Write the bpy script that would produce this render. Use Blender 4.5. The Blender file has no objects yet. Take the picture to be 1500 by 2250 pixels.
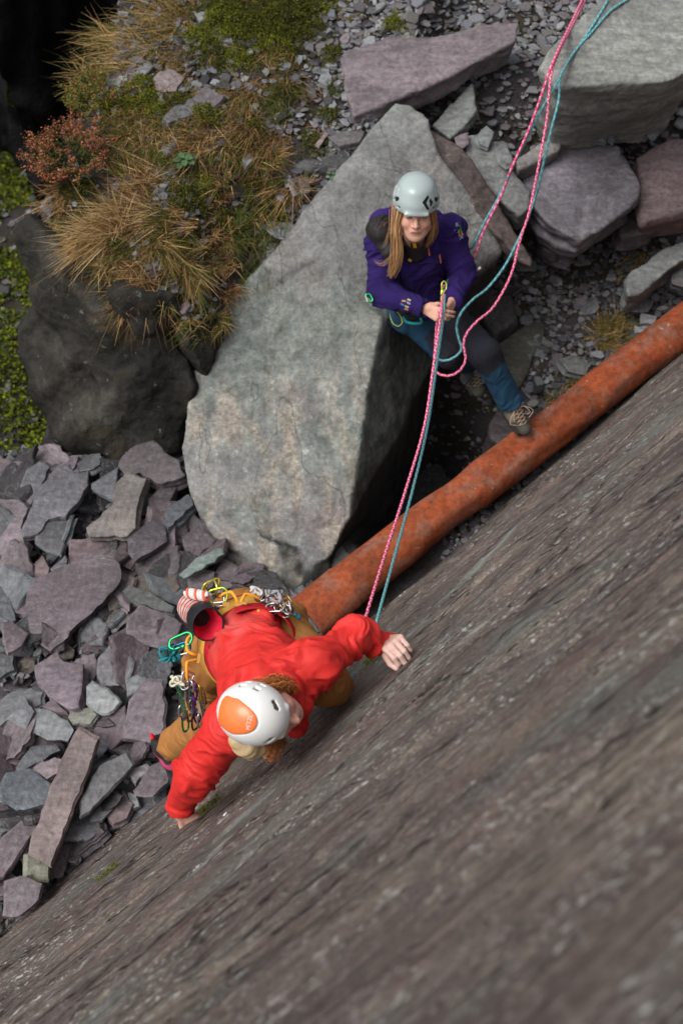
import bpy, bmesh, math, random
import numpy as np
from mathutils import Vector, Matrix

random.seed(7)
RNG = np.random.default_rng(11)
SC = bpy.context.scene
COL = SC.collection
R = math.radians

# ------------------------------------------------------------------ camera, sky, sun, exposure
CAM = np.array([0.0, 0.0, 6.2])
FPX = 2812.5
FW = np.array([0, math.sin(R(30)), -math.cos(R(30))])
UP = np.array([0, math.cos(R(30)), math.sin(R(30))])
RT = np.array([1.0, 0, 0])
cd = bpy.data.cameras.new('camera')
cd.sensor_fit = 'VERTICAL'; cd.sensor_height = 36; cd.lens = 45
cd.clip_start = 0.05; cd.clip_end = 500
cd.dof.use_dof = True; cd.dof.focus_distance = 5.4; cd.dof.aperture_fstop = 2.2
cam = bpy.data.objects.new('camera', cd); COL.objects.link(cam)
cam.location = CAM; cam.rotation_euler = (R(30), 0, 0)
SC.camera = cam

SUN_DIR = Vector((-0.50, -0.12, 0.86)).normalized()      # towards the sun
world = bpy.data.worlds.new('World'); SC.world = world; world.use_nodes = True
wn = world.node_tree.nodes; wl = world.node_tree.links
bg = wn['Background']
sky = wn.new('ShaderNodeTexSky'); sky.sky_type = 'NISHITA'; sky.sun_disc = False
sky.sun_elevation = math.asin(SUN_DIR.z); sky.sun_rotation = math.atan2(SUN_DIR.x, SUN_DIR.y)
sky.air_density = 1.0; sky.dust_density = 4.0; sky.ozone_density = 1.0
hs = wn.new('ShaderNodeHueSaturation'); hs.inputs['Saturation'].default_value = 0.18   # cloud cover: nearly white
wl.new(sky.outputs[0], hs.inputs['Color']); wl.new(hs.outputs[0], bg.inputs['Color'])
bg.inputs['Strength'].default_value = 0.12
ld = bpy.data.lights.new('sun', 'SUN'); ld.energy = 1.35; ld.angle = R(35); ld.color = (1, 0.965, 0.91)
sun = bpy.data.objects.new('sun', ld); COL.objects.link(sun)
sun.rotation_euler = SUN_DIR.to_track_quat('Z', 'Y').to_euler()
SC.view_settings.view_transform = 'Standard'; SC.view_settings.look = 'None'
SC.view_settings.exposure = 0.55; SC.view_settings.gamma = 1.0
SC.cycles.max_bounces = 5

# ------------------------------------------------------------------ geometry of the shot: pixel + height / distance -> point in the place
def ray(px, py):
    return FW + (px - 750) / FPX * RT + (1125 - py) / FPX * UP
def at_d(px, py, d):
    return CAM + d * ray(px, py)
def at_z(px, py, z):
    r = ray(px, py); return CAM + r * ((z - CAM[2]) / r[2])
def on_plane(px, py, p0, n):
    r = ray(px, py); return CAM + r * (np.dot(p0 - CAM, n) / np.dot(r, n))
def nrm(v):
    v = np.asarray(v, float); return v / np.linalg.norm(v)

# the climbed rock face: base line and plane
B0 = at_z(0, 2030, 0); B1 = at_z(1500, 775, 0)
SU = nrm(B1 - B0)                                   # along the base
TH = R(65)
NH = np.array([-SU[1], SU[0], 0])
SV = -NH * math.cos(TH) + np.array([0, 0, math.sin(TH)])   # up the face
SN = nrm(np.cross(SU, SV)); SN = SN if SN[2] > 0 else -SN
def on_face(px, py, off=0.0):
    return on_plane(px, py, B0 + SN * off, SN)
def face_dist(p):
    return float(np.dot(np.asarray(p) - B0, SN))

# ------------------------------------------------------------------ noise
def _hash(i, j, k, seed):
    h = (i.astype(np.int64) * 374761393 + j.astype(np.int64) * 668265263 + k.astype(np.int64) * 2147483647 + seed * 1274126177) & 0xFFFFFFFF
    h = ((h ^ (h >> 13)) * 1274126177) & 0xFFFFFFFF
    h = ((h ^ (h >> 16)) * 2246822519) & 0xFFFFFFFF
    return ((h ^ (h >> 15)) & 0xFFFFFF) / float(0xFFFFFF)
def vnoise(P, seed=0):
    P = np.asarray(P, float); I = np.floor(P).astype(np.int64); f = P - I; f = f * f * (3 - 2 * f)
    out = 0
    for a in (0, 1):
        wa = f[..., 0] if a else 1 - f[..., 0]
        for b in (0, 1):
            wb = f[..., 1] if b else 1 - f[..., 1]
            for c in (0, 1):
                wc = f[..., 2] if c else 1 - f[..., 2]
                out = out + wa * wb * wc * _hash(I[..., 0] + a, I[..., 1] + b, I[..., 2] + c, seed)
    return out * 2 - 1
def fbm(P, octv=4, seed=0, gain=0.5, lac=2.03):
    P = np.asarray(P, float); s = 0; a = 1.0; t = 0
    for o in range(octv):
        s = s + a * vnoise(P * lac ** o + 17.3 * o, seed + o); t += a; a *= gain
    return s / t
def sstep(x, a, b):
    t = np.clip((np.asarray(x, float) - a) / (b - a), 0, 1); return t * t * (3 - 2 * t)

# ------------------------------------------------------------------ meshes
def mk(name, V, F, mat=None, parent=None, smooth=True, tint=None, uv=None, mats=None, fmat=None):
    V = np.asarray(V, np.float32); me = bpy.data.meshes.new(name)
    if isinstance(F, np.ndarray):
        nf, k = F.shape
        me.vertices.add(len(V)); me.vertices.foreach_set('co', V.ravel())
        me.loops.add(nf * k); me.loops.foreach_set('vertex_index', F.astype(np.int32).ravel())
        me.polygons.add(nf); me.polygons.foreach_set('loop_start', np.arange(0, nf * k, k, dtype=np.int32))
        me.polygons.foreach_set('loop_total', np.full(nf, k, np.int32))
        me.update(calc_edges=True); me.validate()
    else:
        me.from_pydata(V.tolist(), [], F); me.update()
    me.polygons.foreach_set('use_smooth', np.full(len(me.polygons), smooth, bool))
    if tint is not None:
        t = np.asarray(tint, np.float32)
        if t.ndim == 1: t = np.tile(t, (len(V), 1))
        if t.shape[1] == 3: t = np.hstack([t, np.ones((len(t), 1), np.float32)])
        ca = me.color_attributes.new('tint', 'FLOAT_COLOR', 'POINT'); ca.data.foreach_set('color', t.ravel())
    if uv is not None:
        ul = me.uv_layers.new(name='UVMap'); li = np.empty(len(me.loops), np.int32); me.loops.foreach_get('vertex_index', li)
        ul.data.foreach_set('uv', np.asarray(uv, np.float32)[li].ravel())
    for m in (mats or ([mat] if mat else [])): me.materials.append(m)
    if fmat is not None: me.polygons.foreach_set('material_index', np.asarray(fmat, np.int32))
    o = bpy.data.objects.new(name, me); COL.objects.link(o)
    if parent is not None: o.parent = parent
    return o
def tag(o, label=None, cat=None, group=None, kind=None):
    if label: o['label'] = label
    if cat: o['category'] = cat
    if group: o['group'] = group
    if kind: o['kind'] = kind
    return o
def structure(o, label=None):
    o['kind'] = 'structure'
    if label: o['label'] = label
    return o

class Acc:
    """collects pieces into one mesh"""
    def __init__(s): s.V = []; s.F = []; s.T = []; s.U = []; s.n = 0
    def add(s, V, F, tint=(1, 1, 1), uv=None):
        V = np.asarray(V, float)
        t = np.asarray(tint, float); t = np.tile(t[:3], (len(V), 1)) if t.ndim == 1 else t[:, :3]
        s.V.append(V); s.T.append(t); s.U.append(np.zeros((len(V), 2)) if uv is None else uv)
        s.F.extend([[i + s.n for i in f] for f in F]); s.n += len(V)
    def build(s, name, mat, parent=None, smooth=True):
        return mk(name, np.vstack(s.V), s.F, mat, parent, smooth, np.vstack(s.T), np.vstack(s.U))

def frame(z, hint=(0.13, 0.27, 0.95)):
    z = nrm(z); x = np.cross(hint, z)
    if np.linalg.norm(x) < 1e-3: x = np.cross((1, 0, 0), z)
    x = nrm(x); return x, np.cross(z, x), z
def catmull(P, n=8, closed=False):
    P = np.asarray(P, float); m = len(P); out = []
    rng = range(m) if closed else range(m - 1)
    for i in rng:
        p0 = P[(i - 1) % m] if (closed or i > 0) else 2 * P[0] - P[1]
        p1 = P[i]; p2 = P[(i + 1) % m]
        p3 = P[(i + 2) % m] if (closed or i + 2 < m) else 2 * P[-1] - P[-2]
        for t in np.linspace(0, 1, n, endpoint=False):
            out.append(0.5 * ((2 * p1) + (-p0 + p2) * t + (2 * p0 - 5 * p1 + 4 * p2 - p3) * t * t + (-p0 + 3 * p1 - 3 * p2 + p3) * t ** 3))
    if not closed: out.append(P[-1])
    return np.array(out)
def tube(P, r, seg=8, closed=False, cap=True):
    P = np.asarray(P, float); n = len(P); r = np.broadcast_to(np.asarray(r, float), (n,))
    T = np.gradient(P, axis=0) if not closed else np.roll(P, -1, 0) - np.roll(P, 1, 0)
    T = T / np.maximum(np.linalg.norm(T, axis=1, keepdims=True), 1e-9)
    x = frame(T[0])[0]; V = []; U = []; L = 0
    for i in range(n):
        x = x - T[i] * np.dot(x, T[i]); x = nrm(x); y = np.cross(T[i], x)
        if i: L += np.linalg.norm(P[i] - P[i - 1])
        for k in range(seg):
            a = 2 * math.pi * k / seg
            V.append(P[i] + r[i] * (x * math.cos(a) + y * math.sin(a))); U.append((k / seg, L))
    F = []
    m = n if closed else n - 1
    for i in range(m):
        a = i * seg; b = ((i + 1) % n) * seg
        for k in range(seg):
            F.append([a + k, a + (k + 1) % seg, b + (k + 1) % seg, b + k])
    if not closed and cap:
        F.append(list(range(seg))[::-1]); F.append([(n - 1) * seg + k for k in range(seg)])
    return np.array(V), F, np.array(U)

def surface_nets(f, lo, h):
    s = f < 0
    c = np.zeros(tuple(d - 1 for d in f.shape), np.uint8)
    for a in (0, 1):
        for b in (0, 1):
            for d in (0, 1):
                c += s[a:s.shape[0] - 1 + a, b:s.shape[1] - 1 + b, d:s.shape[2] - 1 + d]
    act = (c > 0) & (c < 8); idx = np.argwhere(act)
    ids = np.full(c.shape, -1, np.int32); ids[act] = np.arange(len(idx))
    acc = np.zeros((len(idx), 3)); num = np.zeros(len(idx))
    corners = [(a, b, d) for a in (0, 1) for b in (0, 1) for d in (0, 1)]
    for A in corners:
        for ax in range(3):
            if A[ax]: continue
            Bc = list(A); Bc[ax] = 1
            fa = f[idx[:, 0] + A[0], idx[:, 1] + A[1], idx[:, 2] + A[2]]
            fb = f[idx[:, 0] + Bc[0], idx[:, 1] + Bc[1], idx[:, 2] + Bc[2]]
            m = (fa < 0) != (fb < 0); t = np.where(m, fa / np.where(m, fa - fb, 1), 0)
            p = np.tile(np.array(A, float), (len(idx), 1)); p[:, ax] += t
            acc[m] += p[m]; num[m] += 1
    V = lo + h * (idx + acc / num[:, None])
    Fs = []
    for ax in range(3):
        sl0 = [slice(1, None)] * 3; sl1 = [slice(1, None)] * 3
        sl0[ax] = slice(0, -1); sl1[ax] = slice(1, None)
        a = s[tuple(sl0)]; b = s[tuple(sl1)]
        e = np.argwhere(a != b)
        if not len(e): continue
        inside = a[tuple(e.T)]
        base = e.copy()
        for q in range(3):
            if q != ax: base[:, q] += 1
        o1, o2 = [(1, 2), (2, 0), (0, 1)][ax]
        ok = np.ones(len(base), bool)
        for q in range(3): ok &= base[:, q] < ids.shape[q]
        base = base[ok]; inside = inside[ok]
        def cell(d1, d2):
            k = base.copy(); k[:, o1] -= d1; k[:, o2] -= d2; return ids[tuple(k.T)]
        q = np.stack([cell(1, 1), cell(0, 1), cell(0, 0), cell(1, 0)], 1)
        q[~inside] = q[~inside][:, ::-1]; Fs.append(q[(q >= 0).all(1)])
    return V, np.vstack(Fs)

class SDF:
    def __init__(s, pts, pad, h):
        pts = np.asarray(pts, float); s.lo = pts.min(0) - pad; hi = pts.max(0) + pad; s.h = h
        s.n = np.ceil((hi - s.lo) / h).astype(int) + 1; s.f = np.full(tuple(s.n), 1.0, np.float32)
    def _win(s, lo, hi, pad):
        a = np.clip(np.floor((lo - pad - s.lo) / s.h).astype(int), 0, s.n); b = np.clip(np.ceil((hi + pad - s.lo) / s.h).astype(int) + 1, 0, s.n)
        if (b <= a).any(): return None, None
        ax = [s.lo[i] + s.h * np.arange(a[i], b[i]) for i in range(3)]
        P = np.stack(np.meshgrid(*ax, indexing='ij'), -1)
        return tuple(slice(a[i], b[i]) for i in range(3)), P
    def _mix(s, w, d, k, op):
        a = s.f[w]
        if op == 'u':
            h = np.maximum(k - np.abs(a - d), 0) / max(k, 1e-6); s.f[w] = np.minimum(a, d) - h * h * k / 4
        elif op == 's':
            d = -d; h = np.maximum(k - np.abs(a - d), 0) / max(k, 1e-6); s.f[w] = np.maximum(a, d) + h * h * k / 4
    def cone(s, a, b, ra, rb, k=0.02, op='u', flat=None, cut=(False, False)):
        a = np.asarray(a, float); b = np.asarray(b, float); r = max(ra, rb)
        w, P = s._win(np.minimum(a, b) - r, np.maximum(a, b) + r, k + 3 * s.h)
        if w is None: return
        ab = b - a; L2 = max(np.dot(ab, ab), 1e-9); t = np.clip(((P - a) @ ab) / L2, 0, 1)
        q = P - (a + t[..., None] * ab)
        if flat is not None:                      # (axis, factor): thinner along the axis
            fx = nrm(flat[0]); c = q @ fx; q = q + (c * (1 / flat[1] - 1))[..., None] * fx
        d = np.linalg.norm(q, axis=-1) - (ra + (rb - ra) * t)
        n = ab / math.sqrt(L2)
        if cut[0]: d = np.maximum(d, -((P - a) @ n))
        if cut[1]: d = np.maximum(d, (P - b) @ n)
        s._mix(w, d, k, op)
    def ell(s, c, rad, axes=None, k=0.02, op='u'):
        c = np.asarray(c, float); rad = np.asarray(rad, float); A = np.eye(3) if axes is None else np.array(axes)
        m = rad.max(); w, P = s._win(c - m, c + m, k + 3 * s.h)
        if w is None: return
        q = (P - c) @ A.T; l = np.linalg.norm(q / rad, axis=-1); g = np.linalg.norm(q / rad ** 2, axis=-1)
        s._mix(w, l * (l - 1) / np.maximum(g, 1e-6), k, op)
    def box(s, c, half, axes=None, rnd=0.003, k=0.0, op='u'):
        c = np.asarray(c, float); half = np.asarray(half, float); A = np.eye(3) if axes is None else np.array(axes)
        m = np.linalg.norm(half); w, P = s._win(c - m, c + m, k + 3 * s.h)
        if w is None: return
        q = np.abs((P - c) @ A.T) - (half - rnd)
        d = np.linalg.norm(np.maximum(q, 0), axis=-1) + np.minimum(q.max(-1), 0) - rnd
        s._mix(w, d, k, op)
    def planes(s, pl, lo, hi, k=0.0, op='u', rnd=0.0, noise=None):
        w, P = s._win(lo, hi, k + 4 * s.h)
        if w is None: return
        d = None
        for n, c in pl:
            e = P @ n - c
            if d is None: d = e
            elif rnd:
                hh = np.maximum(rnd - np.abs(d - e), 0) / rnd; d = np.maximum(d, e) + hh * hh * rnd / 4
            else: d = np.maximum(d, e)
        if noise is not None: d = d + noise(P)
        s._mix(w, d.astype(np.float32), k, op)
    def mesh(s):
        return surface_nets(s.f, s.lo, s.h)

def hull_planes(pts):
    bm = bmesh.new()
    for p in pts: bm.verts.new(p)
    bmesh.ops.convex_hull(bm, input=bm.verts)
    c = np.mean(pts, 0); out = []
    for f in bm.faces:
        n = np.array(f.normal); o = np.dot(n, np.array(f.verts[0].co))
        if np.linalg.norm(n) < 0.5: continue
        if np.dot(n, c) > o: n, o = -n, -o
        if not any(np.dot(n, m) > 0.9995 and abs(o - q) < 1e-3 for m, q in out): out.append((n, o))
    bm.free(); return out
def vnormals(V, F):
    a = V[F[:, 0]]; b = V[F[:, 1]]; c = V[F[:, 2]]; d = V[F[:, 3]] if F.shape[1] == 4 else a
    n = np.cross(c - a, d - b) if F.shape[1] == 4 else np.cross(b - a, c - a)
    N = np.zeros_like(V)
    for k in range(F.shape[1]): np.add.at(N, F[:, k], n)
    return N / np.maximum(np.linalg.norm(N, axis=1, keepdims=True), 1e-12)

# ------------------------------------------------------------------ materials
class NT:
    def __init__(s, name, rough=0.8, spec=0.3):
        s.m = bpy.data.materials.new(name); s.m.use_nodes = True; s.t = s.m.node_tree
        s.b = s.t.nodes['Principled BSDF']; s.b.inputs['Roughness'].default_value = rough
        s.b.inputs['Specular IOR Level'].default_value = spec
    def n(s, typ, props=None, **ins):
        x = s.t.nodes.new('ShaderNode' + typ)
        for k, v in (props or {}).items(): setattr(x, k, v)
        for k, v in ins.items():
            key = k.replace('_', ' ')
            sock = x.inputs[int(k[1:])] if k[0] == 'i' and k[1:].isdigit() else x.inputs[key]
            s.put(sock, v)
        return x
    def put(s, sock, v):
        if isinstance(v, bpy.types.NodeSocket): s.t.links.new(v, sock)
        elif isinstance(v, bpy.types.Node): s.t.links.new(v.outputs[0], sock)
        else: sock.default_value = v
    def attr(s, name='tint'): return s.n('Attribute', {'attribute_name': name}).outputs['Color']
    def pos(s, scale=(1, 1, 1), rot=(0, 0, 0)):
        g = s.n('TexCoord'); return s.n('Mapping', None, Vector=g.outputs['Object'], Scale=scale, Rotation=rot).outputs[0]
    def noise(s, vec, scale, detail=4, rough=0.55, dist=0.0):
        return s.n('TexNoise', None, Vector=vec, Scale=scale, Detail=detail, Roughness=rough, Distortion=dist).outputs['Fac']
    def ramp(s, fac, stops):
        r = s.n('ValToRGB', None, Fac=fac); e = r.color_ramp.elements
        while len(e) < len(stops): e.new(0.5)
        for q, (p, c) in zip(e, stops):
            q.position = p; q.color = (c, c, c, 1) if isinstance(c, (int, float)) else (*c, 1)
        return r.outputs[0]
    def mix(s, fac, a, b, mode='MIX'):
        x = s.n('Mix', {'data_type': 'RGBA', 'blend_type': mode}); s.put(x.inputs[0], fac)
        for i, v in ((6, a), (7, b)):
            if isinstance(v, tuple) and len(v) == 3: v = (*v, 1)
            if isinstance(v, (int, float)): v = (v, v, v, 1)
            s.put(x.inputs[i], v)
        return x.outputs[2]
    def math(s, op, a, b=0.0):
        x = s.n('Math', {'operation': op}); s.put(x.inputs[0], a); s.put(x.inputs[1], b); return x.outputs[0]
    def bump(s, h, strength=0.4, dist=0.01, prev=None):
        x = s.n('Bump', None, Height=h, Strength=strength, Distance=dist)
        if prev is not None: s.t.links.new(prev, x.inputs['Normal'])
        return x.outputs[0]
    def done(s, color=None, normal=None, rough=None, metal=None):
        if color is not None: s.put(s.b.inputs['Base Color'], (*color, 1) if isinstance(color, tuple) and len(color) == 3 else color)
        if normal is not None: s.put(s.b.inputs['Normal'], normal)
        if rough is not None: s.put(s.b.inputs['Roughness'], rough)
        if metal is not None: s.put(s.b.inputs['Metallic'], metal)
        return s.m

def slate_material(name='slate', rust=0.35):
    t = NT(name, 0.62, 0.35); p = t.pos(); c = t.attr()
    big = t.noise(p, 2.2, 4, 0.6); fine = t.noise(p, 38, 5, 0.65); mid = t.noise(p, 9, 4, 0.6, 0.4)
    col = t.mix(1.0, c, t.ramp(big, [(0.32, 0.62), (0.68, 1.28)]), 'MULTIPLY')
    col = t.mix(1.0, col, t.ramp(fine, [(0.32, 0.68), (0.68, 1.25)]), 'MULTIPLY'); col = t.mix(1.0, col, t.ramp(t.noise(t.pos((1.2, 5, 2), (0.3, 0.2, 0.9)), 6, 5, 0.65, 0.3), [(0.34, 0.72), (0.66, 1.22)]), 'MULTIPLY')
    st = t.ramp(t.noise(t.pos((1, 3, 3)), 5.5, 5, 0.6, 1.0), [(0.58, 0.0), (0.72, 1.0)])
    col = t.mix(t.math('MULTIPLY', st, 0.30 * rust), col, (0.26, 0.17, 0.09))
    sp = t.ramp(t.noise(p, 60, 3, 0.7), [(0.68, 0.0), (0.74, 1.0)])
    col = t.mix(t.math('MULTIPLY', sp, 0.35), col, (0.40, 0.41, 0.39))
    vn = t.ramp(t.noise(t.pos((0.6, 1.6, 1.0), (0.4, 0.3, 0.7)), 3.0, 6, 0.6, 1.5), [(0.492, 0.0), (0.5, 1.0), (0.508, 0.0)])
    col = t.mix(t.math('MULTIPLY', vn, 0.22), col, (0.34, 0.35, 0.33))
    b = t.bump(mid, 0.55, 0.025); b = t.bump(fine, 0.55, 0.007, b)
    return t.done(col, b, t.ramp(mid, [(0.3, 0.5), (0.7, 0.75)]))
M_SLATE = slate_material()
M_SLATE2 = slate_material('slate_in_the_pit', 0.15)
# ------------------------------------------------------------------ ground heights
def poly_sd(x, y, poly):
    """signed distance, negative inside"""
    poly = np.asarray(poly, float); P = np.stack([x, y], -1); d = np.full(x.shape, 1e9); ins = np.zeros(x.shape, bool)
    n = len(poly)
    for i in range(n):
        a = poly[i]; b = poly[(i + 1) % n]; e = b - a
        t = np.clip(((P - a) @ e) / np.dot(e, e), 0, 1); q = P - (a + t[..., None] * e)
        d = np.minimum(d, np.sqrt((q ** 2).sum(-1)))
        c = ((a[1] > y) != (b[1] > y)); den = (b[1] - a[1]) if abs(b[1] - a[1]) > 1e-12 else 1e-12
        ins ^= c & (x < (b[0] - a[0]) * (y - a[1]) / den + a[0])
    return np.where(ins, -d, d)
def zpoly(pts, z): return [at_z(px, py, z)[:2] for px, py in pts]
LEDGE = zpoly([(100, 490), (200, 575), (300, 630), (430, 690), (530, 625), (680, 520), (780, 390), (890, 240), (1000, 0), (1050, -500), (160, -500), (215, -20), (212, 150), (165, 225), (95, 300), (70, 420)], 1.1)
HOLE = zpoly([(800, 1010), (850, 900), (960, 800), (1075, 830), (1170, 930), (1010, 1120), (830, 1230), (760, 1190)], -0.1)
def terr(x, y):
    x = np.asarray(x, float); y = np.asarray(y, float)
    P = np.stack([x, y, 0 * x], -1)
    z = 0.05 * fbm(P * 1.3, 3, 5)
    zr = 1.0 * sstep(y - 0.15 * (x - 1), 4.95, 6.1); z = np.where(x > 0, np.maximum(z, zr + z), z)
    dl = poly_sd(x, y, LEDGE); lh = 1.08 + 0.10 * (y - 5) + 0.10 * fbm(P * 1.6 + 4, 3, 9)
    lh = lh - .42 * sstep(x, -1.0, -.45) * sstep(-y, -5.5, -4.6)
    s = sstep(-dl, -0.04, 0.16); z = np.maximum(z, 0) * 0 + z * (1 - s) + np.maximum(z, lh) * s
    # the ground falls away behind and left of the ledge
    drop = -0.55 - 0.42 * np.clip(y - 4.0, 0, 6)
    m = sstep(-(x + 1.75 - 0.04 * (y - 4)), -0.05, 0.15) * sstep(y, 3.95, 4.15) * (1 - s)
    z = z * (1 - m) + (drop + 0.12 * fbm(P * 1.5, 4, 3)) * m
    far = sstep(y, 6.0, 6.4) * (1 - s) * (x < -1.2)
    z = np.where(far > 0, z * (1 - far) + drop * far, z)
    h = sstep(-poly_sd(x, y, HOLE), -0.05, 0.28); z = z - 1.15 * h
    return z
gx = np.arange(-7, 9.01, 0.045); gy = np.arange(-3, 12.01, 0.045)
GX, GY = np.meshgrid(gx, gy, indexing='ij'); GZ = terr(GX, GY)
GP = np.stack([GX, GY, GZ], -1)
GZ = GZ + 0.018 * fbm(GP * 9, 3, 21)
nx_, ny_ = GX.shape
V = np.stack([GX, GY, GZ], -1).reshape(-1, 3)
i_, j_ = np.meshgrid(np.arange(nx_ - 1), np.arange(ny_ - 1), indexing='ij'); b_ = (i_ * ny_ + j_).ravel()
F = np.stack([b_, b_ + ny_, b_ + ny_ + 1, b_ + 1], 1)
t = NT('slate_dust', 0.9, 0.2); p = t.pos()
c = t.mix(t.noise(p, 14, 5, 0.7), (0.030, 0.026, 0.028), (0.075, 0.068, 0.074))
c = t.mix(t.ramp(t.noise(p, 2.5, 4), [(0.45, 0.0), (0.6, 1.0)]), c, (0.040, 0.034, 0.020))
c = t.mix(1.0, c, t.ramp(t.noise(p, 120, 3, 0.7), [(0.3, 0.5), (0.7, 1.7)]), 'MULTIPLY')
b = t.bump(t.noise(p, 45, 5, 0.7), 0.9, 0.03)
M_GROUND = t.done(c, b)
structure(mk('ground', V, F, M_GROUND), 'dark slate dust and soil under the stones')
# ground beyond, out to the horizon
t = NT('far_hillside', 0.95, 0.1); p = t.pos()
M_FAR = t.done(t.mix(t.noise(p, 0.6, 5), (0.03, 0.035, 0.015), (0.06, 0.055, 0.05)))
Vf = []; Ff = []
rings = [(-7, -3, 9, 12), (-60, -60, 60, 60), (-200, -200, 200, 200)]
for k, (a, b, c, d) in enumerate(rings):
    z = [-0.5, -3, -3][k]; Vf += [(a, b, z), (c, b, z), (c, d, z - (2.2 if k == 0 else 0)), (a, d, z - (2.2 if k == 0 else 0))]
for k in range(2):
    for q in range(4): Ff.append([k * 4 + q, k * 4 + (q + 1) % 4, k * 4 + 4 + (q + 1) % 4, k * 4 + 4 + q])
structure(mk('hillside', Vf, Ff, M_FAR, smooth=False), 'dark hillside beyond the quarry floor')

# ------------------------------------------------------------------ the rock face being climbed
us = np.arange(-2.2, 7.0, 0.017); vs = np.concatenate([np.arange(-1.0, 3.4, 0.0075), np.arange(3.4, 6.6, 0.02)])
Uu, Vv = np.meshgrid(us, vs, indexing='ij')
ang = R(-9); A_ = Uu * math.cos(ang) - Vv * math.sin(ang); Bq = Uu * math.sin(ang) + Vv * math.cos(ang)
Pn = np.stack([A_ * 0.9, Bq * 3.2, 0 * A_], -1)
lay = fbm(Pn * 0.9, 4, 31); step = lay * 9; step = (np.floor(step) + sstep(step - np.floor(step), 0.93, 1.0)) / 9
dsp = 0.060 * step + 0.009 * fbm(Pn * np.array([1.3, 2.6, 1]), 4, 41)
rid = 1 - np.abs(fbm(Pn * np.array([.75, 2.4, 1]) + 7, 4, 55)) * 9
dsp -= 0.016 * np.clip(rid, 0, 1) ** 1.5 * sstep(fbm(Pn * 0.7 + 3, 2, 8), -0.2, 0.25)
dsp += 0.004 * fbm(Pn * np.array([7, 9, 1]), 3, 61)
dsp += 0.05 * fbm(np.stack([Uu * 0.35, Vv * 0.5, 0 * Uu], -1), 2, 77)
edge = -0.02 * sstep(-Vv, 0.0, 0.4); dsp += edge
dsp -= dsp.mean()
# cracks, small overlaps and pale scrapes that run along the face
crackm = np.zeros_like(dsp); palem = np.zeros_like(dsp); greenm = np.zeros_like(dsp)
def uvof(px, py):
    q = on_face(px, py) - B0; return np.array([q @ SU, q @ SV])
def line_mask(p0, p1, wob=.008, seed=0):
    a, b = uvof(*p0), uvof(*p1); d = b - a; L = np.linalg.norm(d); d /= L; n = np.array([-d[1], d[0]])
    x = (Uu - a[0]) * d[0] + (Vv - a[1]) * d[1]; y = (Uu - a[0]) * n[0] + (Vv - a[1]) * n[1]
    y = y + wob * fbm(np.stack([x * 3.5, 0 * x + seed, 0 * x], -1), 3, seed) + wob * .4 * fbm(np.stack([x * 22, 0 * x + seed, 0 * x], -1), 2, seed)
    t = x / L; return y, sstep(t, 0, .12) * sstep(1 - t, 0, .12)
CR = [((1250, 1372), (1560, 1215), .030, .022, .020), ((880, 1505), (1190, 1352), .016, .008, .014), ((1080, 1138), (1420, 935), .016, .008, .012), ((985, 1352), (1225, 1095), .012, .009, .016), ((900, 1430), (1010, 1330), .012, .008, .012),
      ((355, 1822), (560, 1672), .030, .014, -.030), ((262, 1962), (352, 1872), .020, .009, .010), ((0, 2110), (200, 1935), .012, .008, .010), ((520, 1905), (650, 1818), .016, .010, .012), ((690, 1800), (960, 1600), .010, .006, .008),
      ((760, 1480), (905, 1370), .014, .008, .014), ((1180, 1330), (1500, 1105), .010, .007, .010), ((1020, 1260), (1500, 880), .010, .007, .008), ((930, 1620), (1320, 1410), .010, .006, .008), ((60, 2190), (420, 1890), .010, .007, .006), ((640, 1640), (880, 1490), .014, .008, .012),
      ((1150, 1190), (1500, 960), .008, .006, -.006), ((700, 1960), (1150, 1690), .010, .008, .008), ((1000, 1790), (1500, 1520), .012, .010, .010), ((840, 1340), (960, 1240), .014, .009, .015), ((200, 2200), (640, 1900), .009, .008, .006), ((780, 1560), (1010, 1430), .009, .006, -.006)]
for k, (a_, b_2, dep, wd, stp) in enumerate(CR):
    y, tp = line_mask(a_, b_2, .014, k); g = np.exp(-(y / wd) ** 2) * tp; gap = sstep(fbm(np.stack([Uu * 5, Vv * 5 + k, 0 * Uu], -1), 2, k + 3), -.45, .0)
    dsp -= dep * g * gap; crackm = np.maximum(crackm, np.exp(-(y / (wd * .55)) ** 2) * tp * gap); dsp += stp * sstep(y, -.003, .004) * np.exp(-np.clip(y, 0, 9) / .16) * tp
for k, (a_, b_2, wd, gr) in enumerate([((240, 2100), (500, 1800), .035, 0), ((470, 1815), (640, 1660), .04, 0), ((950, 1345), (1190, 1120), .030, 1), ((800, 1480), (950, 1350), .03, 1), ((60, 2200), (330, 1930), .02, 0), ((1010, 1290), (1120, 1185), .02, 0), ((640, 1750), (760, 1650), .02, 0), ((1250, 1120), (1420, 1010), .02, 1)]):
    y, tp = line_mask(a_, b_2, .02, k + 50); g = np.exp(-(y / wd) ** 2) * tp
    if gr: greenm = np.maximum(greenm, g)
    else: palem = np.maximum(palem, g)
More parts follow.
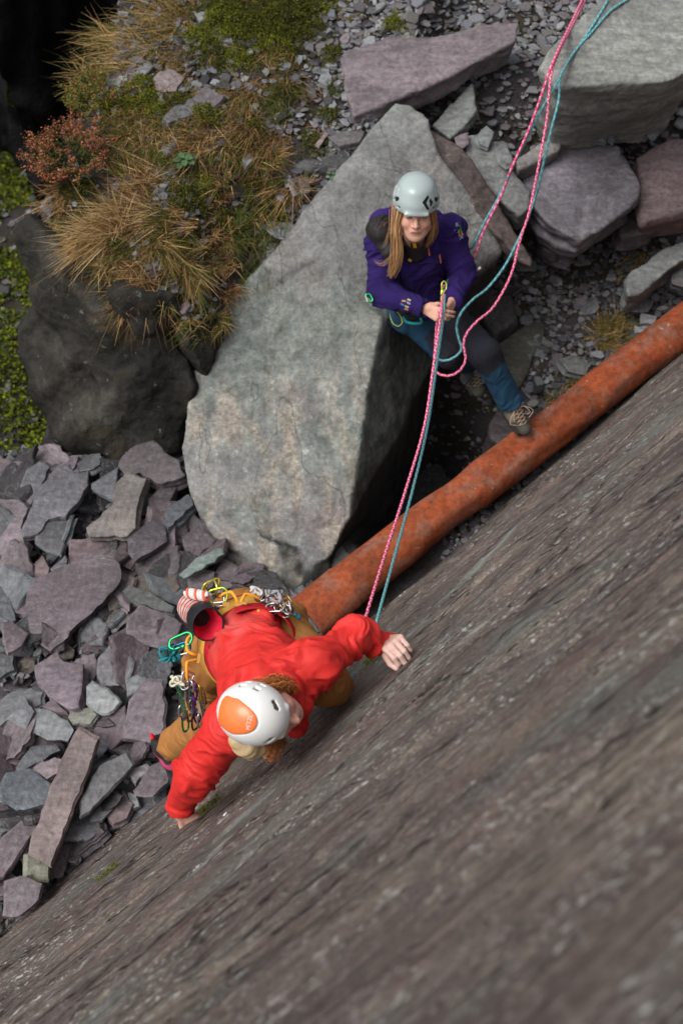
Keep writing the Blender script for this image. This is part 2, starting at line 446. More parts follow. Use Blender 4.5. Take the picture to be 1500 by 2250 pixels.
# the rock lies just behind the hands, the knee and the face
for (px_, py_), rad in (((890, 1432), .30), ((410, 1795), .26), ((735, 1500), .30), ((660, 1590), .25), ((700, 1480), .3)):
    a = uvof(px_, py_); g = np.exp(-(((Uu - a[0]) / (rad * 1.3)) ** 2 + ((Vv - a[1]) / rad) ** 2)); dsp = dsp * (1 - .75 * g) - .016 * g
W = B0 + Uu[..., None] * SU + Vv[..., None] * SV + dsp[..., None] * SN
F = None
n0, n1 = Uu.shape; i_, j_ = np.meshgrid(np.arange(n0 - 1), np.arange(n1 - 1), indexing='ij'); b_ = (i_ * n1 + j_).ravel()
F = np.stack([b_, b_ + n1, b_ + n1 + 1, b_ + 1], 1)
t = NT('rock_face', 0.6, 0.35)
uvn = t.n('UVMap').outputs[0]
def uvm(sx, sy, off=0): return t.n('Mapping', None, Vector=uvn, Scale=(sx, sy, 1), Location=(off, off * 0.7, 0)).outputs[0]
n1_ = t.noise(uvm(1.0, 2.6), 1.3, 5, 0.6, 0.08); n2_ = t.noise(uvm(9, 26, 3), 1.5, 6, 0.7, 0.08); n3_ = t.noise(uvm(52, 95, 9), 1.5, 4, 0.75, 0.08); n4_ = t.noise(uvm(2.5, 34, 13), 1.0, 4, 0.6, 0.15)
c = t.ramp(n1_, [(0.30, (0.066, 0.052, 0.050)), (0.50, (0.102, 0.078, 0.071)), (0.70, (0.178, 0.146, 0.116))])
c = t.mix(1.0, c, t.ramp(n2_, [(0.30, 0.62), (0.5, 1.0), (0.70, 1.35)]), 'MULTIPLY')
c = t.mix(1.0, c, t.ramp(n3_, [(0.36, 0.55), (0.64, 1.5)]), 'MULTIPLY')
c = t.mix(1.0, c, t.ramp(n4_, [(0.34, 0.72), (0.62, 1.15)]), 'MULTIPLY')
c = t.mix(t.ramp(t.noise(uvm(1.2, 3.4, 5), 1.0, 4), [(0.52, 0.0), (0.68, 0.6)]), c, t.mix(n2_, (0.060, 0.070, 0.062), (0.165, 0.180, 0.165)))
c = t.mix(t.ramp(t.noise(uvm(2.2, 6, 15), 0.9, 3), [(0.52, 0.0), (0.70, 0.32)]), c, (0.17, 0.095, 0.080))
msk_ = t.ramp(t.noise(uvm(1.4, 3.0, 61), 1.2, 3), [(0.42, 0.15), (0.62, 1.0)])
pale = t.math('MULTIPLY', t.ramp(t.noise(uvm(34, 64, 21), 1.2, 4, 0.7, 0.1), [(0.572, 0.0), (0.625, 1.0)]), msk_)
c = t.mix(t.math('MULTIPLY', pale, 0.85), c, (0.50, 0.50, 0.47))
big_ = t.math('MULTIPLY', t.ramp(t.noise(uvm(16, 38, 71), 1.1, 4, 0.6, 0.1), [(0.600, 0.0), (0.65, 1.0)]), msk_)
c = t.mix(t.math('MULTIPLY', big_, 0.85), c, (0.46, 0.46, 0.43))
tan_ = t.ramp(t.noise(uvm(10, 24, 101), 1.1, 5, 0.65, 0.1), [(0.56, 0.0), (0.66, 1.0)])
c = t.mix(t.math('MULTIPLY', tan_, 0.5), c, (0.235, 0.20, 0.145))
dk_ = t.ramp(t.noise(uvm(12, 30, 131), 1.1, 5, 0.65, 0.1), [(0.56, 0.0), (0.66, 1.0)])
c = t.mix(t.math('MULTIPLY', dk_, 0.55), c, (0.030, 0.025, 0.026))
pale2 = t.ramp(t.noise(uvm(1.1, 20, 31), 1.1, 5, 0.65, 0.3), [(0.63, 0.0), (0.70, 1.0)])
c = t.mix(t.math('MULTIPLY', pale2, 0.45), c, (0.27, 0.28, 0.26))
moss = t.ramp(t.noise(uvm(2.0, 13, 41), 1.6, 5, 0.7, 0.8), [(0.68, 0.0), (0.74, 1.0)])
c = t.mix(t.math('MULTIPLY', moss, 0.6), c, (0.085, 0.070, 0.018))
crk = t.ramp(t.noise(uvm(0.75, 7, 51), 1.1, 3, 0.5, 0.05), [(0.486, 0.0), (0.497, 1.0), (0.509, 0.0)])
crk2 = t.ramp(t.noise(uvm(0.9, 12, 91), 1.1, 3, 0.5, 0.05), [(0.494, 0.0), (0.499, 1.0), (0.504, 0.0)])
crk = t.math('MAXIMUM', crk, crk2); crk = t.math('MULTIPLY', crk, t.ramp(t.noise(uvm(1.1, 2.2, 33), 1.3, 2), [(0.42, 0.0), (0.52, 1.0)]))
c = t.mix(t.math('MULTIPLY', crk, 0.93), c, (0.008, 0.007, 0.007))
tc = t.n('SeparateColor', None, Color=t.attr())
c = t.mix(t.math('MULTIPLY', t.math('MULTIPLY', tc.outputs[1], t.ramp(n2_, [(.35, 0.2), (.6, 1.0)])), 0.6), c, (0.36, 0.37, 0.35))
c = t.mix(t.math('MULTIPLY', t.math('MULTIPLY', tc.outputs[2], t.ramp(n2_, [(.35, 0.1), (.55, 1.0)])), 0.7), c, t.mix(n3_, (0.13, 0.15, 0.135), (0.33, 0.36, 0.33)))
c = t.mix(t.math('MULTIPLY', tc.outputs[0], 0.9), c, (0.010, 0.009, 0.008))
b = t.bump(n2_, 0.35, 0.015); b = t.bump(n3_, 0.8, 0.008, b); b = t.bump(t.math('MULTIPLY', crk, -1.0), 0.9, 0.02, b)
M_FACE = t.done(c, b, t.ramp(n2_, [(0.3, 0.45), (0.7, 0.72)]))
uvf = np.stack([A_, Bq], -1).reshape(-1, 2)
if np.dot(np.cross(SU, SV), SN) < 0: F = F[:, ::-1]
structure(mk('rock_face', W.reshape(-1, 3), F, M_FACE, uv=uvf, tint=np.stack([crackm, palem, greenm], -1).reshape(-1, 3)), 'steep brown grey slate face with parallel streaks and cracks')

# dark quarry cliff behind the ledge
def cliff(name, P0, P1, zlo, zhi, mat, seed, label):
    P0 = np.array(P0[:2]); P1 = np.array(P1[:2]); L = np.linalg.norm(P1 - P0); d = (P1 - P0) / L; nn = np.array([d[1], -d[0]])
    a, z = np.meshgrid(np.arange(0, L, 0.05), np.arange(zlo, zhi, 0.05), indexing='ij')
    q = np.stack([a * 1.2, z * 0.7, 0 * a], -1); r = 0.5 * fbm(q, 4, seed); st = r * 8; r = (np.floor(st) + sstep(st - np.floor(st), 0.6, 1)) / 8
    off = r + 0.12 * fbm(q * 4, 4, seed + 5)
    V = np.stack([P0[0] + d[0] * a + nn[0] * off, P0[1] + d[1] * a + nn[1] * off, z], -1)
    n0, n1 = a.shape; i, j = np.meshgrid(np.arange(n0 - 1), np.arange(n1 - 1), indexing='ij'); b = (i * n1 + j).ravel()
    return structure(mk(name, V.reshape(-1, 3), np.stack([b, b + n1, b + n1 + 1, b + 1], 1), mat), label)
t = NT('shade_black_slate', 0.75, 0.12); p = t.pos()
c = t.mix(t.noise(p, 3, 6, 0.65), (0.0025, 0.0025, 0.003), (0.011, 0.010, 0.011))  # deep shade of the cliff is put into this near black base colour
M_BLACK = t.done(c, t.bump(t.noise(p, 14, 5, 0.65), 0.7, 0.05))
cl0 = at_z(-110, 110, -3.1); cl1 = at_z(100, 475, -2.25)
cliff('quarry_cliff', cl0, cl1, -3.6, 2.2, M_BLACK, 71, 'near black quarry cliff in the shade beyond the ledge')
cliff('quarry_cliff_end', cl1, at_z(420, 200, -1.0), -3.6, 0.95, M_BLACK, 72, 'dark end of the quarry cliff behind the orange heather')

# ------------------------------------------------------------------ boulders
def facets(P, seed, amp):
    e = 0; rg = np.random.default_rng(seed + 5)
    for q in range(5):
        d = nrm(rg.normal(0, 1, 3)); fr = (1.2, 1.6, 2.2, 3.1, 4.3)[q]; u = (P @ d) * fr + q * .37 + .10 * fbm(P * 1.5 + seed, 2, 60 + q); e = e + np.abs((u % 1) - .5) / fr
    return (e - .62) * amp
def boulder(name, hulls, mat, label, cat='boulder', h=0.014, amp=0.02, layer=0.0, seed=0, tintf=None, rnd=0.05, subs=(), k=0.02, group=None, low=0.03):
    pts = np.vstack([np.array(q, float) for q in hulls]); s = SDF(pts, 0.12, h)
    def nz(P):
        e = low * fbm(P * 2.3 + seed * 3.1, 3, seed) + amp * fbm(P * 8 + seed, 4, seed + 3)
        if mat is M_DARK or mat is M_SLATE: e = e + facets(P, seed, .20 if mat is M_DARK else .045)
        if layer:
            ly = fbm(P * (np.array([1.3, 1.3, 8.0]) if mat is M_SLATE else np.array([2.0, 2.0, 2.0])) + seed, 3, seed + 9) * 7; e = e + layer * (np.floor(ly) + sstep(ly - np.floor(ly), 0.75, 1)) / 3.5
        return e
    for q in hulls:
        q = np.array(q, float); s.planes(hull_planes(q), q.min(0), q.max(0), k, rnd=rnd, noise=nz)
    for fn in subs: fn(s)
    V, F = s.mesh()
    V = V + vnormals(V, F) * (0.004 * fbm(V * 40, 3, seed + 20))[:, None]
    o = mk(name, V, F, mat, tint=(tintf(V) if tintf else np.array([0.12, 0.12, 0.13])))
    return tag(o, label, cat, group)
def Zs(L): return [at_z(*q) for q in L]
def down(pts, d, sh=(0, 0)): return [np.array(p) + np.array([sh[0], sh[1], -d]) for p in pts]

# material of the big grey boulder: beige and green lichen over grey slate
t = NT('lichened_boulder', 0.75, 0.25); p = t.pos()
sp = t.pos((1, 1, 1), (0.2, 0.5, 0.5))
g0 = t.noise(p, 1.6, 5, 0.6); n5 = t.noise(p, 9, 5, 0.65); n6 = t.noise(p, 42, 4, 0.7); st = t.n('Mapping', None, Vector=p, Rotation=(0, 0, R(-22)), Scale=(4.6, 1.5, 1.5)).outputs[0]
msk = t.attr('tint')                          # r: lichen, g: green, b: shade painted on the right side
sx = t.n('SeparateColor', None, Color=msk)
c = t.ramp(g0, [(0.3, (0.155, 0.157, 0.155)), (0.7, (0.22, 0.22, 0.215))])
c = t.mix(sx.outputs[1], c, t.ramp(n5, [(0.3, (0.12, 0.148, 0.132)), (0.7, (0.205, 0.228, 0.21))]))
li = t.ramp(t.noise(st, 1.5, 5, 0.65, 0.5), [(0.44, 0.0), (0.62, 1.0)])
c = t.mix(t.math('MULTIPLY', t.math('MULTIPLY', li, sx.outputs[0]), 0.6), c, t.ramp(n6, [(0.3, (0.25, 0.20, 0.155)), (0.65, (0.46, 0.39, 0.30))]))
pk = t.ramp(t.noise(t.pos((1, 1, 1), (1, 0.3, 2)), 2.6, 4, 0.6), [(0.5, 0.0), (0.66, 1.0)])
c = t.mix(t.math('MULTIPLY', t.math('MULTIPLY', pk, sx.outputs[0]), 0.45), c, (0.21, 0.165, 0.165))
wsp = t.ramp(t.noise(p, 18, 5, 0.75), [(0.61, 0.0), (0.68, 1.0)])
c = t.mix(t.math('MULTIPLY', wsp, t.math('MULTIPLY', sx.outputs[0], 0.55)), c, (0.42, 0.44, 0.42))
c = t.mix(1.0, c, t.ramp(n6, [(0.32, 0.70), (0.68, 1.25)]), 'MULTIPLY')
c = t.mix(1.0, c, t.ramp(n5, [(0.35, 0.70), (0.65, 1.15)]), 'MULTIPLY')
vn = t.ramp(t.noise(t.pos((0.5, 1.4, 1)), 2.2, 6, 0.6, 1.2), [(0.493, 0.0), (0.5, 1.0), (0.507, 0.0)])
c = t.mix(t.math('MULTIPLY', vn, 0.28), c, (0.36, 0.37, 0.34))
ck = t.ramp(t.noise(t.pos((1.2, .5, .8), (.2, .1, .5)), 1.9, 4, 0.5, 0.3), [(0.494, 0.0), (0.5, 1.0), (0.506, 0.0)])
c = t.mix(t.math('MULTIPLY', ck, 0.6), c, (0.03, 0.03, 0.03))
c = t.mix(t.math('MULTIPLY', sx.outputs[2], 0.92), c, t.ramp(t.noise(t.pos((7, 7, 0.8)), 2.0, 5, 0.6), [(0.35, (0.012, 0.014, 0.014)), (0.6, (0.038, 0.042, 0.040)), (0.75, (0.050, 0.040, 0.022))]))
b = t.bump(n5, 0.45, 0.03); b = t.bump(n6, 0.5, 0.008, b)
M_BIG = t.done(c, b)

fp0 = at_z(600, 1235, 0.08); fp1 = at_z(430, 760, 0.55); fp2 = at_z(800, 740, 0.60)
FN = nrm(np.cross(fp1 - fp0, fp2 - fp0)); FN = FN if FN[2] > 0 else -FN
def FP(px, py, off=0): return on_plane(px, py, fp0 + FN * off, FN)
face = [FP(*q) for q in [(470, 712), (415, 850), (397, 985), (425, 1100), (475, 1190), (610, 1245), (718, 1232), (765, 1140), (790, 960), (768, 880), (800, 780), (832, 700), (690, 640), (560, 668)]]
side = Zs([(955, 800, -0.05), (890, 1010, -0.6), (765, 1225, -0.5), (1000, 700, 0.25)])
top_ = Zs([(590, 632, .70), (690, 585, .78)]); HA = face + top_ + down(face, 0.95, (0.12, 0.3)) + side
HB = Zs([(470, 705, .60), (560, 655, .68), (690, 565, .82), (745, 430, 1.0), (828, 285, 1.16), (868, 226, 1.22), (905, 226, 1.22), (940, 262, 1.18), (958, 335, 1.08)])
HB2 = Zs([(690, 565, .82), (745, 430, 1.0), (958, 335, 1.08), (1060, 500, .80), (1087, 558, .68), (1055, 622, .50), (965, 720, .42), (838, 700, .62), (705, 650, .68)])
HBa = HB + down(HB, 1.4, (0.05, -0.1)); HBb = HB2 + down(HB2, 1.3, (-0.05, 0.0))
HC = Zs([(440, 1130, .10), (470, 1240, .0), (620, 1330, -.02), (735, 1262, .0), (720, 1215, .1), (600, 1200, .15)]); HC = HC + down(HC, .5)
def big_tint(V):
    d = (V - fp0) @ FN; rel = (V - CAM); dep = rel @ FW; px = 750 + (rel @ RT) / dep * FPX; py = 1125 - (rel @ UP) / dep * FPX
    N = big_tint.N; onf = sstep(N @ FN, 0.80, 0.93) * sstep(-np.abs(d), -0.10, -0.04)
    lich = onf * sstep(V[:, 1] + V[:, 0] * -0.15, 4.35, 3.9) * 1.0 + onf * 0.25
    green = np.clip(sstep(fbm(V * 1.4 + 3, 3, 91), -0.15, 0.35) * 0.8, 0, 1)
    side_shade = sstep(N[:, 0] - FN[0], 0.14, 0.34) * sstep(-V[:, 2], -.72, -.58)  # overhang shade, painted dark on faces turned to the right
    return np.stack([np.clip(lich, 0, 1), green, side_shade], 1)
def make_big():
    pts = np.array(HA + HBa + HBb + HC); s = SDF(pts, 0.1, 0.014)
    def nz(P):
        e = 0
        for q, (dx_, dy_, dz_, fr) in enumerate([(1, .25, .1, 1.1), (-.3, 1, .3, .9), (.5, -.6, .9, 1.4), (.8, .7, -.4, 2.1), (-.6, .5, .8, 2.7)]):
            u = (P @ nrm((dx_, dy_, dz_))) * fr + q * .37 + .10 * fbm(P * 1.5, 2, 60 + q); e = e + np.abs((u % 1) - .5) * (.05, .05, .04, .022, .016)[q]
        return e - .056 + 0.008 * fbm(P * 2.2, 3, 4) + 0.013 * fbm(P * 8, 4, 5)
    for q in (HA, HBa, HBb, HC):
        q = np.array(q); s.planes(hull_planes(q), q.min(0), q.max(0), 0.006, rnd=0.008, noise=nz)
    # the fracture across the dark right side
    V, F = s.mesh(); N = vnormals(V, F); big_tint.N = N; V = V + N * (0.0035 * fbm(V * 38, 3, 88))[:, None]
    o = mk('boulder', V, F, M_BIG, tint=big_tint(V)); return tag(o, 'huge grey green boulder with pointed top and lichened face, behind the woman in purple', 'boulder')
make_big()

# dark overgrown boulders holding up the grassy ledge
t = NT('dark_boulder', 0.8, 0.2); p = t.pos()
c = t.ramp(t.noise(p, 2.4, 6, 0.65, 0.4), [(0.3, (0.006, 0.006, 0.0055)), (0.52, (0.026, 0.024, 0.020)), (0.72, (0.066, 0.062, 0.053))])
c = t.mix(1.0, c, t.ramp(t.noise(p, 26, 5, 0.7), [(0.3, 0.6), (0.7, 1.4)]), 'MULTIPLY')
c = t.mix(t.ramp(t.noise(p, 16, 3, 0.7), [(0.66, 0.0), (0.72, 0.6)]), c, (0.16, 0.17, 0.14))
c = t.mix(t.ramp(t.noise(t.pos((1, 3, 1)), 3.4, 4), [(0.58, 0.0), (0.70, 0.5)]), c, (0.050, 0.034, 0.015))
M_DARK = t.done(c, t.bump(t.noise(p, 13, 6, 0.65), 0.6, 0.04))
Q1 = Zs([(66, 545, .93), (85, 505, 1.0), (150, 560, 1.04), (290, 625, 1.0), (345, 700, .85), (432, 780, .66), (415, 900, .35), (395, 1005, .08), (330, 985, .12), (235, 880, .38), (130, 760, .6), (72, 640, .72)])
Q2 = Zs([(72, 600, .66), (130, 740, .56), (250, 880, .36), (330, 990, .10), (245, 1020, .0), (170, 990, .0), (105, 940, .08), (100, 880, .16), (76, 760, .36)])
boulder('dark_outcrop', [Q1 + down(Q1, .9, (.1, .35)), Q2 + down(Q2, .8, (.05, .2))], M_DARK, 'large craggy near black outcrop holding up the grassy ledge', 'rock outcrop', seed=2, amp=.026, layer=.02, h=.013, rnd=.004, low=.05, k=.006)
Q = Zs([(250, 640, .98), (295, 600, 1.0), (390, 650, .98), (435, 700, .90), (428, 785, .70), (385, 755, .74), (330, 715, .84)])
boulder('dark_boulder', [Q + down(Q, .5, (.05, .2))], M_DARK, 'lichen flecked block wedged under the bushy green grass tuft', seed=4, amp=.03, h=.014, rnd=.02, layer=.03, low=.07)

# ------------------------------------------------------------------ other large blocks (crop coordinates -> photo pixels)
C5 = lambda X, Y: (X / 2.1436, 950 + Y / 2.1436)
C4 = lambda X, Y: (700 + X / 1.875, Y / 1.875)
C6 = lambda X, Y: (900 + X / 2.5, 250 + Y / 2.5)
C3 = lambda X, Y: (X / 2.0, Y / 2.0)
C1 = lambda X, Y: (X, Y)
TINTS = {'p': (.120, .093, .105), 'g': (.118, .118, .130), 'l': (.20, .20, .21), 'd': (.036, .033, .037), 'b': (.120, .100, .086), 'k': (.110, .130, .120), 'v': (.152, .124, .136), 'y': (.24, .22, .17), 'm': (.092, .076, .086)}
def flat_tint(c, seed=0, var=.12):
    base = np.array(TINTS[c]) if isinstance(c, str) else np.array(c)
    return lambda V: base * (1 + var * fbm(V * 3 + seed, 3, seed))[:, None]
def block(name, crop, top, z, thick, col, label, tilt=(0, 0), seed=0, inset=0.0, cat='boulder', amp=.010, layer=.016, rnd=.012, sh=(0, 0), h=.013, mat=None, low=.03):
    P = [at_z(*crop(*q), z) for q in top]; c = np.mean(P, 0); n = nrm((tilt[0], tilt[1], 1))
    P = [on_plane(*crop(*q), c, n) for q in top]
    bot = [c + (p - c) * (1 - inset) - n * thick + np.array([sh[0], sh[1], 0]) for p in P]
    return boulder(name, [P + bot], mat or M_SLATE, label, cat, h, amp, layer, seed, flat_tint(col, seed), rnd, low=low)
block('boulder', C4, [(985, 350), (918, 280), (960, 220), (1060, 115), (1180, 15), (1240, -50), (1520, -60), (1560, 100), (1560, 270), (1420, 330), (1300, 325), (1180, 345), (1060, 355)], 1.55, .7, (.20, .205, .19), 'pale grey boulder with ropes draped over it, the top one beside the gravel', (0.02, -.12), 11, .12, sh=(.06, .12), layer=.02)
block('slate_block', C4, [(70, 228), (130, 490), (280, 420), (480, 345), (640, 268), (800, 172), (818, 95), (770, 90), (500, 215), (330, 235), (130, 218)], 1.22, .17, 'v', 'long pinkish purple slab half buried in gravel at its upper edge', (-.05, -.10), 12, .05, 'slab of rock', .008, .016, .006)
block('boulder', C6, [(590, 325), (720, 250), (880, 170), (1010, 130), (1080, 150), (1180, 280), (1250, 400), (1250, 470), (1130, 590), (1000, 670), (930, 700), (880, 640), (760, 590), (700, 490), (630, 420)], .78, .42, (.135, .122, .140), 'rounded purple grey boulder with wavy layered lower edge', (-.05, -.28), 13, .10, layer=.035, amp=.015, low=.05)
block('slate_block', C6, [(1235, 250), (1330, 205), (1420, 190), (1560, 170), (1580, 520), (1390, 560), (1285, 590), (1262, 480)], .72, .30, (.130, .092, .095), 'reddish purple square block at the edge beside the rounded boulder', (-.02, -.2), 14, .05, 'rock block', .008, .02, .006)
block('slate_block', C6, [(1205, 945), (1232, 880), (1360, 770), (1530, 675), (1580, 740), (1520, 770), (1400, 870), (1250, 985), (1210, 990)], .36, .22, (.160, .165, .165), 'grey wedge shaped block above the grass tuft near the pipe', (.1, -.15), 15, .1, 'rock block', .008, .018, .008)
block('slate_plank', C6, [(92, 38), (200, 130), (330, 262), (430, 392), (560, 592), (682, 800), (672, 848), (590, 800), (425, 610), (300, 450), (165, 270), (105, 165)], .92, .12, (.088, .066, .062), 'long brown splintered slate plank leaning along the pointed boulder', (.18, -.42), 16, .0, 'slate plank', .006, .022, .015, h=.010)
block('slate_block', C6, [(305, 132), (400, 118), (470, 200), (560, 320), (655, 430), (652, 510), (600, 548), (540, 500), (430, 392), (335, 262)], .84, .14, (.175, .178, .180), 'pale grey flat slab between the brown plank and the ropes', (-.05, -.36), 17, .0, 'slab of rock', .006, .014, .005, h=.010)
block('slate_block', C6, [(585, 255), (700, 185), (830, 122), (822, 200), (600, 308)], .92, .10, (.155, .145, .140), 'thin grey brown slab just above the rounded boulder', (-.05, -.3), 18, .0, 'slab of rock', .006, .01, .015, h=.010)
block('slate_block', C6, [(1150, 640), (1240, 520), (1302, 600), (1312, 640), (1160, 680)], .48, .12, 'p', 'small purple slab jutting from under the reddish purple block', (0, -.1), 19, cat='slab of rock', rnd=.015, h=.011)
block('slate_block', C6, [(690, 560), (740, 560), (862, 660), (850, 700), (800, 770), (735, 745), (700, 650)], .42, .14, (.105, .090, .100), 'purple block tucked under the rounded boulder behind the double ropes', (0, -.15), 20, cat='rock block', rnd=.015, h=.011)
block('slate_block', C6, [(380, 1040), (550, 1000), (590, 1130), (470, 1225), (400, 1130)], .12, .25, (.055, .050, .054), 'dark block behind the knee of the woman', (.1, -.1), 21, cat='rock block', rnd=.02, h=.012)
block('slate_block', C6, [(470, 1270), (600, 1190), (700, 1150), (730, 1200), (610, 1400), (590, 1520), (500, 1440)], .02, .3, (.060, .060, .050), 'dark olive slab between her trouser leg and the dark pit gravel', (.2, -.1), 22, cat='slab of rock', rnd=.02, h=.012)
block('slate_block', C1, [(1075, 930), (1110, 885), (1160, 890), (1190, 930), (1130, 985), (1080, 965)], -.12, .3, (.075, .058, .064), 'dark purple block under the boot that rests on the pipe', (0, -.1), 23, cat='rock block', rnd=.03)
block('slate_block', C4, [(480, 515), (560, 435), (620, 388), (642, 455), (600, 510), (540, 562)], .98, .07, (.150, .158, .155), 'grey green plate at the top end of the brown plank', (-.1, -.2), 24, cat='slab of rock', rnd=.012, h=.009, amp=.005)
block('slate_block', C4, [(985, 400), (1060, 410), (1100, 450), (1095, 500), (1040, 525), (985, 480)], .92, .2, (.095, .092, .095), 'dark grey block in the gap below the pale roped boulder', (0, -.3), 25, cat='rock block', rnd=.02, h=.011)
block('slate_block', C3, [(1270, 700), (1400, 660), (1540, 640), (1600, 680), (1560, 745), (1400, 762), (1290, 740)], 1.06, .2, (.050, .052, .054), 'dark smooth stone between the grass and the pointed boulder', (0, -.25), 26, cat='rock block', rnd=.06, h=.012)
block('slate_block', C1, [(720, 1262), (745, 1200), (785, 1230), (790, 1260), (745, 1300)], .0, .2, (.10, .105, .105), 'grey block between the big boulder and the end of the pipe', (0, -.1), 27, cat='rock block', rnd=.02, h=.011)
block('slate_block', C1, [(585, 1300), (640, 1265), (740, 1262), (760, 1300), (700, 1400), (640, 1420), (580, 1360)], -.06, .2, (.125, .14, .135), 'greenish slab at the foot of the big boulder, beneath the end of the pipe', (0, -.08), 28, cat='slab of rock', rnd=.02, h=.011)
# ------------------------------------------------------------------ slates
def ground_at(px, py, dz=0):
    p = at_z(px, py, 1.0)
    for _ in range(14):
        p = at_z(px, py, 0.5 * p[2] + 0.5 * float(terr(p[0], p[1])))
    return p + np.array([0, 0, dz])
def slate_mesh(poly, thick, seed, s=0.03, relief=0.004, rag=0.010):
    """poly: (N,2) outline in metres about its own centre; top at z=0"""
    rg = np.random.default_rng(seed); poly = np.asarray(poly, float); pts = []
    n = len(poly)
    for i in range(n):
        a = poly[i]; b = poly[(i + 1) % n]; L = np.linalg.norm(b - a); m = max(1, int(L / s))
        nn = np.array([b[1] - a[1], a[0] - b[0]]) / max(L, 1e-6)
        for q in range(m):
            t = q / m; w = min(1, 4 * t * (1 - t) + .25) if q else 0.4
            pts.append(a + (b - a) * t + nn * rg.normal(0, rag) * w)
    pts = np.array(pts); N = len(pts); c = pts.mean(0); d = pts - c; rr = np.linalg.norm(d, axis=1).mean()
    V = []; ring = 0
    def zr(P, k): return relief * (np.round(fbm(np.c_[P * 5, np.full(len(P), seed % 97)], 2, seed % 50) * 5) / 2.5) * k + relief * .5 * fbm(np.c_[P * 25, np.zeros(len(P))], 2, seed % 41)
    for f in (0.25, 0.5, 0.75, 0.9):
        P = c + d * f; V.append(np.c_[P, zr(P, 1)])
    e = min(0.006, thick * .2) / max(rr, .02); P = c + d * (1 - e); V.append(np.c_[P, zr(P, .6)])
    nl = max(3, int(thick / 0.012)); nl = min(nl, 9); off = rg.normal(0, 1, nl + 1) * min(.007, thick * .15)
    sk = rg.normal(0, .12, 2) * thick
    for l in range(nl + 1):
        zz = -0.003 - (thick - .003) * l / nl; w = off[l] + rg.normal(0, .0012, N)
        P = c + d * (1 + (w / np.maximum(np.linalg.norm(d, axis=1), .01)))[:, None] + sk * (l / nl)
        V.append(np.c_[P, np.full(N, zz)])
    K = len(V); V = np.vstack(V); F = []
    for k in range(K - 1):
        for i in range(N):
            F.append([k * N + i, (k + 1) * N + i, (k + 1) * N + (i + 1) % N, k * N + (i + 1) % N])
    V = np.vstack([V, [c[0], c[1], zr(c[None], 1)[0]]]); ci = len(V) - 1
    for i in range(N): F.append([ci, i, (i + 1) % N])
    F.append([(K - 1) * N + i for i in range(N)][::-1])
    return V, F
def place_slate(pts3, c, n, thick, col, seed, name='slate_stone', mat=None, relief=.0016, rag=.004, s=.03):
    x, y, z = frame(n); q = [( (p - c) @ x, (p - c) @ y) for p in pts3]
    q = np.array(q); ar = np.sum(q[:, 0] * np.roll(q[:, 1], -1) - np.roll(q[:, 0], -1) * q[:, 1])
    if ar < 0: q = q[::-1]
    V, F = slate_mesh(q, thick, seed, s, relief, rag)
    W = V[:, :1] * x + V[:, 1:2] * y + V[:, 2:] * z
    base = np.array(TINTS[col]) if isinstance(col, str) else np.array(col)
    rg = np.random.default_rng(seed + 5); base = base * rg.uniform(.88, 1.12) * rg.uniform(.97, 1.03, 3)
    tint = base * (1 + .14 * fbm(W * 6 + seed, 3, seed % 77))[:, None]
    o = mk(name, W, F, mat or M_SLATE, tint=tint, smooth=False); o.location = c
    return o
GSC = 'stones of the slate scree'
def stone(crop, top, z, col, label, thick=.05, tilt=(0, 0), seed=0, mat=None, group=GSC, rag=.0035):
    if z is None:
        m = np.mean(top, 0); z = ground_at(*crop(m[0], m[1]))[2] + .035
    P = [at_z(*crop(*q), z) for q in top]; c = np.mean(P, 0); n = nrm((tilt[0], tilt[1], 1))
    P = [on_plane(*crop(*q), c, n) for q in top]
    o = place_slate(P, c, n, thick, col, 100 + seed, mat=mat, rag=rag)
    return tag(o, label, 'slate stone', group)
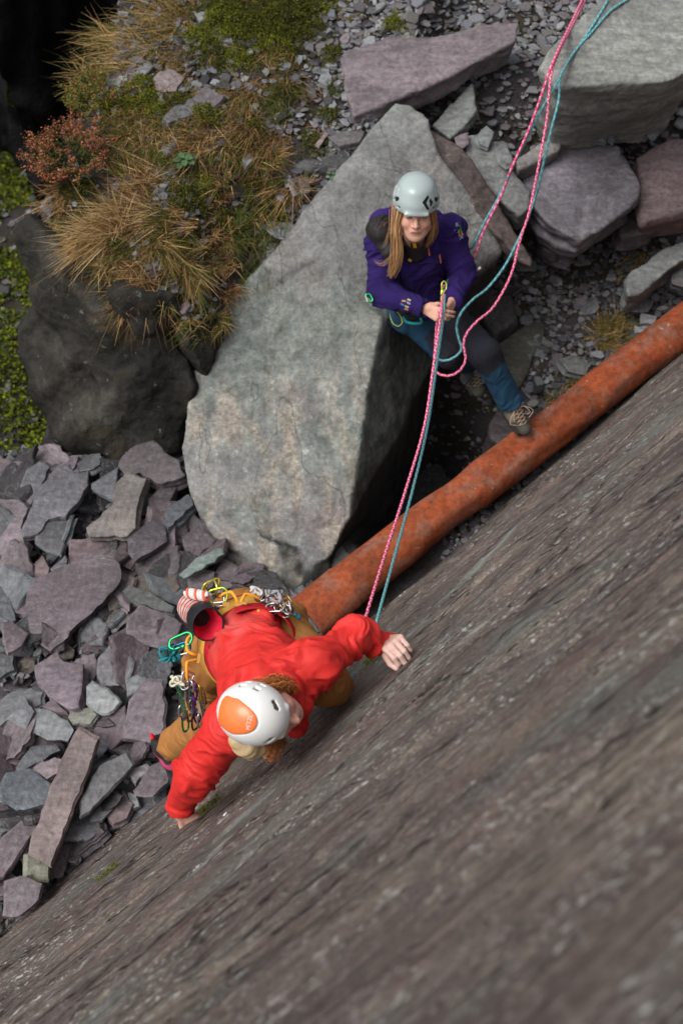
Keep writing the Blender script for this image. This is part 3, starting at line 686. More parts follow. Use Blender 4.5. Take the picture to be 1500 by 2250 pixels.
ST = [
 ([(165,700),(300,640),(480,575),(530,600),(560,660),(545,720),(470,800),(350,900),(300,970),(240,1015),(160,950),(135,850),(140,760)], .26, 'm', 'biggest purple slate slab of the scree with yellowish stains', .10, (.05,-.05)),
 ([(0,305),(90,315),(135,355),(100,450),(140,520),(115,585),(-40,580),(-40,305)], .20, 'v', 'pink slab cut by the photo edge with a crack across it', .04, (0,-.1)),
 ([(90,260),(130,180),(190,135),(240,160),(180,290),(145,350),(95,300)], .20, 'g', 'rounded grey slate left of the long streaked one', .05, (.1,-.15)),
 ([(200,240),(260,170),(330,145),(355,190),(420,180),(415,250),(370,330),(310,400),(230,410),(180,480),(110,490),(105,450)], .27, 'g', 'long grey brown streaked slate with a notched upper end', .05, (.05,-.15)),
 ([(190,420),(320,415),(290,580),(225,560),(170,520)], .24, 'g', 'small grey slate at the lower end of the long streaked one', .03, (0,-.05)),
 ([(545,240),(600,185),(690,215),(655,330),(640,450),(600,490),(420,490),(405,450),(470,400),(530,340)], .30, (.135,.118,.112), 'L shaped brownish slate block among the upper scree', .08, (.05,-.05)),
 ([(430,240),(560,160),(555,200),(540,320),(470,290),(430,265)], .26, 'g', 'grey slate slipping under the large dusky slab by the dark boulder', .04, (0,-.2)),
 ([(580,110),(640,60),(720,40),(800,110),(840,130),(870,200),(760,240),(660,190),(590,200),(560,160)], .30, 'm', 'large dusky slab against the foot of the dark boulder', .10, (0,-.15)),
 ([(770,370),(890,285),(915,340),(790,455),(770,420)], .24, (.105,.112,.125), 'blue grey wedge beside the left flank of the big boulder', .07, (.1,-.1)),
 ([(610,500),(640,460),(720,415),(770,440),(780,510),(700,560),(640,600),(610,560)], .26, 'm', 'purple brown slate overlapping a long reddish one', .04, (0,-.1)),
 ([(330,500),(600,505),(610,570),(650,600),(620,650),(480,580),(330,630)], .20, (.135,.098,.105), 'long reddish slate half covered by its neighbours', .05, (0,-.05)),
 ([(640,610),(840,530),(850,640),(790,700),(660,690),(640,650)], .19, 'm', 'dusty purple slate under the greenish split piece', .05, (.05,-.1)),
 ([(845,670),(930,590),(1045,545),(1050,575),(950,640),(870,685)], .27, (.155,.190,.175), 'pale green splintered slate pointing at the big boulder', .04, (.1,-.2)),
 ([(860,490),(930,440),(1010,510),(940,580),(880,560)], .20, 'm', 'purple slate tucked against the lower left of the big boulder', .05, (.05,-.1)),
 ([(580,740),(610,715),(720,760),(820,820),(815,850),(720,830),(640,800)], .30, (.075,.078,.080), 'dark narrow slate with pointed ends left of the chalk bag', .04, (.1,-.05)),
 ([(600,880),(660,810),(800,860),(860,900),(840,960),(790,1035),(680,1000),(595,950)], .25, 'v', 'flat light purple slate left of the chalk bag', .05, (.05,-.1)),
 ([(385,880),(490,850),(485,960),(460,1080),(380,1050),(370,960)], .14, 'd', 'black slate on edge below the biggest purple slab', .15, (.5,-.5)),
 ([(490,850),(580,810),(600,900),(590,990),(520,990),(470,1000)], .16, 'd', 'dark slate on edge beside the flat light purple one', .15, (.5,-.45)),
 ([(470,1060),(530,980),(600,1030),(630,1080),(615,1150),(560,1190),(500,1200),(465,1150)], .22, (.155,.150,.165), 'five sided grey slate left of the teal belay device', .05, (.1,-.1)),
 ([(165,1100),(270,1035),(300,1080),(390,1090),(385,1180),(370,1290),(330,1300),(230,1240),(175,1170)], .26, (.135,.105,.125), 'plum coloured slab in two tones right of the middle', .08, (-.05,-.12)),
 ([(410,1200),(440,1175),(510,1210),(570,1270),(540,1310),(480,1330),(410,1280)], .28, (.24,.25,.26), 'palest blue grey slate with a bright broken edge', .03, (.15,-.1)),
 ([(450,1360),(500,1320),(590,1285),(600,1350),(580,1440),(520,1500),(480,1450),(445,1400)], .22, 'v', 'purple slate overlapped by the palest one', .04, (0,-.05)),
 ([(650,1210),(700,1165),(765,1170),(780,1280),(775,1390),(740,1470),(570,1445),(600,1350),(610,1270)], .27, (.180,.145,.160), 'tall light purple slate left of the hanging rack of gear', .06, (.1,-.1)),
 ([(15,895),(60,890),(130,945),(100,1000),(40,1035),(20,970)], .25, 'v', 'small pink slate leaning left of the biggest slab', .03, (.1,0)),
 ([(40,1350),(90,1310),(220,1310),(310,1360),(340,1400),(310,1450),(220,1440),(110,1390)], .24, (.19,.19,.20), 'ribbed light grey slate above the long plank', .07, (0,-.2)),
 ([(315,1340),(330,1300),(430,1290),(465,1330),(430,1380),(340,1385)], .25, (.19,.19,.165), 'cream and grey layered stone at the top of the long plank', .05, (0,-.15)),
 ([(370,1395),(465,1440),(440,1520),(350,1750),(240,2035),(135,1980),(150,1900),(220,1740),(310,1500)], .34, (.160,.125,.125), 'long straight slate plank pointing down the scree', .10, (-.12,-.02)),
 ([(470,1570),(600,1505),(635,1560),(600,1600),(420,1790),(375,1810),(375,1740),(420,1650)], .30, (.145,.145,.150), 'long grey slate with a pale brown broken edge', .06, (.12,-.1)),
 ([(0,1680),(30,1605),(140,1590),(210,1640),(250,1660),(215,1740),(160,1785),(80,1760),(10,1730)], .30, (.125,.140,.155), 'blue grey rounded slate left of the long plank', .06, (0,-.1)),
 ([(-30,1960),(100,1830),(150,1815),(175,1860),(100,1970),(20,2090),(-40,2120)], .28, 'v', 'long purple slate left of the lower end of the plank', .07, (.1,-.1)),
 ([(25,2120),(100,2095),(190,2130),(170,2200),(90,2270),(20,2270)], .28, 'v', 'light purple slate lowest in the scree against the rock face', .06, (.05,-.05)),
 ([(640,1680),(720,1580),(790,1540),(790,1610),(720,1700),(650,1700)], .24, 'v', 'light purple slate left of the climbing shoe', .04, (.05,-.05)),
 ([(500,1810),(580,1680),(630,1750),(600,1820),(530,1850)], .18, (.150,.110,.115), 'reddish slate by the foot of the rock face', .04, (.1,0)),
 ([(300,1880),(380,1820),(470,1830),(500,1880),(400,1960),(330,2010)], .16, (.075,.062,.070), 'dark plum slate right of the lower end of the plank', .06, (-.1,-.1)),
 ([(160,1570),(260,1525),(310,1540),(290,1600),(220,1640),(170,1600)], .27, (.23,.19,.205), 'pale pink lumpy slate touching the plank', .05, (0,-.1)),
 ([(60,1220),(150,1200),(210,1220),(200,1280),(60,1350),(-40,1400),(-40,1300)], .20, 'g', 'wide grey slate above the ribbed light one', .05, (0,-.1)),
 ([(600,1590),(690,1560),(710,1580),(640,1650)], .24, (.23,.22,.23), 'small white spotted slate near the climbing shoe', .03, (.1,-.1)),
 ([(-40,700),(40,720),(80,890),(60,900),(-40,840)], .20, 'g', 'grey slate at the photo edge left of the biggest slab', .06, (.1,-.1)),
 ([(50,690),(160,670),(150,760),(130,920),(70,800)], .18, 'm', 'narrow dusky slate under the left side of the biggest slab', .05, (.15,-.1)),
 ([(590,1170),(650,1140),(700,1170),(640,1230),(600,1245)], .24, (.18,.185,.195), 'small light grey slate between the five sided and the tall one', .03, (0,-.1)),
 ([(-40,1030),(70,1050),(70,1120),(0,1160),(-40,1160)], .18, 'g', 'small grey slate at the photo edge under the leaning pink one', .05, (.1,-.1)),
 ([(200,1290),(250,1250),(320,1320),(240,1310)], .26, 'v', 'small purple slate between the plum slab and the ribbed one', .03, (0,-.1)),
 ([(125,1985),(170,1975),(235,2040),(230,2100),(125,2090)], .26, (.19, .19, .15), 'cream edged stone under the lower end of the plank', .05, (0,-.05)),
 ([(600,2040-350),(640,1700),(660,1760),(600,1780)], .17, 'l', 'small pale slate right of the brown edged one', .03, (0,-.1)),
 ([(0,160),(60,140),(150,120),(70,240),(-20,260)], .16, 'b', 'brown slate in the top corner of the scree under the moss', .05, (0,-.15)),
 ([(700,440-130),(760,250),(850,230),(800,330),(720,400),(690,390)], .22, 'm', 'dusky slate between the L shaped block and the blue grey wedge', .05, (0,-.1)),
 ([(560,770),(610,665),(640,690),(600,790),(565,795)], .22, (.20,.16,.145), 'small salmon coloured slate above the dark narrow one', .05, (.1,-.1)),
 ([(780,720),(850,690),(900,780),(860,820),(790,760)], .16, 'm', 'dusky slate above the striped chalk bag', .04, (0,-.1)),
 ([(890,690),(1000,660),(990,720),(900,750)], .18, 'm', 'thin purple slate between the green splintered one and the climber', .04, (0,-.1)),
 ([(1010,680),(1060,600),(1120,640),(1090,720),(1020,760)], .16, (.125,.105,.115), 'brown purple slate just behind the harness of the climber', .05, (0,-.1)),
 ([(340,1500-60),(370,1400),(380,1440),(300,1560)], .20, 'g', 'thin grey slate hidden partly under the plank', .04, (0,0)),
 ([(80,1580),(150,1480),(260,1470),(280,1500),(200,1540),(100,1600)], .20, (.125,.130,.140), 'grey slate between the ribbed one and the pale pink one', .04, (0,-.1)),
 ([(150,150+480),(200,580),(230,640),(220,690),(160,690)], .20, (.16,.115,.120), 'small reddish slate above the biggest slab', .03, (0,-.1)),
 ([(240,640),(310,575),(320,600),(310,640),(250,670)], .22, 'g', 'small grey slate leaning on the top of the biggest slab', .03, (0,-.1)),
 ([(-30,590),(60,590),(40,650),(-30,680)], .18, 'm', 'small dusky slate under the pink slab at the photo edge', .04, (0,-.1)),
 ([(480,1430),(520,1470),(470,1530),(450,1510)], .2, 'l', 'small light slate right of the top of the plank', .02, (0,0)),
 ([(440,1790),(530,1720),(540,1760),(480,1820),(430,1830)], .2, (.13,.135,.145), 'small blue grey slate right of the brown edged one', .03, (.05,-.1)),
]
for k, (pl, z, col, lab, th, tl) in enumerate(ST):
    rq = np.random.default_rng(k + 40).normal(0, .15, 2); stone(C5, pl, z - .04, col, lab, th, (tl[0] + rq[0], tl[1] + rq[1]), k)
# the brown broken edge of the long grey slate
GPIT = 'loose slates around the pit and on the ledge'
ST2 = [
 (C6, [(1000,50),(1085,40),(1080,140),(1020,130)], .96, (.10,.105,.115), 'square blue grey slate in the shade above the rounded boulder', .05, (0,-.3)),
 (C6, [(1090,0),(1170,0),(1160,100),(1120,150),(1085,110)], .98, (.12,.125,.135), 'upright blue grey slate in the shade under the roped boulder', .05, (0,-.35)),
 (C6, [(1180,60),(1310,50),(1300,130),(1200,110)], .93, (.10,.098,.098), 'brownish grey slate between the roped boulder and the reddish block', .05, (0,-.3)),
 (C6, [(1315,80),(1370,90),(1340,140),(1312,120)], .93, (.13,.14,.15), 'small blue slate in the shade right of the brownish grey one', .04, (0,-.3)),
 (C6, [(830,1350),(900,1330),(980,1375),(960,1430),(870,1410)], .08, (.13,.13,.13), 'small grey oval stone left of the grass tuft above the pipe', .06, (0,-.1)),
 (C6, [(1270,1090),(1360,1110),(1340,1160),(1270,1150)], .14, (.17,.17,.175), 'light slate chip right of the grass tuft, the upper of two', .03, (0,-.1)),
 (C6, [(1235,1165),(1320,1172),(1300,1205),(1240,1200)], .16, (.22,.22,.22), 'palest slate chip touching the upper edge of the pipe', .03, (0,-.1)),
 (C6, [(1190,1010),(1270,1000),(1330,1030),(1300,1080),(1220,1080)], .14, (.085,.085,.09), 'dark slate under the grey wedge shaped block', .05, (0,-.1)),
 (C6, [(1440,880),(1500,840),(1540,900),(1500,950),(1440,930)], .26, (.085,.08,.085), 'dark slate at the edge below the grey wedge shaped block', .06, (0,-.1)),
 (C6, [(300,490),(370,485),(385,530),(350,560),(310,530)], .72, (.11,.108,.11), 'small grey stone caught between the pointed boulder and the plank', .06, (.1,-.3)),
 (C6, [(250,130),(315,105),(318,160),(290,185),(260,170)], .96, (.16,.135,.145), 'small pinkish slate at the upper end of the pale flat slab', .04, (0,-.25)),
 (C6, [(370,120),(420,65),(460,100),(430,180),(385,160)], .97, (.17,.175,.18), 'light grey slate lying on the gravel above the pale flat slab', .03, (0,-.2)),
 (C6, [(485,190),(520,150),(560,230),(565,265),(530,275),(500,240)], .94, (.155,.15,.155), 'pointed grey slate left of the ropes above the pale flat slab', .04, (0,-.2)),
 (C3, [(670,350),(700,320),(750,305),(805,340),(770,400),(690,390)], 1.24, (.19,.15,.155), 'pink rounded slate lying in moss, upper left on the ledge', .05, (0,-.15)),
 (C3, [(715,520),(770,460),(840,430),(885,470),(860,500),(740,540)], 1.20, (.115,.118,.128), 'dark grey flat slate in the middle of the grassy ledge', .05, (0,-.15)),
 (C3, [(840,430),(900,370),(990,420),(930,490),(885,480)], 1.21, (.125,.108,.118), 'purple grey flat slate overlapping the dark grey flat one', .04, (0,-.15)),
 (C3, [(855,60),(920,45),(925,80),(880,100)], 1.42, (.20,.215,.215), 'pale stone among the grass close to the top edge', .05, (0,-.15)),
 (C3, [(955,160),(1000,135),(1025,190),(980,190)], 1.36, (.16,.16,.165), 'small grey pointed slate sunk in dark moss', .04, (0,-.15)),
 (C3, [(1060,700),(1090,655),(1120,700),(1080,735)], 1.12, (.17,.175,.19), 'small pale blue slate left of the dark smooth stone', .03, (0,-.15)),
 (C3, [(1260,800),(1290,785),(1365,785),(1360,840),(1290,860)], 1.05, (.185,.155,.165), 'pinkish five sided slate left of the pointed boulder', .03, (0,-.1)),
 (C3, [(1200,840),(1250,830),(1245,890),(1220,880)], 1.04, (.165,.15,.16), 'small pinkish slate just left of the five sided one', .03, (0,-.1)),
 (C3, [(1330,900),(1440,890),(1430,950),(1380,975),(1330,940)], 1.02, (.175,.168,.178), 'flat pale slate touching the left edge of the pointed boulder', .04, (0,-.1)),
 (C3, [(1110,960),(1200,970),(1350,1000),(1310,1060),(1210,1040)], .98, (.16,.165,.175), 'long flat slate lying across the path above the green tuft', .03, (0,-.1)),
 (C3, [(1170,1075),(1240,1060),(1245,1130),(1190,1160)], .95, (.19,.195,.20), 'pale square stone beside the green tuft by the big boulder', .07, (0,-.1)),
 (C3, [(505,340),(570,305),(590,330),(520,372)], 1.28, (.135,.115,.125), 'small purple slate on the ledge above the green and orange bush', .04, (0,-.15)),
 (C3, [(580,330),(650,265),(675,290),(620,350)], 1.28, (.135,.138,.150), 'grey slate left of the pink rounded one', .04, (0,-.15)),
 (C3, [(170,910),(215,840),(245,900),(220,960)], 1.06, (.155,.16,.175), 'light grey slate standing at the left rim of the ledge', .05, (-.3,-.3)),
 (C3, [(700,670),(775,610),(770,650),(720,690)], 1.16, (.14,.145,.158), 'small grey slate above the straw coloured grass', .03, (0,-.15)),
 (C3, [(1375,170),(1450,115),(1460,130),(1390,185)], 1.22, (.19,.19,.19), 'thin pale sliver of slate lying in gravel near the top', .03, (0,-.15)),
 (C3, [(1380,640),(1430,575),(1445,590),(1400,650)], 1.08, (.20,.155,.15), 'thin pink slate above the dark smooth stone', .03, (0,-.15)),
 (C3, [(1440,600),(1500,575),(1600,575),(1580,620),(1490,640)], 1.10, (.12,.11,.112), 'brown grey stone above the dark smooth stone', .08, (0,-.2)),
 (C3, [(480,960),(540,950),(570,990),(500,1010)], 1.08, (.13,.14,.14), 'weathered slate poking out of the straw grass at the rim', .06, (-.1,-.2)),
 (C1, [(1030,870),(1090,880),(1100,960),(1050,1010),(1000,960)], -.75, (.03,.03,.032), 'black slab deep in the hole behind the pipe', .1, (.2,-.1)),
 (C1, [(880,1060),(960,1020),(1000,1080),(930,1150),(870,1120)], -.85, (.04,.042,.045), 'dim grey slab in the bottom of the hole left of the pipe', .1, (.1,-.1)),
]
for k, (cr, pl, z, col, lab, th, tl) in enumerate(ST2):
    stone(cr, pl, None if cr is C3 and 'rim' not in lab else z, col, lab, th, tl, 200 + k, group=GPIT)

# smaller fragments that fill the gaps of the scree: each its own object, none set apart from the next
def blobpoly(r, n, rg, asp=1.0):
    a = np.sort(rg.uniform(0, 2 * math.pi, n)); a = np.linspace(0, 2 * math.pi, n, endpoint=False) + rg.normal(0, .25, n)
    q = np.c_[np.cos(a) * r * asp, np.sin(a) * r] * rg.uniform(.75, 1.15, (n, 1)); return q
rg = np.random.default_rng(5)
cols = ['p', 'g', 'v', 'm', 'd', 'p', 'm', 'g', 'd', 'b', (.13, .14, .15), (.10, .078, .085)]
FILL = 0
prot = []
for k in range(14):
    q = blobpoly(1.0, rg.integers(4, 8), rg, rg.uniform(1, 1.9)); V, F = slate_mesh(q * .11, rg.uniform(.025, .05), 900 + k, .025, .004, .005)
    prot.append((V, F))
pm = {}
for ci, cc in enumerate(cols):
    for k in range(0, 14):
        pm[(ci, k)] = None
def fragment(pos, sc, rot, tilt, k, ci, label, group):
    if pm[(ci, k)] is None:
        V, F = prot[k]; base = np.array(TINTS[cols[ci]]) if isinstance(cols[ci], str) else np.array(cols[ci])
        o = mk('slate_fragment', V, F, M_SLATE, tint=base * (1 + .15 * fbm(V * 8 + k, 3, k))[:, None], smooth=False); pm[(ci, k)] = o.data
    else:
        o = bpy.data.objects.new('slate_fragment', pm[(ci, k)]); COL.objects.link(o)
    o.location = pos; o.rotation_euler = (tilt[0], tilt[1], rot); o.scale = (sc, sc, sc)
    return tag(o, label, 'slate stone', group)
SCREE = zpoly([(-60, 1040), (60, 1010), (250, 1015), (400, 1010), (430, 1110), (470, 1200), (640, 1290), (800, 1420), (500, 1700), (380, 1760), (-60, 2120)], 0.1)
scv = np.array(SCREE); n = 0; tries = 0
while n < 165 and tries < 5000:
    tries += 1; x, y = rg.uniform(scv.min(0), scv.max(0)); 
    if poly_sd(np.array([x]), np.array([y]), SCREE)[0] > -.02: continue
    if face_dist((x, y, .15)) < .05: continue
    sc = rg.choice([.5, .7, .9, 1.2, 1.5], p=[.25, .27, .23, .15, .10])
    fragment((x, y, rg.uniform(.04, .17)), sc, rg.uniform(0, 6.28), rg.normal(0, .38, 2) + np.array([.12, 0]), rg.integers(14), rg.integers(len(cols)), 'small slate fragment filling a gap between the big slates of the scree', 'small fragments of the slate scree')
    n += 1
# mid sized stones scattered in the pit and among the gravel
n = 0; tries = 0
while n < 60 and tries < 5000:
    tries += 1; px, py = rg.uniform(1000, 1560), rg.uniform(240, 900)
    p = at_z(px, py, 0.1); 
    for _ in range(6): p = at_z(px, py, float(terr(p[0], p[1])))
    if face_dist(p) < .3 or p[2] < -.25: continue
    sc = rg.choice([.3, .4, .55, .75], p=[.35, .3, .22, .13])
    ci = rg.choice([1, 3, 4, 8, 10, 11])
    fragment((p[0], p[1], p[2] + .035), sc, rg.uniform(0, 6.28), rg.normal(0, .3, 2), rg.integers(14), ci, 'small dark slate fragment lying on the gravel around the pit', 'fragments on the gravel of the pit')
    n += 1

# ------------------------------------------------------------------ gravel (uncountable)
def chips(name, npts, region, size, seed, palette, label, dens=None, tiltv=.20, zoff=0.0, dark=None):
    rg = np.random.default_rng(seed); lo, hi = region
    X = rg.uniform(lo[0], hi[0], npts * 3); Y = rg.uniform(lo[1], hi[1], npts * 3)
    k = rg.uniform(0, 1, len(X)) < dens(X, Y); X = X[k][:npts]; Y = Y[k][:npts]; Z = terr(X, Y); n = len(X)
    m = 6; a = np.linspace(0, 2 * math.pi, m, endpoint=False)[None] + rg.normal(0, .22, (n, m))
    r = np.exp(rg.normal(0, .42, n)) * size; r = np.clip(r, size * .4, size * 2.6)
    asp = rg.uniform(.5, .95, n)[:, None]
    rad = r[:, None] * rg.uniform(.75, 1.15, (n, m)); px = np.cos(a) * rad; py = np.sin(a) * rad * asp
    th = r * rg.uniform(.12, .30, n)
    top = np.stack([px * .86, py * .86, np.tile(th[:, None], (1, m))], -1); mid = np.stack([px, py, np.tile((th * .45)[:, None], (1, m))], -1)
    bot = np.stack([px * .9, py * .9, np.tile((-th * .6)[:, None], (1, m))], -1)
    L = np.concatenate([top, mid, bot], 1)
    rz = rg.uniform(0, 6.28, n); tx = rg.normal(0, tiltv, n); ty = rg.normal(0, tiltv, n)
    def rot(L, a, i, j):
        c = np.cos(a)[:, None]; s_ = np.sin(a)[:, None]; o = L.copy(); o[..., i] = L[..., i] * c - L[..., j] * s_; o[..., j] = L[..., i] * s_ + L[..., j] * c; return o
    L = rot(rot(rot(L, rz, 0, 1), tx, 1, 2), ty, 0, 2)
    L += np.stack([X, Y, Z + r * .25 + zoff + rg.uniform(0, .012, n)], -1)[:, None]
    pal = np.array(palette); t = pal[rg.integers(0, len(pal), n)] * rg.uniform(.75, 1.25, (n, 1))
    if dark is not None: t = t * dark(X, Y)[:, None]
    b = (np.arange(n) * 18)[:, None]; F4 = []
    i = np.arange(m); j = (i + 1) % m
    q1 = np.stack([i, i + 6, j + 6, j], -1); q2 = q1 + 6; tq = np.array([[0, 1, 2, 3], [0, 3, 4, 5]])
    Q = np.concatenate([q1, q2, tq]); F = (b[:, :, None] + Q[None]).reshape(-1, 4)
    o = mk(name, L.reshape(-1, 3), F, M_CHIP, smooth=False, tint=np.repeat(t, 18, 0))
    return tag(o, label, 'gravel', kind='stuff')
t = NT('slate_chips', 0.6, 0.35); p = t.pos()
c = t.mix(1.0, t.attr(), t.ramp(t.noise(p, 70, 4, 0.7), [(0.3, 0.75), (0.7, 1.25)]), 'MULTIPLY')
M_CHIP = t.done(c, t.bump(t.noise(p, 90, 3, 0.6), 0.4, 0.004))
PALG = [(.145, .145, .158), (.18, .185, .195), (.125, .13, .142), (.125, .105, .114), (.095, .084, .090), (.185, .19, .195), (.075, .075, .081), (.13, .127, .115)]
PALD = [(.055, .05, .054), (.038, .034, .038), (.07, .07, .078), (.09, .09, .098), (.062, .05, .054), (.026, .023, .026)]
def inl(X, Y): return poly_sd(X, Y, LEDGE) < -.05
def d_top(X, Y):      # gravel terrace, upper middle and right
    rightish = sstep(X + .25 * (Y - 5.6) , -.35, .15); return np.where(Y > 4.9, rightish, 0) * sstep(Y, 4.9, 5.2)
chips('gravel', 15000, ((-.6, 4.9), (3.6, 8.6)), .021, 1, PALG, 'light blue grey slate gravel between the flat slabs', d_top)
def d_ledge(X, Y): return np.where(inl(X, Y), .35 + .65 * (fbm(np.stack([X, Y, 0 * X], -1) * 2.2, 3, 12) > 0.0), 0)
chips('slate_gravel', 7000, ((-2.2, 4.1), (.6, 8.2)), .018, 2, PALG + PALD, 'mixed slate chips showing between the grass of the ledge', d_ledge)
def d_pit(X, Y): return np.where((X > .55) & (Y < 5.35) & (Y > 3.2), 1, 0)
chips('pit_gravel', 11000, ((.5, 3.2), (3.8, 5.4)), .016, 3, PALD + PALD + PALG, 'dark slate gravel in the pit beside the pipe', d_pit)
def d_scree0(X, Y): return np.where(poly_sd(X, Y, SCREE) < -.05, .25 + .75 * (fbm(np.stack([X, Y, 0 * X], -1) * 4, 2, 8) > .15), 0)
def d_scree(X, Y): return np.where(poly_sd(X, Y, SCREE) < .15, 1, 0)
chips('scree_splinters', 2600, ((-2.6, 1.0), (.4, 4.3)), .020, 14, PALD[:4] + PALG[:5], 'sharp slate splinters lying on and between the big slates', d_scree0, tiltv=.6, zoff=.07)
chips('scree_gravel', 7000, ((-2.6, 1.0), (.4, 4.3)), .022, 4, PALD + PALD + PALG[:2], 'small slate chips in the gaps of the scree', d_scree)

# ------------------------------------------------------------------ rusty pipe
t = NT('rusted_steel', 0.85, 0.2); p = t.pos()
a1 = t.noise(t.pos((1, 1, 1)), 2.6, 4, 0.6, 0.5); a2 = t.noise(p, 30, 5, 0.7); a3 = t.noise(t.pos((1, 1, 1), (1, 2, .4)), 7, 4, .6, .6)
c = t.ramp(a1, [(0.28, (0.12, 0.042, 0.026)), (0.42, (0.20, 0.050, 0.020)), (0.56, (0.29, 0.066, 0.024)), (0.72, (0.24, 0.095, 0.055))])
c = t.mix(t.ramp(a3, [(0.50, 0.0), (0.64, 0.65)]), c, (0.21, 0.105, 0.075))
c = t.mix(t.ramp(a3, [(0.28, 0.8), (0.40, 0.0)]), c, (0.24, 0.040, 0.014))
c = t.mix(1.0, c, t.ramp(a2, [(0.3, 0.6), (0.7, 1.4)]), 'MULTIPLY')
c = t.mix(t.ramp(t.noise(p, 16, 2, 0.5), [(0.735, 0.0), (0.75, 0.6)]), c, (0.3, 0.27, 0.25))
M_RUST = t.done(c, t.bump(a2, 0.5, 0.006))
pz = 0.16
A = at_z(672, 1357, pz); Bp = at_z(1560, 672, pz); Bp = A + (Bp - A) * 1.25
L = np.linalg.norm(Bp - A); dx = nrm(Bp - A); ex, ey, _ = frame(dx, (0, 0, 1))
nl = int(L / .012); ns = 56; V = []
for i in range(nl + 1):
    s_ = i / nl * L; th = np.arange(ns) * 2 * math.pi / ns; sq = 1 - 0.45 * math.exp(-(s_ / .22) ** 2); r = .125 * (0.97 + .02 * math.sin(s_ * 3) + .03 * sstep(s_, .3, 2))
    P = np.stack([s_ * np.ones(ns) * 2.6, np.cos(th) * .5, np.sin(th) * .5], -1)
    dn = 0.042 * np.clip(fbm(P * np.array([.8, 1.5, 1.5]) + 3, 2, 14) - .10, 0, 1) * sstep(s_, 0, .3) + .0025 * fbm(P * 3.0, 2, 15)
    rr = r - dn; V.append(A + dx * s_ + ex * (np.cos(th) * rr * (1.06 if sq < .9 else 1))[:, None] + ey * (np.sin(th) * rr * sq)[:, None] + np.array([0, 0, 0.0]))
K = len(V); inner = [v - (v - (A + dx * (i / nl * L))) * .06 for i, v in enumerate(V[:60])]
V = np.vstack(V + inner[::-1]); F = []
for k in range(K - 1):
    for i in range(ns): F.append([k * ns + i, k * ns + (i + 1) % ns, (k + 1) * ns + (i + 1) % ns, (k + 1) * ns + i])
for i in range(ns):      # lip at the open end, then the inside wall
    a = (K + 59) * ns; F.append([a + i, a + (i + 1) % ns, (i + 1) % ns, i])
for k in range(K, K + 59):
    for i in range(ns): F.append([k * ns + i, k * ns + (i + 1) % ns, (k + 1) * ns + (i + 1) % ns, (k + 1) * ns + i])
tag(mk('steel_pipe', V, F, M_RUST), 'dented rusty orange steel pipe lying along the foot of the rock face', 'pipe')
# ------------------------------------------------------------------ grass, moss and plants
t = NT('grass_blades', 0.75, 0.2); c = t.attr(); M_GRASS = t.done(c)
t.b.inputs['Subsurface Weight'].default_value = 0.0
t = NT('moss', 0.95, 0.1); M_MOSS = t.done(t.mix(1.0, t.attr(), t.ramp(t.noise(t.pos(), 60, 3), [(0.3, .7), (.7, 1.3)]), 'MULTIPLY'))
STRAW = [(.46, .30, .13), (.34, .21, .085), (.22, .13, .05), (.56, .42, .23)]
GREEN = [(.085, .10, .022), (.11, .115, .03), (.06, .08, .018), (.17, .14, .04)]
DGREEN = [(.045, .07, .015), (.06, .085, .02), (.09, .09, .025)]
BROWN = [(.13, .065, .03), (.10, .05, .025), (.20, .11, .05)]
def blades(base, n, length, lean, spread, pal, seed, width=.0022, radius=.06, droop=.5, comb=.5):
    """vectorised grass: returns V, F, T"""
    rg = np.random.default_rng(seed); base = np.asarray(base, float); K = 5
    ra = rg.uniform(0, 6.28, n); rr = radius * np.sqrt(rg.uniform(0, 1, n))
    P0 = base + np.stack([np.cos(ra) * rr, np.sin(ra) * rr, 0 * rr], -1)
    L = length * rg.uniform(.45, 1.15, n)
    out = np.stack([np.cos(ra), np.sin(ra), 0 * ra], -1) * spread
    wv = np.stack([fbm(P0 * 14 + 3 + 9 * q, 2, seed % 31 + q) for q in range(3)], -1) * np.array([1.3, 1.3, .5])
    D = out + wv + np.array(lean) * comb + rg.normal(0, .42, (n, 3)) + np.array([0, 0, 1.0]) * (1 - droop * .3)
    D /= np.linalg.norm(D, axis=1, keepdims=True)
    Cc = rg.normal(0, .6, (n, 3)) + np.array(lean) * .6; Cc[:, 2] -= droop
    T = np.linspace(0, 1, K)[None, :, None]
    C = P0[:, None] + D[:, None] * L[:, None, None] * T + Cc[:, None] * (L[:, None, None] * T ** 2 * .7)
    sd = np.cross(D, rg.normal(0, 1, (n, 3))); sd /= np.maximum(np.linalg.norm(sd, axis=1, keepdims=True), 1e-6)
    w = width * (1 - .85 * T ** 1.5)
    A_ = C - sd[:, None] * w; B_ = C + sd[:, None] * w
    V = np.stack([A_, B_], 2).reshape(-1, 3)
    pal = np.array(pal); col = pal[rg.integers(0, len(pal), n)] * rg.uniform(.8, 1.2, (n, 1))
    tt = np.broadcast_to(np.repeat(col, K * 2, 0), (n * K * 2, 3))
    b = (np.arange(n) * K * 2)[:, None, None]; k = np.arange(K - 1) * 2
    Q = np.stack([k, k + 1, k + 3, k + 2], -1); F = (b + Q[None]).reshape(-1, 4)
    return V, F, tt
def join(L):
    off = 0; Vs = []; Fs = []; Ts = []
    for V, F, T in L: Vs.append(V); Fs.append(F + off); Ts.append(T); off += len(V)
    return np.vstack(Vs), np.vstack(Fs), np.vstack(Ts)
def ground_z(p): return float(terr(p[0], p[1]))
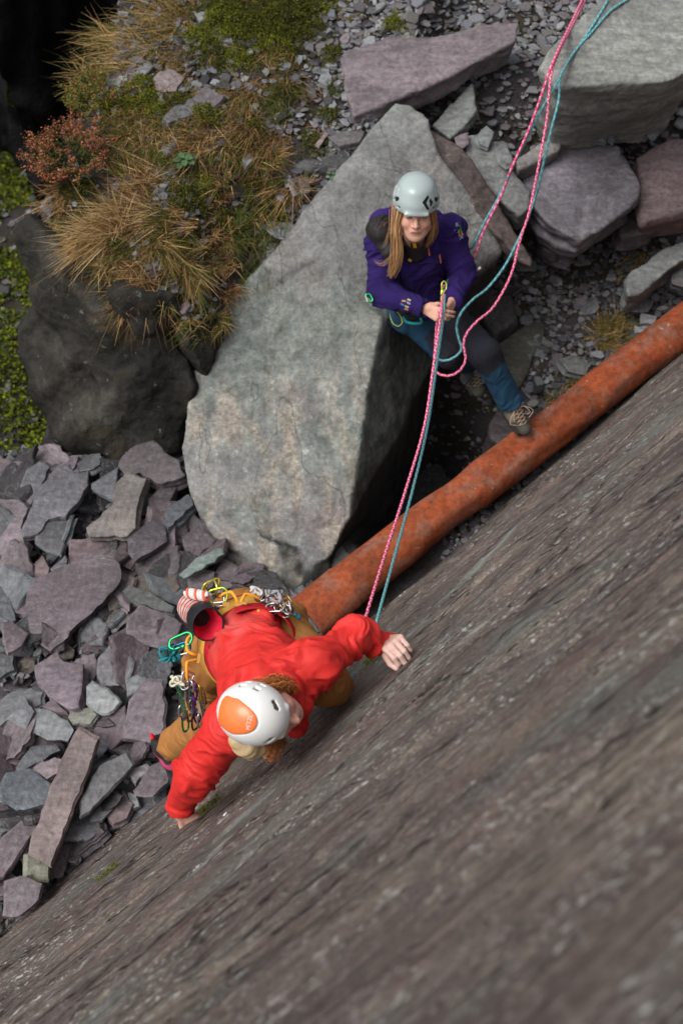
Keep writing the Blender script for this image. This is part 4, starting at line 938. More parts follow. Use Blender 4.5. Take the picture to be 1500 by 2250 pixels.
def tuft(px, py, n, length0, lean, pal, label, seed, radius=.07, spread=.5, droop=.6, comb=1.0, name='grass_tuft', dz=0, width=.0024):
    length = length0 * .68; n = int(n * 1.5); p = ground_at(px, py, dz); q = 1 if n < 700 else (4 if n < 1500 else 7); rq = np.random.default_rng(seed + 900); parts_ = []
    for k in range(q):
        o_ = rq.normal(0, radius * .8, 3) * np.array([1, 1, 0]) if q > 1 else np.zeros(3); g_ = ground_z(p + o_) - p[2] if q > 1 else 0; g_ = max(g_, -.08)
        parts_.append(blades(o_ + np.array([0, 0, g_]), n // q, length * rq.uniform(.55, 1.05), np.array(lean) + rq.normal(0, .35, 3) * (q > 1), spread, pal, seed + 37 * k, width, radius * (.55 if q > 1 else 1), droop, comb * rq.uniform(.7, 1.1)))
    V, F, T = join(parts_)
    o = mk(name, V, F, M_GRASS, tint=T, smooth=False); o.location = p
    return tag(o, label, 'grass tuft', 'grass tufts')
tuft(300, 480, 900, .25, (-.9, -.5, -.05), STRAW, 'longest straw coloured grass, combed out over the rim of the ledge', 1, .14, .35, .5)
tuft(215, 520, 420, .32, (-1.1, -.8, -.1), STRAW, 'sparse pale grass hanging over the dark boulder at the rim', 2, .10, .2, .5)
tuft(345, 410, 900, .20, (-.9, .1, -.05), STRAW + BROWN, 'straw grass behind the longest tuft, blown to the left', 3, .14, .35, .6)
tuft(385, 575, 1500, .22, (-.1, -.45, -.1), GREEN + STRAW[:3], 'round green and straw tuft hanging over the block at the rim', 4, .08, .5, 1.0)
tuft(285, 290, 900, .16, (-.5, -.2, 0), GREEN + STRAW[:2], 'small round green tuft on the slates near the orange bush', 5, .06, .6, .8)
tuft(300, 50, 1800, .27, (-1.0, -.2, 0), STRAW[:3] + GREEN[:2], 'big brown grass clump at the top left of the ledge', 6, .22, .3, .6)
tuft(330, 120, 800, .22, (-.9, -.3, -.05), STRAW + GREEN[:2], 'shorter brown clump just below the big one at the top', 7, .14, .35, .7)
tuft(560, 560, 1300, .20, (.2, -.5, 0), DGREEN + GREEN[:2], 'dense dark green tuft between the pale square stone and the big boulder', 8, .12, .5, .9)
tuft(655, 535, 500, .15, (.3, -.2, 0), GREEN + STRAW[:1], 'green and yellow tuft touching the upper edge of the big boulder', 9, .06, .6, .8)
tuft(600, 190, 900, .18, (-.5, -.6, 0), DGREEN + GREEN, 'fine green tuft beside the gravel in the upper middle', 10, .09, .5, .9)
tuft(440, 320, 1000, .2, (-.6, -.5, 0), BROWN + STRAW[:2] + GREEN[:2], 'brown grass mat right of the small round green tuft', 11, .15, .4, 1.0)
tuft(550, 250, 900, .2, (-.4, -.6, 0), STRAW[1:3] + GREEN[:2] + BROWN, 'reddish straw grass left of the gravel', 12, .13, .4, 1.0)
tuft(620, 345, 500, .17, (.6, -.3, 0), STRAW[:3] + GREEN[:1], 'straw tuft over the left end of the dark smooth stone', 13, .07, .5, .7)
tuft(605, 390, 500, .13, (-.2, -.3, 0), DGREEN + GREEN[:2], 'small dark green tuft under the dark smooth stone', 14, .06, .5, .8)
tuft(330, 620, 500, .30, (-.6, -.8, -.3), BROWN + STRAW[:2], 'brown dead grass dangling between the dark boulders', 15, .12, .3, .8)
tuft(480, 600, 600, .13, (0, -.5, 0), STRAW[:3] + BROWN, 'low straw tuft on loose slates above the big boulder', 16, .09, .5, .8)
tuft(450, 700, 500, .13, (.2, -.5, -.1), GREEN + STRAW[:2], 'small green tuft at the rim touching the upper left of the big boulder', 17, .07, .5, .9)
tuft(1345, 735, 1200, .21, (-.1, -.15, 0), STRAW[:3] + GREEN + [(.20, .10, .03)], 'largest tuft of green and rusty grass above the pipe', 18, .08, .55, .7)
tuft(1260, 865, 600, .15, (-.3, -.1, 0), GREEN[:3] + STRAW[:2], 'low green tuft just above the pipe, left of the largest one', 19, .06, .6, .7)
tuft(1390, 600, 500, .16, (-.4, -.2, 0), STRAW[:3] + GREEN[:2], 'straw tuft beside the grey wedge shaped block', 20, .06, .5, .7)
tuft(870, 70, 500, .08, (.2, -.2, 0), GREEN + [(.17, .17, .03)], 'yellow green tuft alone in the gravel above the purple slab', 21, .08, .5, .8)
tuft(770, 20, 400, .09, (.3, -.2, 0), GREEN + STRAW[:2], 'small tuft at the top edge left of the gravel', 22, .09, .5, .8)
tuft(735, 190, 400, .07, (0, -.2, 0), DGREEN, 'low dark green cushion at the left end of the purple slab', 23, .07, .5, .8)
# ground cover of grass over the ledge
rg = np.random.default_rng(77); L = []
def grassy(px, py):
    s = 1.0
    if px > 640: s = .15
    if py > 430 and px > 560: s = .12
    return s
n = 0
while n < 340:
    px, py = rg.uniform(95, 720), rg.uniform(-40, 740)
    if rg.uniform() > grassy(px, py): continue
    p = ground_at(px, py)
    if not inl(np.array([p[0]]), np.array([p[1]]))[0] or abs(p[0]) > 3: continue
    f = fbm(np.array([[px / 130, py / 130, 3.0]]), 2, 3)[0]
    if f < -.30 + .5 * rg.uniform() ** 3: continue
    kind = rg.integers(4); pal = [STRAW[:3], GREEN + STRAW[1:2], BROWN + STRAW[1:3], GREEN + BROWN[:1]][kind]
    L.append(blades(p, int(rg.uniform(50, 130)), rg.uniform(.045, .125), (-.6 + rg.normal(0, .3), -.4 + rg.normal(0, .3), 0), .5, pal, 300 + n, .0022, rg.uniform(.04, .1), .9, .8)); n += 1
for k in range(26):
    px, py = rg.uniform(1200, 1440), rg.uniform(560, 900); p = ground_at(px, py)
    if face_dist(p) < .3: continue
    L.append(blades(p, 18, .08, (0, 0, 0), .6, STRAW[:3] + GREEN[:1] + BROWN, 600 + k, .0018, .05, .8, .8))
V, F, T = join(L); tag(mk('grass', V, F, M_GRASS, tint=T, smooth=False), 'thin dead and green grass spread over the ledge', 'grass', kind='stuff')

def leafs(P, size, pal, seed, flat=.5):
    """small leaf shaped faces at the given points"""
    rg = np.random.default_rng(seed); n = len(P); a = rg.normal(0, 1, (n, 3)); a[:, 2] *= flat; a /= np.linalg.norm(a, axis=1, keepdims=True)
    b = np.cross(a, rg.normal(0, 1, (n, 3))); b /= np.maximum(np.linalg.norm(b, axis=1, keepdims=True), 1e-6); s = (size * rg.uniform(.6, 1.3, n))[:, None]
    V = np.stack([P, P + a * s * .5 + b * s * .28, P + a * s, P + a * s * .5 - b * s * .28], 1).reshape(-1, 3)
    F = (np.arange(n) * 4)[:, None] + np.arange(4)[None]; pal = np.array(pal); t = pal[rg.integers(0, len(pal), n)] * rg.uniform(.75, 1.25, (n, 1))
    return V, F, np.repeat(t, 4, 0)
MOSSP = [(.12, .135, .012), (.15, .16, .014), (.085, .10, .012), (.065, .07, .015)]
DMOSS = [(.05, .055, .012), (.07, .07, .012), (.035, .038, .012), (.11, .11, .012)]
def cushion(cx, cy, rx, n, pal, seed, h=.035):
    rg = np.random.default_rng(seed); a = rg.uniform(0, 6.28, n); r = rx * np.sqrt(rg.uniform(0, 1, n)) * (1 + .35 * np.sin(a * 3 + seed))
    X = cx + np.cos(a) * r; Y = cy + np.sin(a) * r
    Z = terr(X, Y) + h * np.clip(1 - (r / rx) ** 2, 0, 1) * (1 + .5 * fbm(np.stack([X, Y, 0 * X], -1) * 14, 2, seed)) + .014 + rg.uniform(-.004, .006, n)
    return leafs(np.stack([X, Y, Z], -1), .011, pal, seed, .7)
L = []
for k, (px, py, r, pal) in enumerate([(560, 30, .26, DMOSS), (620, 60, .24, DMOSS), (600, 100, .16, MOSSP), (540, 70, .18, DMOSS), (440, 90, .12, MOSSP), (470, 130, .10, DMOSS), (520, 140, .10, MOSSP), (315, 190, .08, MOSSP), (340, 250, .08, MOSSP), (325, 225, .07, MOSSP), (230, 240, .06, MOSSP), (355, 360, .06, MOSSP), (690, 330, .09, DMOSS), (135, 470, .06, DMOSS), (170, 495, .05, DMOSS), (400, 545, .06, MOSSP), (640, 15, .2, DMOSS), (700, 20, .12, MOSSP), (520, 350, .10, DMOSS), (210, 350, .07, DMOSS), (860, 60, .07, MOSSP), (420, 450, .12, DMOSS), (590, 480, .10, DMOSS), (500, 500, .10, DMOSS), (350, 500, .12, DMOSS), (500, 60, .2, MOSSP), (680, 70, .14, DMOSS), (480, 30, .14, DMOSS), (250, 170, .1, DMOSS), (290, 240, .08, MOSSP), (390, 230, .09, DMOSS), (450, 260, .1, MOSSP), (560, 300, .09, DMOSS), (180, 430, .1, DMOSS), (280, 380, .1, MOSSP), (460, 420, .08, MOSSP), (560, 430, .08, DMOSS), (250, 560, .1, DMOSS), (620, 470, .06, MOSSP), (730, 130, .08, DMOSS), (720, 260, .07, DMOSS)]):
    p = ground_at(px, py); L.append(cushion(p[0], p[1], r, int(26000 * r * r * 6 / 1.5) + 400, pal, 700 + k, .02 + r * .25))
V, F, T = join(L); tag(mk('moss', V, F, M_MOSS, tint=T, smooth=False), 'yellow green moss cushions between the stones of the ledge', 'moss', kind='stuff')
# moss over the low ground beyond the dark boulders
rg = np.random.default_rng(99); n = 130000
X = rg.uniform(-5.2, -1.72, n); Y = rg.uniform(4.0, 12, n); m = fbm(np.stack([X, Y, 0 * X], -1) * 1.8, 4, 44)
k = (m > -.34 - .1 * rg.uniform(0, 1, n)); X = X[k]; Y = Y[k]; Z = terr(X, Y); cl = 0.05 * np.clip(m[k] + .12, 0, 1) + .02 * fbm(np.stack([X, Y, 0 * X], -1) * 9, 2, 46)
V, F, T = leafs(np.stack([X, Y, Z + cl + .03], -1), .035, [(.11, .14, .010), (.15, .17, .012), (.06, .08, .01), (.03, .04, .012)], 47, .6)
tag(mk('moss_bank', V, F, M_MOSS, tint=T, smooth=False), 'bright green moss on the lower bank beyond the dark boulders', 'moss', kind='stuff')
def d_bank(X, Y): return np.where((X < -1.75) & (Y > 3.9), .8, 0)
chips('bank_gravel', 800, ((-4.5, 3.9), (-1.7, 9.5)), .035, 9, PALG + PALD, 'slate pieces showing through the moss of the lower bank', d_bank)

# heather bush with rusty flowers at the rim
def bush(px, py, label, name, pal_leaf, pal_fl, r, h, nst, seed, group=None, lean=(-.5, 0, 0)):
    base = at_z(px, py, 1.16); rg = np.random.default_rng(seed); root = bpy.data.objects.new(name, None); COL.objects.link(root); root.location = base
    A = Acc(); PL = []; PF = []
    for k in range(nst):
        a = rg.uniform(0, 6.28); s = r * math.sqrt(rg.uniform()); d = nrm(np.array([math.cos(a) * s * 1.5 / h, math.sin(a) * s * 1.5 / h, 1]) + np.array(lean) * .6 + rg.normal(0, .12, 3)); L = h * rg.uniform(.6, 1.1)
        p0 = np.array([math.cos(a) * s * .5, math.sin(a) * s * .5, -.02]); P = np.array([p0 + d * L * q + np.array([0, 0, -.06 * q * q]) for q in np.linspace(0, 1, 5)])
        V, F, U = tube(P, np.linspace(.0018, .0008, 5), 4); A.add(V, F, (.06, .04, .02))
        m = 60; q = rg.uniform(.25, 1, m); PL.append(p0 + d * L * q[:, None] + rg.normal(0, .010, (m, 3)))
        m = 34; q = rg.uniform(.66, 1.05, m); PF.append(p0 + d * L * q[:, None] + rg.normal(0, .009, (m, 3)))
    A.build('stem', M_GRASS, root)
    V, F, T = leafs(np.vstack(PL), .011, pal_leaf, seed); mk('foliage', V, F, M_GRASS, root, smooth=False, tint=T)
    if pal_fl:
        V, F, T = leafs(np.vstack(PF), .013, pal_fl, seed + 1); mk('flowers', V, F, M_GRASS, root, smooth=False, tint=T)
    return tag(root, label, 'bush', group)
bush(155, 350, 'rusty orange flowered heather bush on the left rim of the ledge', 'heather_bush', DGREEN, [(.34, .10, .045), (.42, .15, .07), (.26, .07, .035), (.16, .06, .07)], .20, .20, 120, 3)
bush(225, 225, 'greener heather with few orange tips above the rusty one', 'heather_bush', GREEN[:3] + [(.10, .13, .02)], [(.26, .12, .04), (.10, .12, .02)], .16, .17, 90, 4, lean=(-.3, .1, 0))
# leafy green plants
def leafy(px, py, n, size, label, seed):
    base = ground_at(px, py, .02); rg = np.random.default_rng(seed); root = bpy.data.objects.new('leafy_plant', None); COL.objects.link(root); root.location = base
    for k in range(n):
        a = k * 2.4; r = size * (.35 + .65 * k / n); c = np.array([math.cos(a) * r, math.sin(a) * r, .05 - .02 * k / n]); d = nrm((math.cos(a), math.sin(a), .35)); sd = nrm(np.cross(d, (0, 0, 1)))
        V = []; F = []; m = 8
        for i in range(m + 1):
            u = i / m; w = size * .42 * math.sin(math.pi * min(1, u * .93 + .05)) ** .7; cc = c + d * size * 1.1 * (u - .3) - np.array([0, 0, .018 * u * u])
            V += [cc - sd * w + np.array([0, 0, .006]), cc, cc + sd * w + np.array([0, 0, .006])]
        for i in range(m):
            F += [[3 * i, 3 * i + 1, 3 * i + 4, 3 * i + 3], [3 * i + 1, 3 * i + 2, 3 * i + 5, 3 * i + 4]]
        mk('leaf', V, F, M_LEAF, root, tint=np.array([.055, .115, .045]) * rg.uniform(.8, 1.25))
    A = Acc(); V, F, U = tube([(0, 0, -.03), (0, 0, .04)], .003, 6); A.add(V, F, (.05, .08, .03)); A.build('stem', M_GRASS, root)
    return tag(root, label, 'plant')
t = NT('leaf', 0.55, 0.3); M_LEAF = t.done(t.attr())
leafy(408, 368, 9, .045, 'foxglove like rosette of broad grey green leaves amid the straw grass', 5)
leafy(727, 402, 4, .028, 'tiny bright green leaves by the pinkish five sided slate', 6)
# small plants rooted in cracks of the rock face
for k, (px, py, lab) in enumerate([(238, 1918, 'tiny green moss tuft low on the rock face'), (462, 1772, 'dark green moss strip in the crack beside the lower hand'), (822, 1446, 'small moss spot on the rock face under the raised sleeve')]):
    p = on_face(px, py, .01); rg = np.random.default_rng(k); m = 350; P = p + SU * rg.uniform(-.05, .05, (m, 1)) + SV * rg.normal(0, .010, (m, 1)) + SN * rg.uniform(-.005, .016, (m, 1))
    V, F, T = leafs(P - p, .008, MOSSP if k != 1 else DMOSS, 20 + k); o = mk('moss_tuft', V, F, M_MOSS, smooth=False, tint=T); o.location = p; tag(o, lab, 'moss')
# bolt hanger / piton eye fixed in the face
# ------------------------------------------------------------------ cloth, skin and gear materials
def cloth(name, rough=.8, scale=900, weave=.25, chalk=None, sheen=0.0):
    t = NT(name, rough, .3); p = t.pos(); c = t.mix(1.0, t.attr(), t.ramp(t.noise(p, 9, 4), [(.3, .88), (.7, 1.10)]), 'MULTIPLY')
    b = t.bump(t.noise(p, scale, 2, .5), weave, .001); b = t.bump(t.noise(p, 26, 4, .6, .6), .35, .008, b)
    if sheen: t.b.inputs['Sheen Weight'].default_value = sheen
    return t.done(c, b)
M_FLEECE = cloth('fleece', .95, 420, .5); M_SHELL = cloth('shell_jacket', .62, 1500, .12); M_TROUSER = cloth('trouser_cloth', .85, 900, .3)
M_LINING = cloth('black_lining', .6, 900, .2); M_WEB = cloth('webbing', .7, 1400, .3)
t = NT('skin', .5, .35); c = t.attr(); p = t.pos()
c = t.mix(1.0, c, t.ramp(t.noise(p, 60, 4), [(.3, .9), (.7, 1.08)]), 'MULTIPLY')
t.b.inputs['Subsurface Weight'].default_value = .08; t.b.inputs['Subsurface Radius'].default_value = (.01, .004, .002); M_SKIN = t.done(c, t.bump(t.noise(p, 300, 2), .15, .001))
t = NT('helmet_shell', .32, .5); M_HELMET = t.done(t.attr()); t.b.inputs['Coat Weight'].default_value = .15
t = NT('strand_hair', .5, .4); M_HAIR = t.done(t.attr())
t = NT('anodised_metal', .28, .5); M_ANO = t.done(t.attr(), metal=.85)
t = NT('rubber_and_leather', .75, .3); M_SHOE = t.done(t.attr(), t.bump(t.noise(t.pos(), 120, 3), .3, .002))
t = NT('elastic_cord', .8, .3); M_CORD = t.done(t.attr())
def rope_mat(name, ca, cb, k=26.0):
    t = NT(name, .8, .25); uvn = t.n('UVMap').outputs[0]; s = t.n('SeparateXYZ', None, Vector=uvn)
    a = t.math('FRACT', t.math('ADD', t.math('MULTIPLY', s.outputs[1], k), s.outputs[0]))
    b = t.math('FRACT', t.math('SUBTRACT', t.math('MULTIPLY', s.outputs[1], k * 1.0), t.math('MULTIPLY', s.outputs[0], 1.0)))
    m = t.math('MAXIMUM', t.math('LESS_THAN', a, .24), t.math('LESS_THAN', b, .16))
    w = t.n('TexWave', {'wave_type': 'BANDS', 'bands_direction': 'Y'}, Vector=uvn, Scale=120.0, Distortion=0.0)
    return t.done(t.mix(m, ca, cb), t.bump(w.outputs[1], .5, .001))
M_PINK = rope_mat('pink_rope', (.74, .040, .19), (.62, .40, .43)); M_TEAL = rope_mat('teal_rope', (.050, .30, .35), (.27, .38, .39))

# ------------------------------------------------------------------ body building
def limb_wrinkle(V, N, segs, amp, seed, freq=24, low=.35):
    """folds that run around each limb, strongest near the joints"""
    acc = np.zeros(len(V)); wt = np.zeros(len(V)) + 1e-12
    for k, (a, b, r) in enumerate(segs):
        a = np.array(a); b = np.array(b); ab = b - a; L = np.linalg.norm(ab); d = ab / L; t = np.clip(((V - a) @ d) / L, 0, 1)
        q = V - (a + t[:, None] * ab); dist = np.linalg.norm(q, axis=1) / r; w = np.exp(-(dist - dist.min()) * 7)
        x, y, _ = frame(d); loc = np.stack([(V - a) @ x * 7, (V - a) @ y * 7, (V - a) @ d * freq + 3 * fbm(V * 6 + k, 2, seed)], -1) + k * 5.1
        n1 = np.abs(fbm(loc * .8, 2, seed, .5)); n2 = np.abs(fbm(loc * np.array([1.5, 1.5, 1.1]) + 9, 2, seed + 2, .5)); f = (1 - np.clip(n1 * 4.0, 0, 1.6)) + .45 * (1 - np.clip(n2 * 4, 0, 1.5)); f2 = fbm(loc * np.array([.3, .3, .22]), 2, seed + 5)
        J = .5 + .5 * np.cos(2 * math.pi * t); acc += w * (f * amp * (.40 + .60 * J) + f2 * amp * low * .6); wt += w
    return V + N * (acc / wt)[:, None]
def corners(P, a, b): return [P(x, y, z) for x in (a[0], b[0]) for y in (a[1], b[1]) for z in (a[2], b[2])]
def skin_head(s, C, Rr, Fv, Uv, k, neck):
    """C: centre of the head at eye height; k: scale"""
    P = lambda r, f, u: np.array(C) + k * (Rr * r + Fv * f + Uv * u); ax = [Rr, Fv, Uv]; S = lambda *a: np.array(a) * k
    s.ell(P(0, -.012, .035), S(.074, .094, .080), ax, .01)
    s.ell(P(0, .030, -.030), S(.0565, .060, .075), ax, .03 * k)
    s.ell(P(0, .048, -.078), S(.040, .036, .032), ax, .03 * k)
    s.ell(P(0, .075, -.103), S(.016, .014, .015), ax, .018 * k)
    for e in (-1, 1):
        s.ell(P(e * .040, .055, -.036), S(.024, .028, .024), ax, .02 * k)
        s.cone(P(e * .055, .02, -.06), P(e * .02, .065, -.095), .018 * k, .012 * k, .03 * k)
        s.ell(P(e * .0735, -.008, -.012), S(.011, .020, .032), ax, .006 * k)
    s.cone(P(-.034, .080, .020), P(.034, .080, .020), .010 * k, .010 * k, .015 * k)
    for e in (-1, 1):
        s.ell(P(e * .031, .100, .000), S(.019, .014, .0105), ax, .008 * k, 's')
        s.ell(P(e * .031, .0755, .000), S(.0145, .0135, .0125), ax, .003 * k)
    s.cone(P(0, .084, .006), P(0, .106, -.034), .0075 * k, .0115 * k, .010 * k)
    for e in (-1, 1): s.ell(P(e * .012, .094, -.038), S(.0085, .010, .007), ax, .006 * k)
    s.ell(P(0, .080, -.062), S(.026, .018, .018), ax, .012 * k)
    s.cone(P(-.017, .0905, -.0615), P(.017, .0905, -.0615), .0048 * k, .0048 * k, .004 * k)
    s.cone(P(-.013, .0885, -.0705), P(.013, .0885, -.0705), .0050 * k, .0050 * k, .004 * k)
    s.cone(P(-.022, .1005, -.0662), P(.022, .1005, -.0662), .0016, .0016, .003 * k, 's')
    s.cone(P(0, -.02, -.05), neck, .052 * k, .058 * k, .03)
def paint_head(V, T, C, Rr, Fv, Uv, k, brow=(.20, .11, .055), lip=(.46, .17, .14)):
    q = (V - C) / k; r = q @ Rr; f = q @ Fv; u = q @ Uv; near = (np.linalg.norm(q, axis=1) < .16)
    def put(m, c, a=1.0):
        m = np.clip(m, 0, 1)[:, None] * a * near[:, None]; T[:] = T * (1 - m) + np.array(c) * m
    ar = np.abs(r)
    put(np.exp(-((ar - .042) / .017) ** 2 - ((u + .036) / .017) ** 2) * (f > .03), (.55, .19, .14), .42)
    put(np.exp(-(r / .014) ** 2 - ((u + .034) / .012) ** 2) * (f > .09), (.58, .22, .16), .4)
    put((np.abs(u + .066) < .0068 * np.sqrt(np.clip(1 - (r / .023) ** 2, 0, 1))) * (f > .07), lip, .7)
    put((np.abs(u + .0662) < .0012) * (ar < .017) * (f > .07), (.12, .03, .03))
    put(np.exp(-((u - (.0185 - 8 * (ar - .03) ** 2)) / .0035) ** 2) * (ar > .013) * (ar < .050) * (f > .06), brow, .8)
    lid = .0035 - 14 * (ar - .031) ** 2
    put((np.abs(u - (lid - .004)) < .0032) * (np.abs(ar - .031) < .0135) * (f > .065), (.05, .03, .02), .9)
    put((np.abs(u - (lid - .0075)) < .0022) * (np.abs(ar - .031) < .011) * (f > .065), (.45, .42, .40), .6)
    return T
def hand(s, wrist, dirv, palm, side, curls, spread=.10, k=1.0, thumb=(.9, .35, .55), pal_bend=0.0):
    """dirv: towards the fingers; palm: out of the palm; side: +1 when the thumb is along cross(dir, palm)"""
    d = nrm(dirv); p = nrm(np.array(palm) - d * np.dot(palm, d)); x = np.cross(d, p) * side; w = np.array(wrist)
    tips = []
    L = [(.043, .026, .019), (.047, .030, .021), (.043, .028, .020), (.034, .021, .018)]
    for i in range(4):
        off = (.030 - .020 * i) * k; kn = w + d * (.088 - .004 * abs(i - 1)) * k + x * off - p * .004
        s.cone(w + x * off * .55 + d * .01, kn, .0145 * k, .0115 * k, .012)
        a = curls[i]; dd = nrm(d + x * spread * (1.5 - i) * .5); pos = kn; r = .0088 * k * (1, 1.03, .98, .87)[i]; ang = 0
        for j in range(3):
            ang += a * (1.0, 1.15, .7)[j]; q = dd * math.cos(ang) + p * math.sin(ang); nx = pos + q * L[i][j] * k
            s.cone(pos, nx, r * (1.08, 1.0, .93)[j], r * (1.0, .93, .84)[j], .0035); pos = nx
        tips.append(pos)
    b = w + d * .022 * k + x * .026 * k + p * .004; m = b + (x * thumb[0] * .55 + d * thumb[1] + p * thumb[2] * .5) * .045 * k
    s.cone(w + d * .02 * k + x * .01, b, .017 * k, .016 * k, .012); s.cone(b, m, .0155 * k, .0115 * k, .010)
    m2 = m + nrm(d * .9 + x * .25 + p * thumb[2]) * .032 * k; m3 = m2 + nrm(d + p * thumb[2] * 1.3 - x * .25) * .026 * k
    s.cone(m, m2, .0110 * k, .0098 * k, .004); s.cone(m2, m3, .0098 * k, .0082 * k, .003)
    return tips
def strands(name, guides, n, pal, parent, seed, rad=.0011, spread=.02, curl=0.0, cf=60, seg=18, core=0.0):
    rg = np.random.default_rng(seed); A = Acc()
    if core:
        for g in guides:
            P = catmull(g, 5); V, F, U = tube(P, core * (1 - .75 * np.linspace(0, 1, len(P)) ** 2), 8); A.add(V, F, np.array(pal[-1]) * .7)
    for q in range(n):
        g = guides[rg.integers(len(guides))]; g = catmull(g, 20 if curl else 6); m = len(g); o0 = rg.normal(0, spread, 3); o1 = o0 * rg.uniform(.4, 1.2) + rg.normal(0, spread * .5, 3)
        t = np.linspace(0, 1, m)[:, None]; P = g + o0 * (1 - t) + o1 * t; cut = rg.uniform(.8, 1.0); P = P[:max(4, int(m * cut))]; m = len(P)
        if curl:
            T = np.gradient(P, axis=0); x, y, _ = frame(T[m // 2]); ph = rg.uniform(0, 6.28); s_ = np.linspace(0, 1, m) * np.linalg.norm(T, axis=1).sum()
            f = cf * rg.uniform(.8, 1.2); P = P + curl * (np.cos(s_ * f + ph)[:, None] * x + np.sin(s_ * f + ph)[:, None] * y)
        else: P = P + .004 * np.sin(np.linspace(0, 5, m) + rg.uniform(0, 6))[:, None] * rg.normal(0, 1, 3)
        r = rad * (1 - .7 * np.linspace(0, 1, m) ** 3); V, F, U = tube(P, r, 4, cap=False); c = np.array(pal[rg.integers(len(pal))]) * rg.uniform(.75, 1.25)
        A.add(V, F, c * (1 + .0 * V[:, :1]))
    return A.build(name, M_HAIR, parent)
def sdf_part(name, s, mat, parent, tint, wr=None, smooth=True):
    V, F = s.mesh(); N = vnormals(V, F)
    if wr: V = wr(V, N)
    T = tint(V, N) if callable(tint) else np.tile(np.array(tint, float), (len(V), 1))
    return mk(name, V, F, mat, parent, True, T)

